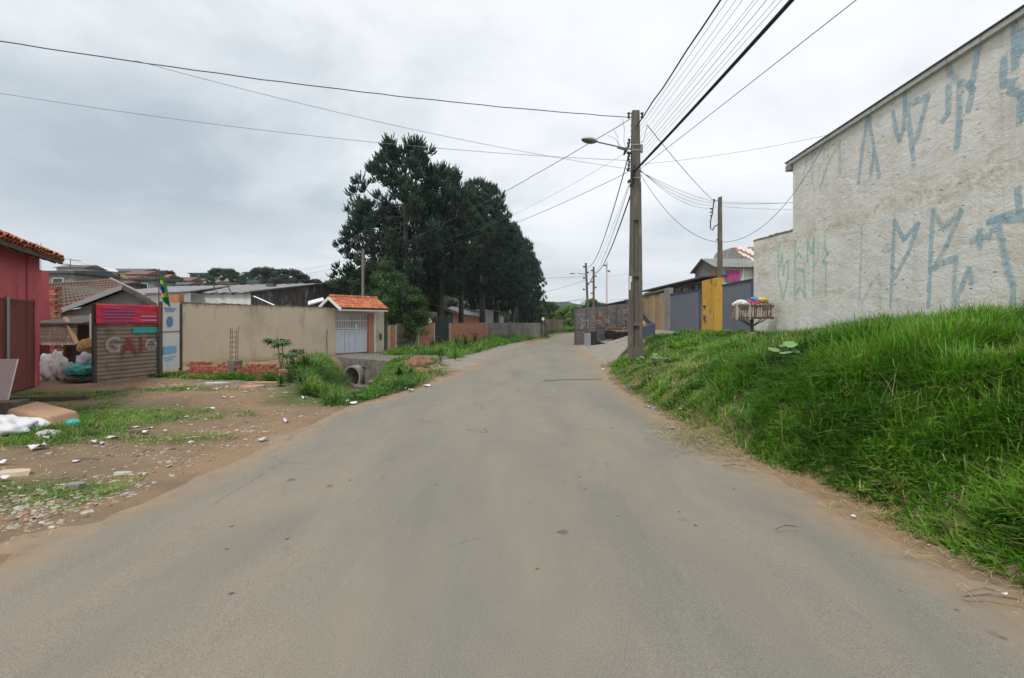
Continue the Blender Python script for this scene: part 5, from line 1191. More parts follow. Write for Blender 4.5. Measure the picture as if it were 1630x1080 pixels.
def warehouse():
    C1 = Vector((-15.6, 30)); e = Vector((-.97, .246)); f = Vector((.246, .97))
    t = thing('warehouse', (-17, 33, 0), 'low warehouse with white side wall and black streaked gable behind the beige wall', 'warehouse')
    zc, za = 3.34, 4.34
    m = MB(); m.wall(C1+e*14, C1, .15, -.5, zc-.02); m.build('side_wall', M['whitewall'], t)
    m = MB(); q = [C1, C1+f*7, C1+f*14]; m.poly([(q[0].x, q[0].y, -.5), (q[2].x, q[2].y, -.5), (q[2].x, q[2].y, zc), (q[1].x, q[1].y, za), (q[0].x, q[0].y, zc)], (-.15, .04, 0)); m.build('gable', M['stained'], t)
    A, B_ = C1-e*.15-f*.25, C1+e*14; R0, R1 = C1+f*7-e*.15, C1+f*7+e*14
    v = lambda p, z: Vector((p.x, p.y, z))
    m = MB(); n = 70
    for k in range(n):
        a, b = k/n, (k+1)/n; z0, z1 = .025*math.sin(k*math.pi/2), .025*math.sin((k+1)*math.pi/2)
        m.add([v(A.lerp(B_, a), zc+z0), v(A.lerp(B_, b), zc+z1), v(R0.lerp(R1, b), za+.06+z1), v(R0.lerp(R1, a), za+.06+z0)], [(0, 1, 2, 3)])
    E0, E1 = C1+f*14-e*.15, C1+f*14+e*14
    m.add([v(R0, za+.06), v(R1, za+.06), v(E1, zc), v(E0, zc)], [(0, 1, 2, 3)])
    m.build('roof', M['asbestos'], t)
    m = MB(); m.beam(v(A, zc-.0), v(R0, za+.02), .06, .12); m.beam(v(R0, za+.02), v(E0, zc-.02), .06, .12); m.build('verge_trim', M['slate'], t)
    for px, py in ((345, 464), (368, 465)):
        p = P(px, py, 30.4); m = MB(); m.tube([p+Vector((-.25, 0, .45)), p+Vector((-.05, 0, .05)), p+Vector((.15, -.1, -.15)), p+Vector((.3, -.1, -.15))], .035, 5); m.build('bracket', M['steel'], t)
    p, q = P(404, 472, 29.9), P(438, 487, 29.6); m = MB(); m.tube([p, q], .05, 6); m.build('slanted_pipe', M['galv'], t)
    p = P(432, 456, 35); m = MB(); m.box(p, (.5, .5, .4)); m.build('roof_tank', M['slate'], t)
    # neighbouring long grey roof at left, seen over the yard
    a, b = P(215, 470, 27), P(300, 466, 29); n = Vector((-2, 8, .9)); t = thing('shed', (a.x, 30, 0), 'long flat grey sheet roof behind the green and yellow flag', 'shed')
    m = MB(); m.hexa([a, b, b+n, a+n], [p+Vector((0, 0, .08)) for p in (a, b, b+n, a+n)]); m.build('roof', M['asbestos'], t)
    m = MB(); m.wall((a.x, a.y+.2), (b.x, b.y+.2), .1, 0, a.z, z1b=b.z); m.build('wall', M['whitewall'], t)
    p = P(282, 468, 26); m = MB(); m.box((p.x, p.y, 1.5), (.45, .4, 3.0)); o = m.build('chimney_stack', M['brickwall'], None, org=(p.x, p.y, 0)); tag(o, 'small orange brick stack just left of the long beige wall', 'chimney')
    a, b = P(490, 487, 27.5), P(516, 480, 28.5); t = thing('shed', (a.x, 28, 0), 'pale sheet canopy tucked left of the clay tiled gate porch', 'shed')
    m = MB(); n = Vector((-1.2, 3, .3)); m.hexa([a, b, b+n, a+n], [p+Vector((0, 0, .07)) for p in (a, b, b+n, a+n)]); m.build('roof', M['white'], t)
    m = MB(); m.box(((a.x+b.x)/2, 29, .9), (.1, .1, 2.0)); m.build('post', M['wood'], t)
warehouse()

def behind_trees():
    # timber house behind the orange brick wall
    Y = 40; t = thing('house', (-5.6, 40, 0), 'dark timber house with white window band behind the orange brick wall', 'house')
    A, B_ = P(655, 488, Y), P(700, 500, Y); ap = P(662, 477, Y); r = P(713, 497.5, Y)
    m = MB(); m.poly([(P(640, 0, Y).x, Y, -.1), (r.x, Y, -.1), (r.x, Y, r.z), ap, (P(640, 0, Y).x, Y, ap.z-.3)], (0, 3.5, 0)); m.build('wall', M['darkwood'], t)
    m = MB(); o = Vector((0, -.5, .06)); u = Vector((0, 4.5, .06)); a = ap+Vector((-.1, 0, .04)); b = r+Vector((.3, 0, -.04)); m.hexa([a+o, b+o, b+u, a+u], [p+Vector((0, 0, .1)) for p in (a+o, b+o, b+u, a+u)]); m.build('roof', M['claybrown'], t)
    p, q = P(672, 497, Y-.15), P(695.5, 506, Y-.15); m = MB(); m.box(((p.x+q.x)/2, Y-.12, (p.z+q.z)/2), (q.x-p.x, .1, p.z-q.z)); m.build('white_panel', M['white'], t)
    p, q = P(675, 506, Y-.15), P(694, 513, Y-.15); m = MB(); m.box(((p.x+q.x)/2, Y-.03, (p.z+q.z)/2), (q.x-p.x, .06, p.z-q.z)); m.build('window', M['glass'], t)
    p, q = P(692, 502, Y-.6), P(688, 516, Y-.6); m = MB(); m.tube([p, q], .03, 5); m.build('prop', M['galv'], t)
    t = thing('shed', (-4.5, 46, 0), 'low grey sheet roof shed behind the araucaria trunks', 'shed')
    a, b = P(704, 496, 46), P(770, 506.5, 48); m = MB(); o = Vector((.4, 4, .5)); m.hexa([a, b, b+o, a+o], [p+Vector((0, 0, .08)) for p in (a, b, b+o, a+o)]); m.build('roof', M['asbestos'], t)
    m = MB(); m.wall((a.x, a.y+.2), (b.x, b.y+.2), .1, 0, a.z-.02, z1b=b.z-.02); m.build('wall', M['brickwall'], t)
    t = thing('house', (-3.4, 55, 0), 'white gabled house glimpsed between far araucaria trunks', 'house')
    Yh = 55; a, b, c = P(764, 506, Yh), P(783, 493, Yh), P(800, 502, Yh); m = MB(); m.poly([(a.x, Yh, 0), (c.x, Yh, 0), c, b, a], (0, 4, 0)); m.build('wall', M['white'], t)
    m = MB(); o = Vector((0, -.3, .05)); u = Vector((0, 4.3, .05)); m.hexa([b+o, c+o+Vector((.2, 0, -.1)), c+u+Vector((.2, 0, -.1)), b+u], [p+Vector((0, 0, .1)) for p in (b+o, c+o+Vector((.2, 0, -.1)), c+u+Vector((.2, 0, -.1)), b+u)]); m.build('roof', M['asbestos'], t)
    t = thing('house', (-6.8, 45, 0), 'small house with red and pale tiled roof high behind the trees', 'house')
    Yh = 48; a, b, c = P(654, 478, Yh), P(661, 467, Yh), P(671, 477, Yh); m = MB(); m.hexa([a, c, c+Vector((.5, 3, 1)), b+Vector((0, 2, .2))], [p+Vector((0, 0, .12)) for p in (a, c, c+Vector((.5, 3, 1)), b+Vector((0, 2, .2)))]); m.build('roof', M['clay'], t)
    m = MB(); m.box(((a.x+c.x)/2, Yh+1.5, a.z/2), (c.x-a.x-.1, 2.2, a.z)); m.build('wall', M['pale'], t)
    p = P(578, 0, 29); m = MB(); m.tube([(p.x, 29, 0), (p.x, 29, P(0, 397, 29).z)], [.11, .08], 8); o = m.build('service_pole', M['wood'], None, org=(p.x, 29, 0)); tag(o, 'thin pale wooden pole rising behind the clay tiled gate porch', 'pole')
behind_trees()

# ------------------------------------------------------------------ houses on the hill, far left
def hill_house(px0, px1, ptop, pbase, Y, wall, roof, label, kind='gable', face=0, extra=None):
    x0, x1 = P(px0, 0, Y).x, P(px1, 0, Y).x; zt, zb_ = P(0, ptop, Y).z, P(0, pbase, Y).z
    cx = (x0+x1)/2; g = h1(cx, Y); zb0 = min(zb_, g)-1.5; dpt = max(4, (x1-x0)*.8); rh = (zt-zb_)*.42
    t = thing('hillside_house', (cx, Y, g), label, 'house')
    m = MB(); m.box((cx, Y+dpt/2, (zb0+zt-rh)/2), (x1-x0, dpt, zt-rh-zb0)); m.build('wall', M[wall], t)
    o = .35
    if kind == 'gable':     # ridge parallel to picture
        m = MB(); y0, y1, ym = Y-o, Y+dpt+o, Y+dpt/2
        m.poly([(x0-o, y0, zt-rh-.05), (x0-o, ym, zt), (x0-o, y1, zt-rh-.05)], (x1-x0+2*o, 0, 0)); m.build('roof', M[roof], t)
    elif kind == 'front':   # gable faces viewer
        m = MB(); m.poly([(x0-o, Y-o, zt-rh), (x1+o, Y-o, zt-rh), (cx, Y-o, zt)], (0, dpt+2*o, 0)); m.build('roof', M[roof], t)
        m = MB(); m.poly([(x0, Y-o-.03, zt-rh+.03), (x1, Y-o-.03, zt-rh+.03), (cx, Y-o-.03, zt-.3)], (0, .02, 0)); m.build('gable', M[wall], t)
    else:
        m = MB(); m.hexa([(x0-o, Y-o, zt-rh), (x1+o, Y-o, zt-rh), (x1+o, Y+dpt+o, zt-rh), (x0-o, Y+dpt+o, zt-rh)], [(x0-o, Y-o, zt-rh+.25), (x1+o, Y-o, zt-rh+.25), (x1+o, Y+dpt+o, zt-.1), (x0-o, Y+dpt+o, zt-.1)]); m.build('roof', M[roof], t)
    n = max(1, int((x1-x0)/2.4))
    for k in range(n):
        xw = x0+(x1-x0)*(k+.5)/n; zw = zt-rh-.9
        m = MB(); m.box((xw, Y-.03, zw), (1.1, .1, .95)); fr = m.build('window', M['white'], t)
        m = MB(); m.box((xw, Y-.09, zw), (.92, .05, .78)); m.build('pane', M['glass'], fr)
    return t
HH = [
 (68, 118, 424, 452, 50, 'concrete', 'slate', 'streaked grey concrete house wall just above the red annex', 'flat'),
 (90, 132, 420, 434, 75, 'pale', 'claybrown', 'house with red hipped roof below the television aerial', 'gable'),
 (118, 150, 432, 446, 60, 'brickwall', 'claybrown', 'low brick house with brown roof left of the pale green gable', 'gable'),
 (141, 160, 424, 440, 88, 'palegreen', 'white', 'pale green gabled end of the long dark roofed house', 'front'),
 (152, 224, 425, 442, 92, 'ochre', 'slate', 'long house with dark slate roof on the left hilltop', 'gable'),
 (200, 232, 430, 446, 85, 'orangepaint', 'claybrown', 'orange house with clay roof at the end of the long dark roof', 'gable'),
 (160, 205, 438, 452, 70, 'ochre', 'claybrown', 'ochre house with brown roof below the long dark roof', 'gable'),
 (212, 246, 438, 456, 64, 'greywall', 'slate', 'grey house with dark roof left of the flag', 'flat'),
 (262, 302, 440, 456, 95, 'pale', 'claybrown', 'pale house partly hidden right of the flag', 'gable'),
 (302, 329, 432, 442, 140, 'slate', 'slate', 'small dark flat roofed house on the hill crest', 'flat'),
 (292, 322, 441, 455, 120, 'ochre', 'asbestos', 'pale yellow house below the dark flat roofed one', 'flat'),
 (332, 352, 439, 449, 150, 'white', 'asbestos', 'tiny white house between bushes on the crest', 'gable'),
 (356, 380, 435, 450, 148, 'pale', 'claybrown', 'pale house with brown roof left of the light blue house', 'gable'),
 (378, 401, 433, 448, 145, 'skyblue', 'slate', 'light blue house under a dark gable on the crest', 'front'),
 (340, 356, 449, 458, 110, 'teal', 'asbestos', 'small turquoise shack low on the hill', 'flat'),
 (376, 402, 450, 461, 105, 'pale', 'asbestos', 'low pale house below the light blue house', 'gable'),
 (425, 447, 448, 460, 115, 'slate', 'slate', 'dark low house beneath the umbrella araucaria', 'gable'),
]
HH += [
 (240, 262, 436, 450, 100, 'pale', 'clay', 'pale house with red roof right behind the flag tip', 'gable'),
 (318, 338, 446, 458, 100, 'greywall', 'asbestos', 'grey house above the left half of the white warehouse wall', 'gable'),
 (352, 374, 447, 460, 98, 'brickwall', 'claybrown', 'brick house above the middle of the white warehouse wall', 'flat'),
 (404, 424, 446, 459, 120, 'white', 'claybrown', 'white house with brown roof left of the umbrella araucaria', 'gable'),
 (448, 470, 452, 462, 125, 'orangepaint', 'asbestos', 'orange house low under the umbrella araucaria', 'gable'),
 (474, 500, 450, 461, 120, 'pale', 'clay', 'pale house with red roof right of the umbrella araucaria', 'gable'),
 (176, 200, 446, 458, 62, 'greywall', 'claybrown', 'grey house with brown roof just above the brown tiled shed', 'gable'),
 (272, 296, 448, 460, 75, 'pale', 'slate', 'pale house with dark roof above the orange brick stack', 'gable'),
]
for a in HH: hill_house(*a)
p = P(112, 0, 48); t = thing('tv_aerial', (p.x, 48, P(0, 424, 48).z), 'roof television aerial with two crossed booms above the left houses', 'aerial')
m = MB(); m.tube([(p.x, 48, P(0, 428, 48).z), (p.x, 48, P(0, 412, 48).z)], .03, 5); m.build('mast', M['steel'], t)
m = MB(); m.tube([P(110, 414, 48), P(129, 415, 48)], .025, 4); m.build('boom', M['steel'], t)
m = MB(); m.tube([P(92, 420, 48), P(131, 424, 48)], .025, 4); m.build('boom', M['steel'], t)
# ------------------------------------------------------------------ grass
def blades(base, h, w, az, lean, droop, col, name, mat='grass'):
    n = len(h); ts = np.array([0, .36, .72, 1.0]); ws = np.array([.75, 1.0, .62, 0])
    dx, dy = np.cos(az), np.sin(az); px, py = -dy, dx
    V = np.zeros((n, 7, 3), np.float32)
    for k, t in enumerate(ts):
        hor = h*(lean*t+droop*t*t*.9); up = h*(t*(1-.25*lean)-droop*t**2.2*.62)
        cx = base[:, 0]+dx*hor; cy_ = base[:, 1]+dy*hor; cz = base[:, 2]+up
        if k < 3:
            hw = w*ws[k]*.5
            V[:, 2*k, 0] = cx-px*hw; V[:, 2*k, 1] = cy_-py*hw; V[:, 2*k, 2] = cz
            V[:, 2*k+1, 0] = cx+px*hw; V[:, 2*k+1, 1] = cy_+py*hw; V[:, 2*k+1, 2] = cz
        else: V[:, 6, 0] = cx; V[:, 6, 1] = cy_; V[:, 6, 2] = cz
    b = (np.arange(n)*7)[:, None]
    Q = np.concatenate([b+np.array([0, 1, 3, 2]), b+np.array([2, 3, 5, 4])]); T = b+np.array([4, 5, 6])
    cols = np.repeat(col, 7, axis=0)
    return fast_mesh(name, V.reshape(-1, 3), Q, T, M[mat], cols)
FR = np.array([(.092, .24, .020), (.13, .305, .026), (.058, .170, .018), (.18, .33, .036), (.036, .10, .016), (.36, .31, .16)])
def field(n, xr, yr, dens, hfun, label, seed, wbase=.006, tuft=.09, per=14, name='grass', straw=.05, dark=0, wfar=.00055):
    r = np.random.default_rng(seed)
    c = np.empty((0, 2)); tries = 0
    nt = n//per
    while len(c) < nt and tries < 40:
        x = r.uniform(*xr, nt*2); y = r.uniform(*yr, nt*2); p = dens(x, y); k = r.random(nt*2) < p
        c = np.concatenate([c, np.stack([x[k], y[k]], 1)]); tries += 1
    c = c[:nt]
    nt = len(c); x = np.repeat(c[:, 0], per); y = np.repeat(c[:, 1], per); N = len(x)
    th = r.uniform(0, 2*np.pi, N); rr = tuft*np.sqrt(r.random(N))
    tv = np.repeat(r.normal(0, 1, nt), per); tc = np.repeat(r.random(nt), per)
    x = x+np.cos(th)*rr; y = y+np.sin(th)*rr
    ok = dens(x, y) > .03
    x, y, th, tv, tc = x[ok], y[ok], th[ok], tv[ok], tc[ok]; N = len(x)
    z = H(x, y)-.015; clump = fbm(x*.8, y*.8, 41, 3)
    h = hfun(x, y)*(.30+1.4*clump)*r.uniform(.55, 1.25, N)*(1+.12*tv)
    az = th+r.normal(0, .7, N); big = fbm(x*.5+3, y*.5, 51, 2)
    lean = np.clip(r.normal(.35, .22, N), .02, 1); droop = np.clip(r.normal(.55, .3, N), .0, 1.1)
    wz = wbase*(.7+.6*r.random(N))+y*wfar
    f = .55*fbm(x*1.1, y*1.1, 61, 3)+.25*tc+.2*r.random(N)
    idx = np.select([f < .31, f < .42, f < .52, f < .62], [4, 2, 0, 1], 3)
    if dark: idx = np.where(r.random(N) < dark, 4, idx)
    idx = np.where(r.random(N) < straw*(1+3*(clump < .38)), 5, idx)
    col = FR[idx]*r.uniform(.8, 1.2, (N, 1))
    me = blades(np.stack([x, y, z], 1), h, wz, az, lean, droop, col, name); o = link(name, me); tag(o, label, None, None, 'stuff'); print(name, N); return o

def dens_bank(x, y):
    s = x-XR(y)-.12; e = fbm(x*2.2, y*2.2, 71, 2)*.5
    inside = sm((s-e*.28)/.30)*(x < XW(y)-.05)*sm((yb(np.maximum(x, 2.8))-y+.5)/1.2)
    bare = fbm(x*1.3, y*1.3, 77, 2); inside = inside*np.where(bare < .36, .22, 1)*np.clip(.35+1.6*(fbm(x*1.5, y*1.5, 31, 2)-.25), .25, 1.2)
    vis = (np.abs(x/np.maximum(y, .5)) < 1.25)
    return inside*vis*np.clip(6.0/np.maximum(y, 2.2), .22, 1)
hb = lambda x, y: (.17+.22*sm((x-XR(y)-.3)/1.4))*(1-.55*sm((y-7)/7))*(1+.5*np.exp(-np.maximum(XW(y)-x, 0)/.8)*sm((16-y)/4))
field(100000, (2.6, 9.6), (1.9, 8.0), dens_bank, hb, 'lush overgrown green grass covering the near part of the roadside bank', 1, .0125, .10, 12)
field(110000, (2.6, 10.4), (8.0, 27), dens_bank, hb, 'green grass on the far end of the bank round the concrete pole', 2, .010, .12, 14, straw=.09)
field(5200, (2.7, 9.5), (2.2, 20), lambda x, y: dens_bank(x, y)*(fbm(x*.9, y*.9, 99, 2) > .46), lambda x, y: .50*(1-.4*sm((y-7)/7)), 'tall thin seed stalks standing above the bank grass', 12, .004, .2, 3, straw=.45)
field(15000, (2.7, 9.5), (2.2, 18), lambda x, y: dens_bank(x, y)*(fbm(x*1.3, y*1.3, 123, 2) > .60), lambda x, y: .17+0*x, 'low broad leaved weeds growing through the bank grass', 13, .034, .12, 12, dark=.3, straw=.02)
# thin dry runners at the foot of the bank
def dens_foot(x, y): s = x-XR(y)-.12; return sm(s/.15)*(1-sm((s-.35)/.35))*np.clip(fbm(x*3, y*3, 5, 2)*2-.75, 0, 1)*(np.abs(x/np.maximum(y, .5)) < 1.3)
field(16000, (2.5, 4.4), (2.0, 16), dens_foot, lambda x, y: .10+0*x, 'short dry grass fringe along the right road edge', 3, .005, .07, 10, straw=.35)
# left lot and ditch
def dens_lot(x, y):
    g = grassy(x, y)*(x < XL(y)-.15)*(y < 21)
    dz = (x > -7.6)*(y > 9.2)
    return np.clip(g*1.5-.75*fbm(x*3.1, y*3.1, 15, 3), 0, 1)*np.where(dz > 0, 0, 1)*(x/np.maximum(y, 1) > -1.15)
field(42000, (-14, -3.3), (3.0, 17), dens_lot, lambda x, y: .055+.05*np.exp(-(((x+7.4)/1.9)**2+((y-7.3)/.9)**2))*1.7, 'patchy short green grass on the dirt lot left of the road', 4, .005, .10, 12, straw=.16)
def dens_ditch(x, y):
    cx = np.interp(y, [9.5, 11, 13.6, 17, 20.5], [-3.4, -4.0, -4.8, -5.4, -6.3])
    side = np.exp(-((x-cx)/1.75)**2); bed = (np.abs(x-cx) < .62)*(y > 13.8); side = side*sm((x-np.interp(y, [9.2, 12, 13.8, 20], [-3.1, -5.2, -6.5, -8.4])-.9*(fbm(x*1.4, y*1.4, 88, 2)-.4))/.5)
    m = side*sm((y-8.9)/.8)*sm((21.2-y)/.8)*np.where(bed, .0, 1)*(x < XL(y)-.12)
    spoil = np.exp(-(((x+3.1)/.55)**2+((y-16.6)/1.1)**2)); lowwall = (x < -6.1)*(y > 13.6)*(y < 15.1)
    mouth = np.exp(-((x+6.0)**2+(y-19.6)**2)/1.7)
    return np.clip(m*(1-.9*spoil)*(1-lowwall)*(1-mouth), 0, 1)*(np.clip(fbm(x*1.6, y*1.6, 19, 2)*3.2-.9, 0, 1)*.8+.2)
hd = lambda x, y: np.interp(x/y, [-.345, -.33, -.245, -.225], [.42, .15, .13, .22])*(.75+.7*fbm(x*.9, y*.9, 91, 2))*(.55+.45*sm((y-9.3)/2.5))
field(52000, (-8.6, -1.6), (8.8, 21.6), dens_ditch, hd, 'tall rank grass filling the ditch in front of the culvert', 5, .010, .16, 14, straw=.05, dark=.38)
def dens_verge(x, y): return sm((XL(y)-1.15-x)/.35)*sm((x+7.0-(y-21)*.24)/.4)*sm((y-20.6)/1)*(y < 47)*np.where((y < 23.5), x > -2.7, 1)
field(26000, (-7, 2.4), (20.6, 47), dens_verge, lambda x, y: .42+.1*np.sin(x*3), 'weeds and long grass along the foot of the orange brick wall', 6, .009, .22, 14, dark=.2)
def dens_far(x, y): return sm((y-far_edge(x)-.3)/1.0)*1.0
field(9000, (4, 16), (60, 84), dens_far, lambda x, y: .9+0*x, 'tall grass beyond the road bend', 7, .03, .3, 12)
def dens_pt(x, y): return np.exp(-(((x-3.1)/1.4)**2+((y-49.5)/3.5)**2))*(x < XL(y)+.1)
field(2500, (1, 5), (45, 55), dens_pt, lambda x, y: .22+0*x, 'small grass triangle at the bend by the barred gate', 8, .02, .2, 10, straw=.3)
# base of walls on the lot
def dens_wallfoot(x, y):
    d1 = np.abs((x+11.0)*.86-(y-14.9)*.5*0)*0+np.abs(y-np.interp(x, [-11.2, -9.6, -7.8, -6.1], [15.2, 14.6, 14.15, 13.6]))
    return np.exp(-(d1/.28)**2)*(x > -11.4)*(x < -5.9)*np.clip(fbm(x*2, y*2, 8, 2)*3-1.1, 0, 1)
field(7000, (-11.4, -5.9), (13, 15.6), dens_wallfoot, lambda x, y: .16+.18*(x > -7), 'weedy grass at the foot of the low broken brick walls', 9, .007, .12, 12, dark=.25)

# cut dry grass lying flat
def straw(label, cx, cy_, rx, ry, n, seed, L=.16):
    r = np.random.default_rng(seed); x = r.normal(cx, rx, n); y = r.normal(cy_, ry, n); z = np.maximum(H(x, y), .03)+.012+r.random(n)*.03
    az = r.uniform(0, 2*np.pi, n); l = L*r.uniform(.4, 1.3, n); w = .003+.0004*y; dx, dy = np.cos(az)*l/2, np.sin(az)*l/2; c = r.normal(0, .25, n)
    V = np.zeros((n, 6, 3)); 
    for k, (a, zz) in enumerate(((-1, 0), (0, .012), (1, 0))):
        bx = x+dx*a-np.sin(az)*(a*a)*c*.05; by = y+dy*a+np.cos(az)*(a*a)*c*.05
        V[:, 2*k] = np.stack([bx-np.sin(az)*w/2, by+np.cos(az)*w/2, z+zz], 1); V[:, 2*k+1] = np.stack([bx+np.sin(az)*w/2, by-np.cos(az)*w/2, z+zz], 1)
    b = (np.arange(n)*6)[:, None]; Q = np.concatenate([b+np.array([0, 1, 3, 2]), b+np.array([2, 3, 5, 4])])
    col = np.array([(.46, .40, .22), (.36, .30, .16), (.22, .19, .09), (.30, .30, .12)])[r.integers(0, 4, n)]*r.uniform(.8, 1.2, (n, 1))
    o = link('straw', fast_mesh('straw', V.reshape(-1, 3), Q, np.zeros((0, 3), int), M['grass'], np.repeat(col, 6, 0))); tag(o, label, None, None, 'stuff')
straw('heap of pale cut dry grass spilling onto the right road edge', 2.62, 6.9, .28, .55, 1300, 1)
straw('dry grass and twigs scattered on the dirt verge at the right road edge', 3.02, 4.2, .16, 1.3, 380, 2, .13)
straw('dry stalks lying on the verge nearer the pole', 2.72, 9.8, .13, 1.9, 350, 3)
straw('patch of flattened yellow grass halfway up the bank', 4.9, 7.0, .35, .3, 500, 4, .2)
straw('dry uprooted grass on the orange soil heap by the ditch', -3.0, 16.0, .6, .9, 900, 5, .28)
straw('scattered stalks on the left dirt lot', -5.3, 5.6, 1.2, 1.6, 220, 6)

# ------------------------------------------------------------------ leafy plants
def leaf_quad(V, Fq, Cc, base, d, up, L, w, bend, col, seg=4):
    d = d.normalized(); side = d.cross(up).normalized(); nrm = side.cross(d).normalized(); b = len(V)
    for k in range(seg+1):
        t = k/seg; p = base+d*L*t-Vector((0, 0, 1))*bend*L*t*t+nrm*0; ww = w*math.sin(math.pi*min(1, .12+.88*t))**.8*.5 if k < seg else .002
        V += [p-side*ww+nrm*ww*.25, p, p+side*ww+nrm*ww*.25]; Cc += [col]*3
    for k in range(seg):
        a = b+3*k; Fq += [(a, a+1, a+4, a+3), (a+1, a+2, a+5, a+4)]
def plant(x, y, label, cat='plant', kind='broad', n=10, hgt=.8, L=.3, w=.08, z=None, col=(.05, .12, .03), seed=1, name='leafy_plant', group=None):
    r = random.Random(seed); g = h1(x, y) if z is None else z
    t = thing(name, (x, y, g), label, cat, group); st = MB(); V = []; Q = []; Cc = []
    top = Vector((x, y, g))
    if kind == 'castor':
        for s in range(3):
            a = r.uniform(0, 6.28); hh = hgt*r.uniform(.65, 1); tip = Vector((x+math.cos(a)*.12, y+math.sin(a)*.12, g+hh)); st.tube([(x, y, g-.05), tip.lerp(Vector((x, y, g)), .5)+Vector((.02, 0, 0)), tip], [.02, .015, .01], 5)
            for k in range(5):
                an = r.uniform(0, 6.28); q = tip+Vector((math.cos(an), math.sin(an), r.uniform(-.2, .4)))*r.uniform(.14, .30); st.tube([tip-Vector((0, 0, r.uniform(0, .25))), q], .006, 4)
                for m in range(8):
                    ang = an+(m-3.5)*.55; d = Vector((math.cos(ang), math.sin(ang), r.uniform(-.15, .15))); cc = tuple(c*r.uniform(.7, 1.4) for c in col)
                    leaf_quad(V, Q, Cc, q, d, Vector((0, 0, 1)), L*r.uniform(.7, 1.05), w, .35, cc, 3)
    elif kind == 'strap':
        for k in range(n):
            an = r.uniform(0, 6.28); d = Vector((math.cos(an)*.55, math.sin(an)*.55, 1.0)); cc = tuple(c*r.uniform(.8, 1.3) for c in col)
            leaf_quad(V, Q, Cc, top+Vector((math.cos(an)*.03, math.sin(an)*.03, 0)), d, Vector((math.sin(an), -math.cos(an), .2)).cross(d), hgt*r.uniform(.7, 1.1), w, .35, cc, 6)
        st.tube([(x, y, g-.03), (x, y, g+.12)], .03, 5)
    elif kind == 'round':
        for k in range(n):
            an = r.uniform(0, 6.28); rr = r.uniform(.05, .38); q = Vector((x+math.cos(an)*rr, y+math.sin(an)*rr, g+hgt*r.uniform(.75, 1.1))); st.tube([(x, y, g), (q.x, q.y, q.z-.08), q], .006, 4)
            b = len(V); cc = tuple(c*r.uniform(.8, 1.3) for c in col); tl = Vector((r.uniform(-.3, .3), -.25+r.uniform(-.3, .3), 1)).normalized(); sx = tl.cross(Vector((0, 1, 0))).normalized(); sy = tl.cross(sx)
            V.append(q); Cc.append(cc); K = 12
            for j in range(K):
                a2 = 2*math.pi*j/K; rad = L*.5*(1+.13*math.cos(5*a2))*(.55 if j == 0 else 1); V.append(q+sx*math.cos(a2)*rad+sy*math.sin(a2)*rad+tl*rad*.16); Cc.append(cc)
            Q += [(b, b+1+j, b+1+(j+1) % K) for j in range(K)]
    else:
        for s in range(max(3, n//4)):
            a = r.uniform(0, 6.28); tip = Vector((x+math.cos(a)*hgt*.35*r.random(), y+math.sin(a)*hgt*.35*r.random(), g+hgt*r.uniform(.6, 1.05))); st.tube([(x, y, g-.03), tip], [.012, .005], 4)
            for k in range(n):
                f = r.uniform(.25, 1); q = Vector((x, y, g)).lerp(tip, f); an = r.uniform(0, 6.28); cc = tuple(c*r.uniform(.65, 1.45) for c in col)
                leaf_quad(V, Q, Cc, q, Vector((math.cos(an), math.sin(an), r.uniform(.0, .7))), Vector((0, 0, 1)), L*r.uniform(.6, 1.1), w, .4, cc, 3)
    st.build('stem', M['bark'] if kind != 'strap' else M['leaf'], t)
    me = bpy.data.meshes.new('leaves'); o0 = Vector((x, y, g)); me.from_pydata([tuple(v-o0) for v in V], [], Q); ca = me.color_attributes.new('tint', 'FLOAT_COLOR', 'POINT')
    ca.data.foreach_set('color', np.array([(*c, 1) for c in Cc], np.float32).ravel()); me.materials.append(M['leaf']); link('leaves', me, t); return t
a = P(447, 0, 15.6); plant(a.x, 15.6, 'dark green castor bush with palmate leaves against the beige wall', kind='castor', hgt=1.05, L=.30, w=.075, seed=3)
a = P(462, 0, 15.0); plant(a.x, 15.0, 'smaller castor plant just right of the tall one by the beige wall', kind='castor', hgt=.72, L=.24, w=.065, seed=8)
a = P(384, 0, 14.9); plant(a.x, 14.9, 'strap leaved banana-like plant between rebar cage and red bricks', kind='strap', n=9, hgt=.85, w=.10, col=(.10, .19, .045), seed=4)
a = P(397, 0, 14.9); plant(a.x, 14.9, 'second strap leaved plant rising over the red bricks', kind='strap', n=6, hgt=.70, w=.09, col=(.10, .19, .045), seed=6)
for k, (px, Y, hh, s, lab) in enumerate(((487, 15.6, .8, 11, 'leafy dark shrub against the beige wall right of the castor plants'), (508, 16.5, .65, 12, 'low leafy weed under the right end of the beige wall'), (522, 15.2, .55, 13, 'bright green weed in front of the beige wall corner'),
                                       (462, 13.2, .40, 14, 'leafy weed at the right end of the red bricks'), (478, 11.8, .42, 15, 'broad leaved weed at the near edge of the ditch grass'), (447, 12.6, .30, 16, 'low weed at the foot of the ruined bricks'), (540, 18.0, .5, 17, 'shaded weed left of the pipe mouth'), (548, 19.6, .6, 18, 'drooping weed under the edge of the bridge deck'), (636, 14.5, .30, 19, 'dark creeping weed at the road edge below the soil heap'), (655, 14.6, .26, 20, 'low dark weed right beside the road below the soil heap'), (702, 19.2, .55, 21, 'pale leaved weed clump on top of the soil heap'), (725, 20.4, .5, 22, 'weed clump on the verge right of the soil heap'))):
    a = P(px, 0, Y); plant(a.x, Y, lab, n=16, hgt=hh*1.15, L=.15, w=.055, col=(.075, .16, .035) if k % 2 else (.045, .11, .03), seed=s)
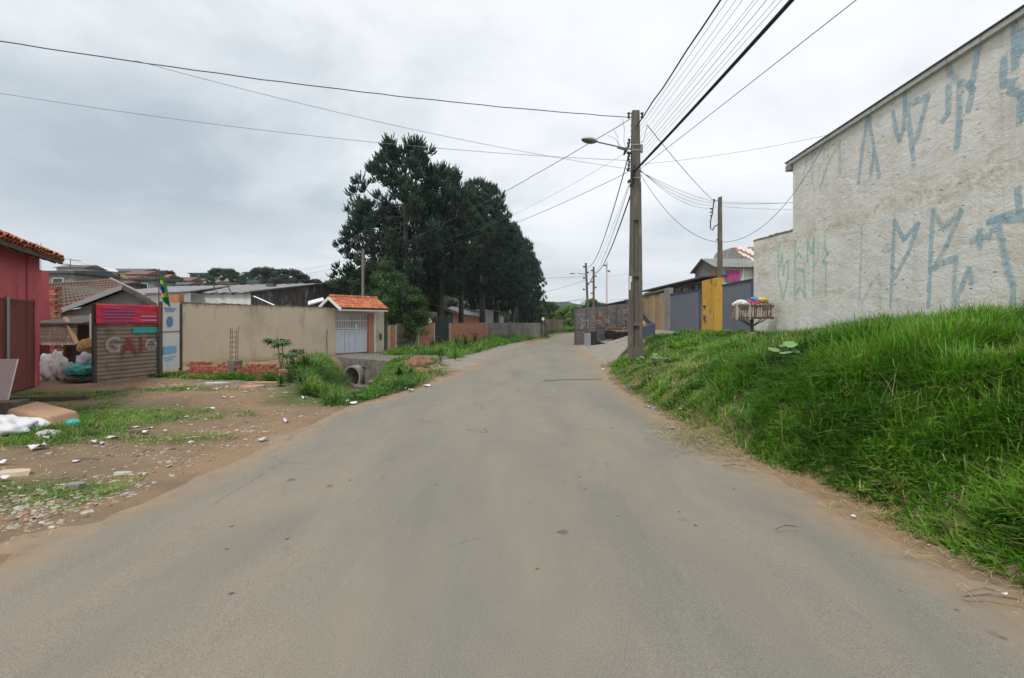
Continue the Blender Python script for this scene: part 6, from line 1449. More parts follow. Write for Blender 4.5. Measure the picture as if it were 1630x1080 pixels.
for px, Y, s in ((742, 31, 31), (700, 28.5, 32), (728, 29.5, 33), (756, 35, 34), (688, 27.5, 35)):
    a = P(px, 0, Y); plant(a.x, Y, {742: 'dark bushy weed against the long brick wall', 700: 'dark weed before the dark green gate', 728: 'reddish stemmed weed left on the long brick wall', 756: 'far dark weed at the end of the visible brick wall', 688: 'weed at the foot of the brick pier beside the green gate'}[px], n=22, hgt=.8, L=.2, w=.08, col=(.04, .085, .03), seed=s)
g = Vector((1246, 578)); a = P(1246, 0, 7.6); plant(a.x, 7.6, 'pale green squash leaves poking out of the bank grass', kind='round', n=6, hgt=.46, L=.19, col=(.20, .33, .14), seed=41)
a = P(1044, 0, 12.5); plant(a.x, 12.5, 'patch of pale round leaves on the bank below the concrete pole', kind='round', n=9, hgt=.30, L=.14, col=(.17, .27, .14), seed=42)
0 and plant(a.x, 12.9, 'second pale round leaved patch right of the pole foot', kind='round', n=6, hgt=.28, L=.12, col=(.19, .27, .16), seed=43)

# ------------------------------------------------------------------ araucarias
def arau_mesh(seed, Hh=12.5, R0=3.7, base=.26, dens=1.0):
    """crown: whorls of limbs, each ending in a brush of up-curved cords"""
    r = np.random.default_rng(seed); limbs = MB(); S = []; 
    z = Hh*base; nW = 0
    while z < Hh*.97:
        f = (z/Hh-base)/(1-base); prof = (1-f**3.6)**.62*(.80+.20*math.sin(min(1, f*3.2)*math.pi/2)); nb = int(r.integers(5, 8))
        a0 = r.uniform(0, 6.28); nW += 1
        for k in range(nb):
            if r.random() < .16: continue
            an = a0+2*math.pi*k/nb+r.normal(0, .18); L = max(.5, R0*prof*r.uniform(.68, 1.12)); d = np.array([math.cos(an), math.sin(an), 0]); zz = z+r.uniform(-.2, .2); sd = np.array([-d[1], d[0], 0])
            pts = [np.array([0, 0, zz])]
            for t in (.35, .7, 1.0): pts.append(np.array([d[0]*L*t, d[1]*L*t, zz-.12*L*math.sin(t*2.2)+.30*L*t**3+f*.5*t]))
            limbs.tube([tuple(p) for p in pts], [.055, .045, .035, .02], 4, False)
            cl = [(1.0, 0, 1.0)]+[(r.uniform(.72, .92), q*r.uniform(.25, .5), .85) for q in (-1, 1)]+([(r.uniform(.40, .6), r.uniform(-.35, .35), .75)] if L > 1.2 else [])+([(r.uniform(.5, .75), r.uniform(-.5, .5), .8)] if L > 2.4 else [])
            for ct, so, cs in cl:
                i = min(2, int(ct*2.99)); tt = (ct-[0, .35, .7][i])/[.35, .35, .3][i]; q = pts[i]*(1-tt)+pts[i+1]*tt+sd*so*min(1.2, L*.45)
                ax = d*.75+np.array([0, 0, .55])+sd*so*.6; ax /= np.linalg.norm(ax)
                for c in range(int(29*cs*dens)):
                    w = r.normal(0, 1, 3); w /= np.linalg.norm(w); o = ax+w*.95; o /= np.linalg.norm(o); rr = r.uniform(.08, .42)*cs
                    S.append((q+o*rr-ax*.15, o*np.array([1, 1, .75]), r.uniform(.30, .55)*cs))
        z += r.uniform(.72, 1.0)*(1-.30*f)
    P0 = np.array([s[0] for s in S]); D = np.array([s[1] for s in S]); Ln = np.array([s[2] for s in S]); n = len(S)
    # each cord: three-sided, bent upward, two segments, with leaf spikes
    up = np.array([0, 0, 1.0]); A = P0; B_ = P0+D*Ln[:, None]*.5; dir2 = D*.55+up*.75; dir2 /= np.linalg.norm(dir2, axis=1)[:, None]; Cc = B_+dir2*Ln[:, None]*.55
    def frame(d):
        s = np.cross(d, up+np.array([.13, .21, 0])); s /= np.linalg.norm(s, axis=1)[:, None]; return s, np.cross(s, d)
    V = np.zeros((n, 10, 3)); 
    for i, (q, d, rad) in enumerate(((A, D, .022), (B_, D*.5+dir2*.5, .044), (Cc, dir2, .032))):
        s, u = frame(d/np.linalg.norm(d, axis=1)[:, None])
        for k in range(3):
            a = 2*math.pi*k/3+.5*i; V[:, i*3+k] = q+(s*math.cos(a)+u*math.sin(a))*rad
    V[:, 9] = Cc+dir2*.06
    b = (np.arange(n)*10)[:, None]; Q = []; 
    for i in range(2):
        for k in range(3): Q.append(b+np.array([i*3+k, i*3+(k+1) % 3, i*3+3+(k+1) % 3, i*3+3+k]))
    T = [b+np.array([6+k, 6+(k+1) % 3, 9]) for k in range(3)]
    # spikes
    m = 7; sp = np.zeros((n, m, 3, 3)); 
    for j in range(m):
        t = .25+.75*j/(m-1); q = np.where(t < .5, 1, 0)*(A+(B_-A)*min(1, t*2))+np.where(t < .5, 0, 1)*(B_+(Cc-B_)*max(0, t*2-1)); s, u = frame(dir2)
        a = r.uniform(0, 6.28, n)[:, None]; o = s*np.cos(a)+u*np.sin(a); pr = -s*np.sin(a)+u*np.cos(a)
        sp[:, j, 0] = q+pr*.022; sp[:, j, 1] = q-pr*.022; sp[:, j, 2] = q+o*.10+dir2*.10
    V2 = sp.reshape(-1, 3); nV = n*10; T2 = (nV+np.arange(n*m)*3)[:, None]+np.array([0, 1, 2])
    col = np.array([(.022, .050, .036), (.030, .066, .042), (.016, .037, .028), (.042, .082, .042)])[r.integers(0, 4, n)]*r.uniform(.8, 1.2, (n, 1))
    cols = np.concatenate([np.repeat(col, 10, 0), np.repeat(col*1.1, m*3, 0)])
    me = fast_mesh('foliage', np.concatenate([V.reshape(-1, 3), V2]), np.concatenate(Q), np.concatenate(T+[T2]), M['needle'], cols)
    tr = MB(); tr.tube([(0, 0, -.3), (.02, 0, Hh*.3), (-.03, .02, Hh*.7), (0, 0, Hh*.97)], [.30, .25, .16, .04], 10)
    print('arau', n, nW)
    return me, limbs.mesh('limbs', M['trunk']), tr.mesh('trunk', M['trunk'], smooth=True)
def arau(meshes, x, y, s, rz, label, group=None, sx=1):
    g = h1(x, y); t = thing('araucaria_tree', (x, y, g), label, 'tree', group); t.scale = (s*sx, s*sx, s); t.rotation_euler.z = rz
    for nm, me in zip(('crown', 'limbs', 'trunk'), meshes): link(nm, me, t)
    return t
AM = [arau_mesh(3, 13.6, 3.7, .36), arau_mesh(5, 12.4, 3.2, .30), arau_mesh(9, 12.0, 2.8, .24)]
ROW = [(0, 646, 34, .965, .4, .98, 'tallest araucaria pine with wide rounded crown at the left end of the row'),
       (1, 703, 37, 1.0, 2.0, .80, 'dark araucaria pine immediately right of the tallest one'),
       (2, 664, 40, .93, 3.0, 1.0, 'araucaria pine behind the tallest one showing between its limbs'),
       (0, 734, 42, .90, 1.1, .9, 'araucaria pine third in the front row above the long brick wall'),
       (1, 768, 48, 1.14, 5.0, .90, 'tall araucaria pine rising in the middle of the row'),
       (2, 752, 52, 1.05, 2.6, 1.1, 'araucaria pine behind the middle gap of the row'),
       (2, 790, 55, 1.03, 0.7, 1.05, 'straight araucaria pine right of the middle of the row'),
       (0, 806, 63, .98, 3.9, .9, 'araucaria pine with full crown near the right end of the row'),
       (1, 822, 72, 1.04, 4.4, 1.0, 'araucaria pine behind the right end of the row'),
       (2, 836, 78, .98, 1.9, .95, 'slender araucaria pine second from the right end'),
       (1, 848, 88, .95, .2, .72, 'slimmest araucaria pine at the far right end of the row')]
for i, px, Y, s, rz, sx, lab in ROW: arau(AM[i], P(px, 0, Y).x, Y, s, rz, lab, 'araucaria pines in a row behind the brick wall', sx)
# the left flank of the tallest tree hangs in separate clumps: a second lower pine close by
arau(AM[1], P(594, 0, 37).x, 37, .80, 4.0, 'lower araucaria pine on the left flank of the tallest one', 'araucaria pines in a row behind the brick wall', 1.05)

def leaf_tree_mesh(seed, Hh, Rr, n, leaf, col, conic=.3, low=.2):
    r = np.random.default_rng(seed); nc = int(18+Hh*3); C_ = []
    for k in range(nc):
        f = r.random()**.8; z = Hh*(low+(1-low)*f); rad = Rr*(1-conic*f)*math.sqrt(max(.02, 1-(max(0, f-.55)/.45)**2))*r.uniform(.35, 1)**.6; a = r.uniform(0, 6.28)
        C_.append((math.cos(a)*rad*.82, math.sin(a)*rad*.82, z, Rr*r.uniform(.22, .42), r.uniform(.7, 1.25)))
    C_ = np.array(C_); i = r.integers(0, nc, n); d = r.normal(0, 1, (n, 3)); d /= np.linalg.norm(d, axis=1)[:, None]; rad = C_[i, 3]*r.random(n)**.4
    p = C_[i, :3]+d*rad[:, None]*np.array([1, 1, .75]); a = r.normal(0, 1, (n, 3)); a /= np.linalg.norm(a, axis=1)[:, None]; b = np.cross(a, d+.01); b /= np.linalg.norm(b, axis=1)[:, None]
    L = leaf*r.uniform(.6, 1.3, n)[:, None]
    V = np.stack([p-a*L*.6, p-b*L*.32, p+a*L*.6, p+b*L*.32], 1).reshape(-1, 3); Q = np.arange(n*4).reshape(n, 4)
    c = np.array(col)*r.uniform(.65, 1.4, (n, 1))*C_[i, 4][:, None]*(1+.12*r.normal(0, 1, (n, 3))*np.array([1, .3, .5])); 
    me = fast_mesh('foliage', V, Q, np.zeros((0, 3), int), M['leaf'], np.repeat(np.clip(c, .005, .6), 4, 0))
    tr = MB(); w = .02*Hh+.03; tr.tube([(0, 0, -.5), (w*.5, 0, Hh*.4), (0, w, Hh*.8)], [w*1.3, w, w*.3], 7)
    for k in range(9): c0 = C_[k*2 % nc]; tr.tube([(0, 0, Hh*.25+k*.02*Hh), (c0[0]*.5, c0[1]*.5, c0[2]*.75), (c0[0], c0[1], c0[2])], [w*.45, w*.3, .02], 4, False)
    return me, tr.mesh('trunk', M['bark'])
def ltree(ms, x, y, s, label, group=None, rz=0, sx=1, name='leafy_tree', cat='tree'):
    t = thing(name, (x, y, h1(x, y)), label, cat, group); t.scale = (s*sx, s*sx, s); t.rotation_euler.z = rz
    for nm, me in zip(('crown', 'trunk'), ms): link(nm, me, t)
    return t
T1 = leaf_tree_mesh(1, 6.0, 2.0, 17000, .11, (.050, .105, .028), .55, .12)
T2 = leaf_tree_mesh(2, 5.0, 2.4, 9000, .20, (.055, .115, .03), .2, .1)
T3 = leaf_tree_mesh(3, 7.0, 2.6, 9000, .26, (.032, .065, .028), .3, .12)
T5 = leaf_tree_mesh(5, 3.4, 2.6, 6500, .26, (.034, .062, .028), .1, .0)
T4 = leaf_tree_mesh(4, 4.0, 2.2, 7000, .22, (.12, .21, .035), .15, .08)
ltree(T1, P(617, 0, 29.5).x, 29.5, .84, 'mid green leafy tree rising right behind the clay tiled gate porch', rz=1)
ltree(T1, P(655, 0, 30).x, 30, .60, 'smaller bushy green tree overhanging the plank gate', rz=3, sx=1.35)
ltree(T3, P(598, 0, 36).x, 36, .80, 'dark bushy tree behind the pale wooden pole', rz=2)
ltree(T3, P(530, 0, 47).x, 47, .74, 'rounded dark tree above the black streaked gable', rz=4)
ltree(T3, P(556, 0, 44).x, 44, .72, 'dark tree between the streaked gable and the tallest pine', rz=5)
ltree(T4, P(683, 0, 43).x, 43, .85, 'bright green shrub seen between the pine trunks', rz=.4, name='shrub', cat='shrub')
for k, (px, Y, s, T, lab) in enumerate(((745, 62, .8, T4, 'light green bush behind the far trunks left'), (815, 80, 1.0, T3, 'dark tree under the right pines'), (842, 75, .62, T3, 'dark green tree low beside the small white sign'), (858, 84, .8, T2, 'dark green bush left of the bend trees'),
        (874, 92, .95, T2, 'tall reddish green tree beyond the bend, left of centre'), (886, 96, .62, T3, 'darker full tree beyond the bend'), (897, 88, .95, T4, 'light green tree beyond the bend'), (907, 98, 1.1, T4, 'brightest lime green tree just left of the tin fence'), (917, 94, .8, T2, 'green tree half behind the corner of the tin fence'), (868, 83, .55, T4, 'low bright bush behind the picket fence'),
        (890, 84, .45, T2, 'low dark bush at the right end of the picket fence'), (905, 84, .5, T4, 'low green bush beyond the bend edge'), (943, 66, .85, T2, 'green tree showing between the distant poles'), (957, 75, .80, T2, 'small tree tops right of the distant poles'), (930, 100, .6, T3, 'dark tree behind the first distant pole'))):
    ltree(T, P(px, 0, Y).x, Y, s, lab, rz=k*1.3)
# hillside trees
HT = [(428, 100, .95, T3), (412, 118, .8, T3), (345, 112, .8, T3), (322, 130, .55, T2), (395, 125, .6, T3), (365, 105, .8, T3), (268, 120, .7, T3), (280, 90, .6, T3), (385, 95, .5, T2), (440, 92, .75, T3), (465, 100, .6, T3), (488, 90, .55, T3), (505, 75, .6, T3), (520, 64, .6, T2), (310, 100, .5, T2), (235, 80, .6, T3), (250, 105, .7, T3), (335, 92, .5, T2), (480, 115, .5, T3), (408, 88, .45, T4), (128, 66, .5, T4), (190, 62, .45, T3), (585, 70, 1.2, T3), (610, 80, 1.4, T3), (640, 90, 1.3, T3), (690, 95, 1.5, T3), (715, 85, 1.0, T2), (560, 85, 1.0, T3)]
desc = ['dark round tree', 'broad dark tree', 'bushy green tree', 'small green tree', 'dense dark tree']
where = {428: 'at the left foot of the umbrella araucaria', 412: 'between the light blue house and the umbrella araucaria', 345: 'right of the dark flat roofed house', 322: 'on the crest behind the dark flat roofed house', 395: 'below the light blue house', 365: 'left of the light blue house', 268: 'on the crest right of the flag', 280: 'above the orange brick stack', 385: 'above the white warehouse wall', 440: 'under the umbrella araucaria', 465: 'beneath the right arm of the umbrella araucaria', 488: 'right of the umbrella araucaria', 505: 'above the warehouse ridge', 520: 'behind the warehouse gable apex', 310: 'below the dark flat roofed house', 235: 'behind the flag', 250: 'on the hill above the flag', 335: 'above the middle of the white warehouse wall', 480: 'far behind the warehouse ridge', 408: 'just over the corner of the warehouse', 128: 'beside the television aerial', 190: 'below the long dark slate roof', 585: 'behind the wooden service pole', 610: 'deep behind the tallest pine', 640: 'behind the trunk of the tallest pine', 690: 'behind the second pine trunk', 715: 'behind the dark green gate', 560: 'left behind the porch roof'}
for k, (px, Y, s, T) in enumerate(HT): ltree(T5 if T is T3 and px < 530 else T, P(px, 0, Y).x, Y, s*(1.0 if px < 530 and T is T3 else .8 if px < 530 else 1), desc[k % 5]+' '+where[px], rz=k*.9)
def umbrella():
    Y = 105; c = P(457, 0, Y); g = h1(c.x, Y); r = np.random.default_rng(6); t = thing('umbrella_araucaria', (c.x, Y, g), 'old umbrella shaped araucaria with flat topped crown on the hill crest', 'tree')
    top = P(0, 428, Y).z; m = MB(); V = []; n0 = 0
    m.tube([(c.x, Y, g-.5), (c.x+.1, Y, (g+top)/2), (c.x, Y, top-1.0)], [.4, .32, .2], 7)
    cl = [(-4.3, 0, -2.0, 1.3), (-3.5, 1, -1.0, 1.3), (-2.2, -1, -.45, 1.4), (-.8, 0, -.2, 1.4), (.8, 1, -.2, 1.5), (2.2, -.5, -.6, 1.4), (3.3, .5, -1.3, 1.3), (4.3, 0, -2.2, 1.1), (6.0, 0, -2.3, 1.2), (7.0, .5, -2.8, 1.0), (5.2, 0, -3.3, .9), (-5.4, 0, -3.0, 1.3), (-1.5, 1.5, -1.3, 1.0), (1.2, 1.8, -1.4, 1.0), (-6.3, 0, -3.7, 1.2), (0, -1.5, -2.4, 1.0)]
    P_ = []
    for dx, dy, dz, rr in cl:
        q = Vector((c.x+dx, Y+dy, top+dz-.5)); m.tube([(c.x, Y, min(q.z-1.0, top-1.2)), ((c.x*.45+q.x*.55), Y+dy*.5, q.z-.8), q], [.15, .10, .05], 4, False)
        k = 420; d = r.normal(0, 1, (k, 3)); d /= np.linalg.norm(d, axis=1)[:, None]; P_.append(np.array([q.x, q.y, q.z])+d*r.random(k)[:, None]**.4*np.array([rr, rr, rr*.55]))
    p = np.concatenate(P_); n = len(p); a = r.normal(0, 1, (n, 3)); a /= np.linalg.norm(a, axis=1)[:, None]; b = np.cross(a, np.array([.3, .2, .9])); b /= np.linalg.norm(b, axis=1)[:, None]
    L = .24; V = np.stack([p-a*L, p-b*L*.5, p+a*L, p+b*L*.5], 1).reshape(-1, 3)-np.array([c.x, Y, g]); m.build('trunk', M['trunk'], t)
    me = fast_mesh('crown', V, np.arange(n*4).reshape(n, 4), np.zeros((0, 3), int), M['leaf'], np.tile(np.array([[.022, .045, .024]]), (n*4, 1))*np.repeat(r.uniform(.7, 1.4, (n, 1)), 4, 0)); link('crown', me, t)
umbrella()
# ------------------------------------------------------------------ poles and cables
PX, PY = P(1011.5, 0, 16.4).x, 16.4
def main_pole():
    g = h1(PX, PY); zt = P(0, 177, PY).z; t = thing('utility_pole', (PX, PY, g), 'tall weathered concrete utility pole with street lamp standing in the grass bank', 'pole')
    zb = g-.25
    w = lambda z: .46+(.235-.46)*(z-zb)/(zt-zb); d_ = lambda z: .30+(.18-.30)*(z-zb)/(zt-zb)
    def seg(x0, x1, y0, y1, z0, z1, m):   # fractions of width/depth
        B_ = []; T_ = []
        for z, L in ((z0, B_), (z1, T_)):
            for fx, fy in ((x0, y0), (x1, y0), (x1, y1), (x0, y1)): L.append((PX+fx*w(z), PY+fy*d_(z), z))
        m.hexa(B_, T_)
    zs = [P(0, y, PY).z for y in (553, 519, 513, 441, 434, 352)]
    for sgn, nm in ((-1, 'flange'), (1, 'flange')):
        m = MB(); a, b = (-.5, -.22) if sgn < 0 else (.22, .5); seg(a, b, -.5, .5, zb, zs[5], m); bevel(m.build(nm, M['pole'], t), .012, 2)
    m = MB(); seg(-.2195, .2195, -.22, .22, zb, zs[5], m); m.build('web', M['pole'], t)
    m = MB(); seg(-.2195, .2195, -.5, .5, zb, zs[0], m); m.build('foot_block', M['pole'], t)
    for a, b in ((zs[1], zs[2]), (zs[3], zs[4])): m = MB(); seg(-.2195, .2195, -.52, .5, a, b, m); m.build('rib', M['pole'], t)
    m = MB(); seg(-.5, .5, -.5, .5, zs[5], zt, m); bevel(m.build('shaft', M['pole'], t), .012, 2)
    # metal bands
    for y in (232, 240.5, 271, 284.5): m = MB(); z = P(0, y, PY).z; m.box((PX, PY, z), (w(z)+.02, d_(z)+.02, .035)); m.build('band', M['galv'], t)
    # spool insulators at the top, both sides
    z = P(0, 184, PY).z
    for s in (-1, 1):
        m = MB(); x = PX+s*(w(z)/2+.10)
        for dz in (-.06, .06): m.beam((PX+s*.09, PY, z+dz), (x+s*.03, PY, z+dz), .03, .012)
        m.build('bracket', M['steel'], t)
        m = MB(); m.tube([(x, PY, z-.09), (x, PY, z-.05), (x, PY, z-.02), (x, PY, z+.02), (x, PY, z+.05), (x, PY, z+.09)], [.045, .05, .03, .03, .05, .045], 10); m.build('insulator', M['porcelain'], t)
    # step bolts
    for k in range(7): zz = P(0, 200+k*9, PY).z; m = MB(); m.tube([(PX-w(zz)/2-.05, PY, zz), (PX-w(zz)/2+.02, PY, zz)], .010, 4); m.build('bolt', M['steel'], t)
    # low side bracket rack with tangled clamps
    for y, r in ((243, .05), (252, .05), (262, .045), (225, .04), (272, .05), (290, .04)):
        z = P(0, y, PY).z; rr = random.Random(y)
        for k in range(3): o = blob('clamp', M['porcelain'], (PX-w(z)/2-.06-rr.random()*.05, PY-.05+rr.random()*.1, z+rr.uniform(-.09, .09)), (r, r*.8, r*1.2), t, y+k, 1, .2)
    m = MB(); a = P(999, 236, PY); 
    m.tube([P(1003, 222, PY-.12), P(1000, 234, PY-.12), P(996, 240, PY-.12), P(993, 247, PY-.12)], [.02, .04, .05, .03], 6); m.build('cable_bundle', M['cable'], t)
    m = MB(); m.tube([P(1010, 262, PY-.16), P(1006, 280, PY-.17), P(1008, 288, PY-.17), P(1003, 298, PY-.15)], [.03, .045, .04, .03], 6); m.build('cable_bundle', M['cable'], t)
    # junction box at the right
    c = P(1020.5, 237, PY); m = MB(); m.box(c, (.10, .12, .26)); bevel(m.build('junction_box', M['galv'], t), .02)
    m = MB(); m.tube([(PX, PY-.02, c.z-.02), c], .018, 5); m.build('bracket', M['steel'], t)
    # street lamp
    q0, q1, q2 = P(1004, 238, PY-.1), P(985, 234, PY-.9), P(949, 226, PY-1.5)
    m = MB(); m.tube([q0, q1, q2], .024, 8); m.build('lamp_arm', M['galv'], t)
    m = MB(); m.tube([P(996, 238.5, PY-.3), P(984, 235, PY-.85)], .045, 8); m.build('lamp_bracket', M['galv'], t)
    dd = (q2-q1).normalized(); L = .62; rr_ = [.05, .10, .155, .165, .12, .03]; pts = [q2-dd*.04, q2+dd*.07, q2+dd*.2, q2+dd*.36, q2+dd*.5, q2+dd*.58]
    m = MB(); m.tube(pts, rr_, 14); o = m.build('lamp_head', M['lamp'], t, smooth=True); 
    for v in o.data.vertices:
        rel = Vector(v.co)+origin_of(t)-q2; ax = dd*rel.dot(dd); off = rel-ax; off.z *= .52 if off.z > 0 else .30; v.co = q2+ax+off-origin_of(t)
    m = MB(); m.tube([p-Vector((0, 0, .012)) for p in pts[1:]], [r*.82 for r in rr_[1:]], 14); o = m.build('lamp_lens', M['lampglass'], t, smooth=True)
    for v in o.data.vertices:
        rel = Vector(v.co)+origin_of(t)-q2; ax = dd*rel.dot(dd); off = rel-ax; off.z *= .1 if off.z > 0 else .68; v.co = q2+ax+off-origin_of(t)
    # side plate
    p, q = P(1001.5, 440, PY-.1), P(1005.5, 462, PY-.1); m = MB(); m.box(((p.x+q.x)/2, PY-.05, (p.z+q.z)/2), (q.x-p.x, .16, p.z-q.z)); m.build('sign_plate', M['whitewall'], t)
    # conduit up the right side
    m = MB(); m.tube([(PX+w(3)/2+.03, PY, P(0, 456, PY).z), (PX+w(6)/2+.03, PY, P(0, 290, PY).z)], .008, 4); m.build('down_wire', M['thin'], t)
main_pole()
def thin_pole():
    Y = 26.5; c = P(1146, 0, Y); zt = P(0, 313, Y).z; g = 1.0; t = thing('service_pole', (c.x, Y, g), 'slimmer concrete pole rising behind the yellow gate pillar', 'pole')
    m = MB(); m.hexa([(c.x-.15, Y-.1, .6), (c.x+.15, Y-.1, .6), (c.x+.15, Y+.1, .6), (c.x-.15, Y+.1, .6)], [(c.x-.085, Y-.07, zt-.05), (c.x+.085, Y-.07, zt), (c.x+.085, Y+.07, zt), (c.x-.085, Y+.07, zt-.05)]); bevel(m.build('shaft', M['pole'], t), .012)
    z = P(0, 320, Y).z; m = MB(); m.tube([(c.x-.3, Y, z-.08), (c.x-.3, Y, z-.03), (c.x-.3, Y, z+.03), (c.x-.3, Y, z+.08)], [.06, .04, .04, .06], 8); m.build('insulator', M['porcelain'], t)
    m = MB(); m.beam((c.x-.32, Y, z), (c.x, Y, z), .03, .03); m.build('bracket', M['steel'], t)
    m = MB(); m.tube([P(1136, 322, Y), P(1134, 340, Y), P(1131, 352, Y), P(1131, 364, Y), P(1134, 367, Y), P(1138, 360, Y), P(1143, 358, Y)], .03, 5); m.build('loop_cable', M['cable'], t)
    for y in (333, 338, 344): m = MB(); p = P(1132, y, Y); m.box(p, (.10, .08, .06)); m.build('clamp', M['porcelain'], t)
    m = MB(); m.tube([P(1140, 383, Y), P(1143, 380, Y)], .03, 4); m.build('hook', M['steel'], t)
thin_pole()
def far_poles():
    for px, ytop, Y, wd, lab, lamp in ((932.5, 419, 50, .26, 'distant dark utility pole with street lamp left of the pair', True), (945, 425, 56, .28, 'distant mottled utility pole with step holes behind the tin fence', False), (966, 417, 46, .17, 'slim white pole behind the tin fence', False)):
        c = P(px, 0, Y); zt = P(0, ytop, Y).z; t = thing('utility_pole', (c.x, Y, 0), lab, 'pole'); m = MB(); k = .035 if lamp else 0
        m.hexa([(c.x-wd/2+k*9, Y-.1, 0), (c.x+wd/2+k*9, Y-.1, 0), (c.x+wd/2+k*9, Y+.1, 0), (c.x-wd/2+k*9, Y+.1, 0)], [(c.x-wd/3, Y-.08, zt), (c.x+wd/3, Y-.08, zt), (c.x+wd/3, Y+.08, zt), (c.x-wd/3, Y+.08, zt)])
        m.build('shaft', M['pole'] if px != 966 else M['whitewall'], t)
        for y in range(int(ytop)+6, 470, 9):
            if px == 966 and y > 440: continue
            p = P(px+(-3 if (y//9) % 2 else 3), y, Y); m = MB(); m.box(p, (.22, .12, .14)); m.build('bracket', M['steel'], t)
        if lamp:
            m = MB(); m.tube([P(931, 437, Y), P(920, 435.5, Y-1)], .035, 5); m.build('lamp_arm', M['galv'], t)
            blob('lamp_head', M['lamp'], P(911, 435.5, Y-1.4), (.30, .14, .09), t, 2, 2, .05)
far_poles()

def wire(a, b, sag=.3, r=.008, mat='thin', label='', group=None, n=18, wob=0, sub=None):
    a, b = Vector(a), Vector(b); pts = []; rr = random.Random(len(label)+int(a.x*10))
    for i in range(n+1):
        t = i/n; p = a.lerp(b, t); p.z -= 4*sag*t*(1-t)
        if wob and 0 < i < n: p += Vector((rr.uniform(-wob, wob), 0, rr.uniform(-wob, wob)))
        pts.append(p)
    m = MB(); m.tube(pts, r, 5); o = m.build('cable', M[mat], None, org=a, smooth=True); tag(o, label, 'cable', group); return o
GC = 'overhead cables at the concrete pole'
hz = lambda y: P(0, y, PY).z
wire((PX-.08, PY-.16, hz(276)), (4.35, -21, 7.1), .45, .036, 'cable', 'thickest black cable running from the pole overhead to the top right', GC, 30)
wire((PX+.02, PY-.12, hz(203)), (4.0, -21, 8.4), .30, .020, 'cable', 'black twisted cable leaving the pole just below its top insulators', GC, 40, .012)
ends = [(y, x, hz(y)+dz, r) for y, x, dz, r in ((204, 4.0, .3, .0055), (212, 4.3, .35, .0045), (222, 4.1, .3, .0045), (231, 4.5, .4, .0045), (237, 4.2, .2, .0045), (244, 4.35, .2, .006), (250, 4.6, .3, .0045), (256, 4.4, .1, .0045), (262, 4.8, .1, .004))]
for k, (y, x, z, r) in enumerate(ends): wire((PX+.12, PY-.1, hz(y)), (x, -21, z), .35, r, 'thinlight', 'thin grey service wire fanning from the pole to the upper right', 'thin wires fanning from the pole', 20)
wire((PX+.15, PY-.1, hz(270)), (8.3, -14, 7.0), .10, .008, 'thin', 'single grey wire leaving the pole furthest right under the fan of wires', GC)
# left going
K1 = P(215, 98, 11.6)
wire((PX-.20, PY, hz(187)), (-19.5, 8.4, P(-200, 20, 10.6).z+.12), .45, .013, 'thin', 'long twisted wire from the pole top insulator across the upper left sky', GC, 50, .01)
wire((PX-.12, PY, hz(270)), K1+Vector((0, 0, .02)), .22, .006, 'thinlight', 'thin wire joining the long twisted wire high on the left', GC)
wire((PX-.12, PY, hz(256)), P(-160, 122, 13), .35, .007, 'thinlight', 'thin wire sloping behind the pine tops to the left', GC, 26)
wire((PX-.18, PY, hz(190)), P(640, 388, 33), .2, .012, 'thin', 'dark twisted service wire passing behind the street lamp toward the pines', GC, 30, .012)
wire((PX-.15, PY, hz(272)), P(640, 405, 33), .5, .009, 'thin', 'thin service wire descending left below the street lamp', GC)
wire((PX-.2, PY, hz(240)), P(680, 385, 36), .6, .005, 'thinlight', 'faint service wire toward the middle pines', GC)
# along the street, away
wire((PX-.22, PY-.05, hz(246)), P(934, 425, 50), 1.1, .020, 'cable', 'black cable dropping from the lamp bracket to the distant lamp pole', GC, 24)
wire((PX-.10, PY-.1, hz(300)), P(945, 434, 56), .9, .026, 'cable', 'heavy black cable from the pole collar to the mottled distant pole', GC, 24)
for k, (y, y2, dx) in enumerate(((284, 440, 0), (287, 445, 2), (290, 450, -2))): wire((PX-.15, PY, hz(y)), P(936+dx, y2, 52), .5+.2*k, .006, 'thinlight', 'faint wire running down the street to the distant poles', 'faint street wires')
wire(P(946, 434, 56), P(934, 456, 50), .2, .04, 'cable', 'short black cable linking the two distant poles')
# right going
E0 = Vector((PX+.14, PY, hz(273))); S0 = P(1137, 321, 26.5)
for k in range(4): wire(E0+Vector((0, 0, .02*k)), S0+Vector((.08*k, 0, -.09*k)), .12+.13*k, .007, 'thin', 'grey service wire from the pole to the slimmer pole behind the gate', 'wires to the slimmer pole')
wire(P(1030, 199, 15.8), S0, .12, .012, 'thin', 'dark wire hanging from the fan of wires to the slimmer pole')
wire(P(1030, 199, 15.8), (PX+.12, PY-.05, hz(225)), .25, .006, 'thin', 'short slack wire looping back from the fan to the pole')
wire((PX+.13, PY, hz(262)), Vector((XW(15.3)-.12, 15.3, 7.30)), .10, .006, 'thinlight', 'thin wire from the pole to the graffiti house roof edge')
e0, e1 = Vector((PX+.14, PY, hz(276))), Vector((XW(15.2)-.12, 15.2, 7.26))
wire(e0, e1, 2.72, .008, 'thin', 'slack wire sagging in a deep loop from the pole to the graffiti wall', None, 36)
for k, (y0, y1) in enumerate(((322, 320), (325, 318), (329, 333))): wire(P(1148, y0, 26.5), P(1320, y1, 33), .1, .009, 'thin' if k < 2 else 'thinlight', 'thin wire from the slimmer pole into the back of the graffiti house', 'wires behind the graffiti house')
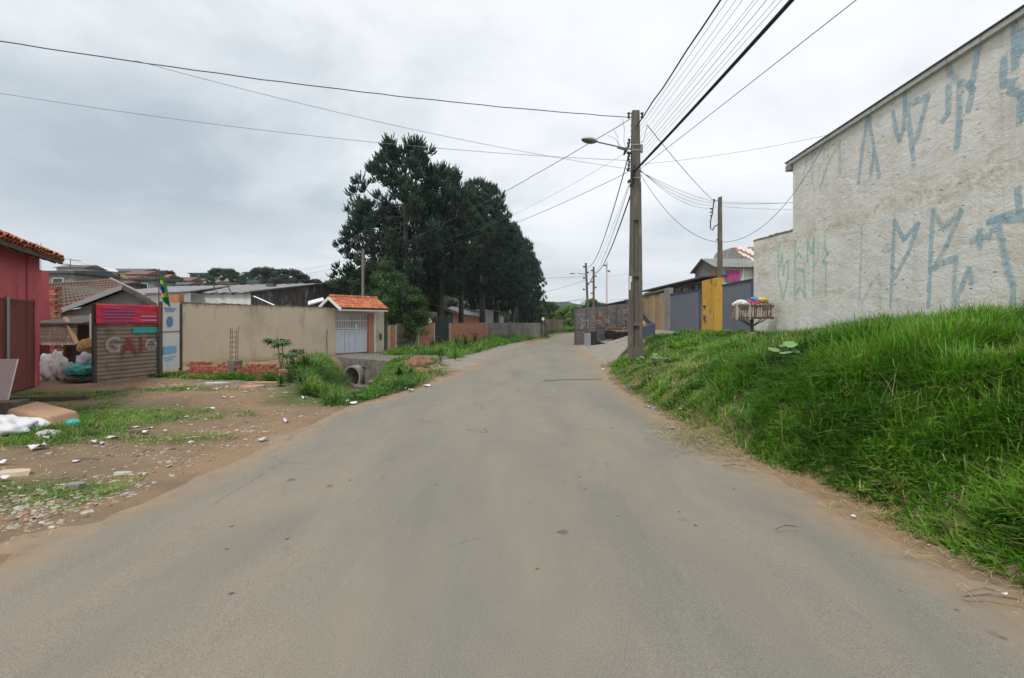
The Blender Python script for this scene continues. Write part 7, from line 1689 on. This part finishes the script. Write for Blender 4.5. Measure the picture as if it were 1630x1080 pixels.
# far wires crossing left of the distant poles
for y0, y1, y2, s in ((446, 464, 0, .6), (474, 470, 0, .9), (477, 480, 0, .3), (440, 441, 0, .2)):
    wire(P(932, y0, 50), P(780, y1+ (6 if y0 == 446 else 0), 58), s, .014, 'thin', {446: 'distant wire sagging left from the lamp pole', 474: 'thickest of the low distant wires left of the lamp pole', 477: 'lowest distant wire across the bend', 440: 'highest faint distant wire across the bend'}[y0])
for y0, y1 in ((478, 474), (486, 480), (440, 432)): wire(P(968, y0, 46), P(1022, y1, 52), .05, .010, 'thinlight', 'faint distant wire between the white pole and the workshop', 'faint wires above the workshop')
for a, b, lab in (((70, 402, 40), (215, 440, 70), 'upper of two faint wires over the left hillside roofs'), ((70, 410, 40), (190, 440, 70), 'lower of two faint wires over the left hillside roofs'), ((470, 431, 60), (560, 413, 40), 'upper faint wire right of the umbrella araucaria'), ((470, 438, 60), (560, 422, 40), 'lower faint wire right of the umbrella araucaria')): wire(P(*a), P(*b), .1, .012, 'thinlight', lab)
# loose loops at the lamp side
for pts, lab in (([(991, 190), (994, 205), (993, 225), (997, 238)], 'loose wire dropping from the top insulator past the lamp arm'), ([(977, 207), (983, 218), (985, 235)], 'loose wire end dangling beside the lamp arm'), ([(968, 216), (978, 220), (990, 236)], 'short slack wire arching onto the lamp arm')):
    m = MB(); m.tube([P(x, y, PY-.1) for x, y in pts], .006, 4); o = m.build('cable', M['thin'], None, org=P(*pts[0], PY)); tag(o, lab, 'cable')

# ------------------------------------------------------------------ rubble, litter, soil
def stones(label, n, cx, cy_, rx, ry, s0, s1, seed, mask=None):
    r = np.random.default_rng(seed); x = r.normal(cx, rx, n); y = r.normal(cy_, ry, n)
    ok = (x < XL(y)-.12) if mask is None else mask(x, y)
    ok = ok & (fbm(x*1.9, y*1.9, 140+seed, 3)+r.normal(0, .06, n) > .47); x, y = x[ok], y[ok]; n = len(x); s = r.uniform(s0, s1, n)*r.uniform(.5, 1.2, n)**2+.006
    base = np.array([(-1, -1, -.5), (1, -1, -.5), (1, 1, -.5), (-1, 1, -.5), (-.8, -.8, .5), (.8, -.7, .5), (.7, .8, .5), (-.8, .7, .5)])
    V = base[None]*s[:, None, None]*(1+r.normal(0, .22, (n, 8, 3)))*np.array([1, .7, .42])*r.uniform(.6, 1.4, (n, 1, 3)); a = r.uniform(0, 6.28, n); c, sn = np.cos(a)[:, None], np.sin(a)[:, None]
    X = V[..., 0]*c-V[..., 1]*sn+x[:, None]; Y = V[..., 0]*sn+V[..., 1]*c+y[:, None]; Z = V[..., 2]+(H(x, y)+s*.02)[:, None]
    f = np.array([(3, 2, 1, 0), (4, 5, 6, 7), (0, 1, 5, 4), (1, 2, 6, 5), (2, 3, 7, 6), (3, 0, 4, 7)]); Q = ((np.arange(n)*8)[:, None, None]+f[None]).reshape(-1, 4)
    me = fast_mesh('gravel', np.stack([X, Y, Z], -1).reshape(-1, 3), Q, np.zeros((0, 3), int), stone_mat, np.repeat(np.array([(.42, .38, .31), (.36, .32, .26), (.50, .46, .40), (.36, .19, .12), (.22, .18, .14), (.46, .35, .24)])[r.integers(0, 6, n)]*r.uniform(.75, 1.1, (n, 1)), 8, 0))
    tag(link('gravel', me), label, None, None, 'stuff')
stone_mat, g_ = new_mat('rubble'); c_ = g_.attr('tint'); g_.out(g_.pbr(g_.mix(1, c_, g_.ramp(g_.noise(g_.pos(), 40, 4), [(.3, .7), (.7, 1.15)]), 'MULTIPLY'), .9, g_.bump(g_.noise(g_.pos(), 60, 4), .5, .01)))
stones('pale stone chips scattered along the near left road edge', 2200, -4.3, 4.3, .45, .6, .006, .026, 1)
stones('stone chips along the left road edge further on', 1200, -4.2, 6.4, .8, 1.2, .006, .026, 2)
stones('fine gravel over the dirt lot', 1800, -5.6, 8.6, 1.7, 2.0, .006, .020, 3)
stones('light rubble spread in front of the low brick walls', 1700, -7.6, 12.6, 1.1, .65, .008, .032, 4)
stones('small stones on the dirt at the lower left corner', 500, -3.95, 3.9, .3, .45, .006, .022, 5)
stones('grit and debris along the right road edge', 420, 3.0, 6.5, .12, 3.2, .004, .014, 6, lambda x, y: (x > XR(y)-.25) & (y > 2))
stones('loose chippings on the worn side road', 500, 4.2, 19.5, .8, 2.6, .01, .05, 7, lambda x, y: (y > yb(np.maximum(x, 2.8))+.1))
stones('gravel by the tin fence and dumped furniture', 300, 6.5, 32, 1.6, 1.5, .02, .08, 8, lambda x, y: x > XR(y))
stones('clods of orange soil spilled round the soil heap', 900, -3.0, 16.4, .5, 1.0, .02, .07, 11)
stones('specks of grit on the asphalt', 260, -.2, 6, 1.6, 3, .003, .008, 9, lambda x, y: (x > XL(y)) & (x < XR(y)) & (y > 2.1))
o = blob('soil_heap', M['soil'], (-3.15, 17.0, .10), (.50, .95, .30), None, 4, 4, .45, 4); tag(o, 'heap of loose orange soil between the ditch and the road', 'heap')
o = blob('soil_heap', M['soil'], (-2.75, 15.5, .02), (.36, .45, .14), None, 7, 4, .5, 4); tag(o, 'small crumbled soil heap right at the road edge', 'heap')
def slab_piece(px, py, sx, sy, label, mat='concrete', rz=0, cat='slab', name='broken_slab', h=.05):
    g = Gd(px, py); z = h1(g.x, g.y); m = MB(); r = random.Random(px); n = 7; pts = []
    for k in range(n): a = 2*math.pi*k/n; pts.append((g.x+math.cos(a+rz)*sx*r.uniform(.75, 1.1), g.y+math.sin(a+rz)*sy*r.uniform(.75, 1.1), z-.01))
    m.poly(pts, (0, r.uniform(-.01, .02), h)); o = m.build(name, M[mat], None, org=g); tag(o, label, cat)
slab_piece(420, 612, .75, .16, 'long thin pale board on the rubble below the red bricks', 'card', .1, 'board', 'board')
slab_piece(403, 618, .30, .22, 'peach tinted concrete shard at the foot of the brick wall', 'card')
slab_piece(345, 613, .32, .2, 'flat pale concrete shard left on the rubble spread', 'pale')
slab_piece(378, 609, .25, .18, 'small tilted concrete shard under the rebar cage', 'concrete')
slab_piece(100, 893, .17, .08, 'flat dirty concrete patch at the road edge, lower left', 'mortar')
slab_piece(205, 692, .26, .05, 'dark wooden stick lying on the dirt lot', 'darkwood', 0, 'stick', 'stick', .03)
slab_piece(135, 736, .16, .03, 'short dark wood chip on the dirt at left', 'darkwood', 0, 'stick', 'stick', .02)
slab_piece(20, 758, .16, .09, 'pale yellow broken tile at the left edge of the dirt', 'creamgraf')
slab_piece(120, 780, .10, .05, 'rounded grey stone on the dirt near the left edge', 'concrete', 0, 'stone', 'stone', .05)
slab_piece(195, 655+100, .10, .045, 'flat grey stone in the middle of the stone chips', 'pale', 0, 'stone', 'stone', .03)
slab_piece(1201, 821, .045, .014, 'small brown brick chip on the asphalt right of centre', 'brick', .3, 'chip', 'brick_chip', .015)
slab_piece(995, 627, .25, .11, 'flat tan cardboard piece on the right verge', 'card', .2, 'cardboard', 'cardboard', .02)
slab_piece(1134, 716, .085, .03, 'small tan wood block beside the paper scraps at right', 'wood', .2, 'block', 'wood_block', .03)
slab_piece(1052, 671, .11, .03, 'dark crushed rag on the right road edge', 'black', .1, 'rag', 'rag', .02)
def paper(px, py, s, seed, label, group=None, mat='paper', z0=None, right=False):
    s = s*.68
    r = random.Random(seed); g = Gd(px, py); z = max(h1(g.x, g.y), .03)+.008 if z0 is None else z0; vs = []; n = 4; a0 = r.uniform(0, 3.14); ax, ay = s*r.uniform(.8, 1.3), s*r.uniform(.5, .9); cu = r.uniform(.15, .6); pc = r.uniform(0, 6)
    for j in range(n+1):
        for i in range(n+1):
            u, v = (i/n-.5)*ax+r.uniform(-1, 1)*s*.05, (j/n-.5)*ay+r.uniform(-1, 1)*s*.05
            vs.append((g.x+u*math.cos(a0)-v*math.sin(a0), g.y+u*math.sin(a0)+v*math.cos(a0), z+s*cu*(.5+.5*math.sin(i*1.3+j*.9+pc))*.7))
    m = MB(); m.add(vs, [(j*(n+1)+i, j*(n+1)+i+1, (j+1)*(n+1)+i+1, (j+1)*(n+1)+i) for j in range(n) for i in range(n)]); o = m.build('paper_scrap', M[mat], None, org=g, smooth=True)
    sl = o.modifiers.new('s', 'SOLIDIFY'); sl.thickness = .002; tag(o, label, 'litter', group)
LP = 'white paper scraps on the dirt lot'; LT = 'small white paper scrap lying on the dirt lot left of the road'
k = 0
for px, py, s in ((178, 701, .17), (216, 684, .14), (233, 692, .13), (239, 686, .11), (150, 709, .13), (164, 711, .12), (122, 739, .11), (335, 655, .15), (296, 669, .11), (357, 637, .16), (370, 636, .1), (303, 709, .12), (5, 768, .12), (4, 742, .12), (398, 614, .12), (330, 612, .12), (345, 622, .12), (362, 618, .11), (300, 622, .12), (390, 627, .12), (262, 690, .09), (432, 635, .1), (455, 628, .12)):
    k += 1; paper(px, py, s, k, LT, LP)
for px, py, s, lab in ((455, 676, .17, 'white paper scrap on the dirt nearest the road, mid left'), (418, 704, .15, 'white crumpled paper at the left asphalt edge'), (484, 637, .22, 'white rag of paper in front of the ditch weeds'), (502, 629, .15, 'white scrap in the ditch weeds'), (480, 618, .2, 'pale grey bag caught in the weeds'), (563, 645, .22, 'bright white paper at the road edge below the ditch grass'), (553, 642, .14, 'small white scrap beside the bright paper at the road edge'), (573, 633, .16, 'bluish scrap in the near ditch grass'), (540, 634, .13, 'white scrap low in the near ditch grass'), (680, 617, .32, 'large flat white wrapper at the road edge under the soil heap'), (654, 625, .2, 'white wrapper just left of the large one at the road edge'), (645, 622, .14, 'bluish bottle-like scrap in the weeds by the road edge'), (60, 718, .2, 'long white wrapper at the left dirt edge'), (73, 703, .15, 'pale wrapper above the long white one')): k += 1; paper(px, py, s, k, lab)
for px, py, s, lab, mt in ((1070, 685, .14, 'white crumpled paper on the right road edge', 'paper'), (1083, 661, .10, 'white slip of paper at the foot of the bank', 'paper'), (1070, 669, .08, 'small white slip beside the white crumpled paper', 'paper'), (1115, 707, .085, 'bright white folded cup on the right verge', 'paper'), (1109, 712, .08, 'blue and white wrapper left of the folded cup', 'mauve'), (1128, 710, .08, 'blue wrapper right of the folded cup', 'blue'), (1116, 698, .09, 'grey wrapper behind the folded cup', 'galv'), (1013, 622, .11, 'white scrap near the teal twist on the right verge', 'paper'), (999, 618, .12, 'teal plastic twist on the right verge', 'teal'), (960, 590, .16, 'white scrap at the tip of the grass bank', 'paper'), (1034, 651, .1, 'small white scrap on the right verge, mid distance', 'paper'), (1041, 1000-346, .09, 'pale bluish scrap on the right verge', 'sky'), (893, 549, .34, 'small crimson bag lying in the road near the bend', 'pink'), (982, 551, .4, 'white scrap in front of the brown sofa', 'paper'), (1358, 829, .05, 'small pale chip at the grass edge in the foreground', 'paper'), (1598, 955, .045, 'pale stone-like scrap at the lower right corner', 'paper'), (627, 561, .3, 'white scrap by the first orange brick section', 'paper')): k += 1; paper(px, py, s, k, lab, None, mt, right=True)
# thin dark tube standing in for a transverse crack in the asphalt
m = MB(); m.tube([P(862, 0, 1), P(862, 0, 1)] if False else [Gd(864, 609.5)+Vector((0, 0, .048)), Gd(890, 608)+Vector((0, 0, .05)), Gd(925, 607)+Vector((0, 0, .05)), Gd(958, 606)+Vector((0, 0, .035))], .007, 5); o = m.build('crack_line', M['steel'], None, org=Gd(910, 608)); tag(o, 'thin dark crack running straight across the road', 'crack_line')
# twigs on the right verge
for i, (a, b, lab) in enumerate((((1535, 965), (1625, 975), 'long dry stalk lying at the lower right corner'), ((1540, 957), (1600, 962), 'short dry stalk above the long one at lower right'), ((1150, 750), (1187, 752), 'thin brown twig on the verge'), ((1235, 854), (1270, 853), 'fine dry twig on the asphalt at right'))):
    p, q = Gd(*a), Gd(*b); p.z = .055; q.z = .07; m = MB(); m.tube([p, p.lerp(q, .5)+Vector((0, .02, .012)), q], .005, 4); o = m.build('twig', M['wood'], None, org=p); tag(o, lab, 'twig')

# ------------------------------------------------------------------ thin air haze
m = MB(); m.hexa([(-1620, -95, -3), (1620, -95, -3), (1620, 1400, -3), (-1620, 1400, -3)], [(-1620, -95, 110), (1620, -95, 110), (1620, 1400, 110), (-1620, 1400, 110)])
hm = bpy.data.materials.new('haze'); hm.use_nodes = True; g_ = G(hm.node_tree); vv = g_.n('ShaderNodeVolumePrincipled'); vv.inputs['Density'].default_value = .0003; vv.inputs['Color'].default_value = (.80, .88, 1, 1)
oo = g_.n('ShaderNodeOutputMaterial'); g_.l(vv.outputs[0], oo.inputs['Volume']); o = m.build('haze', hm, None); o['kind'] = 'stuff'; o['label'] = 'thin pale blue haze over the street and hills'
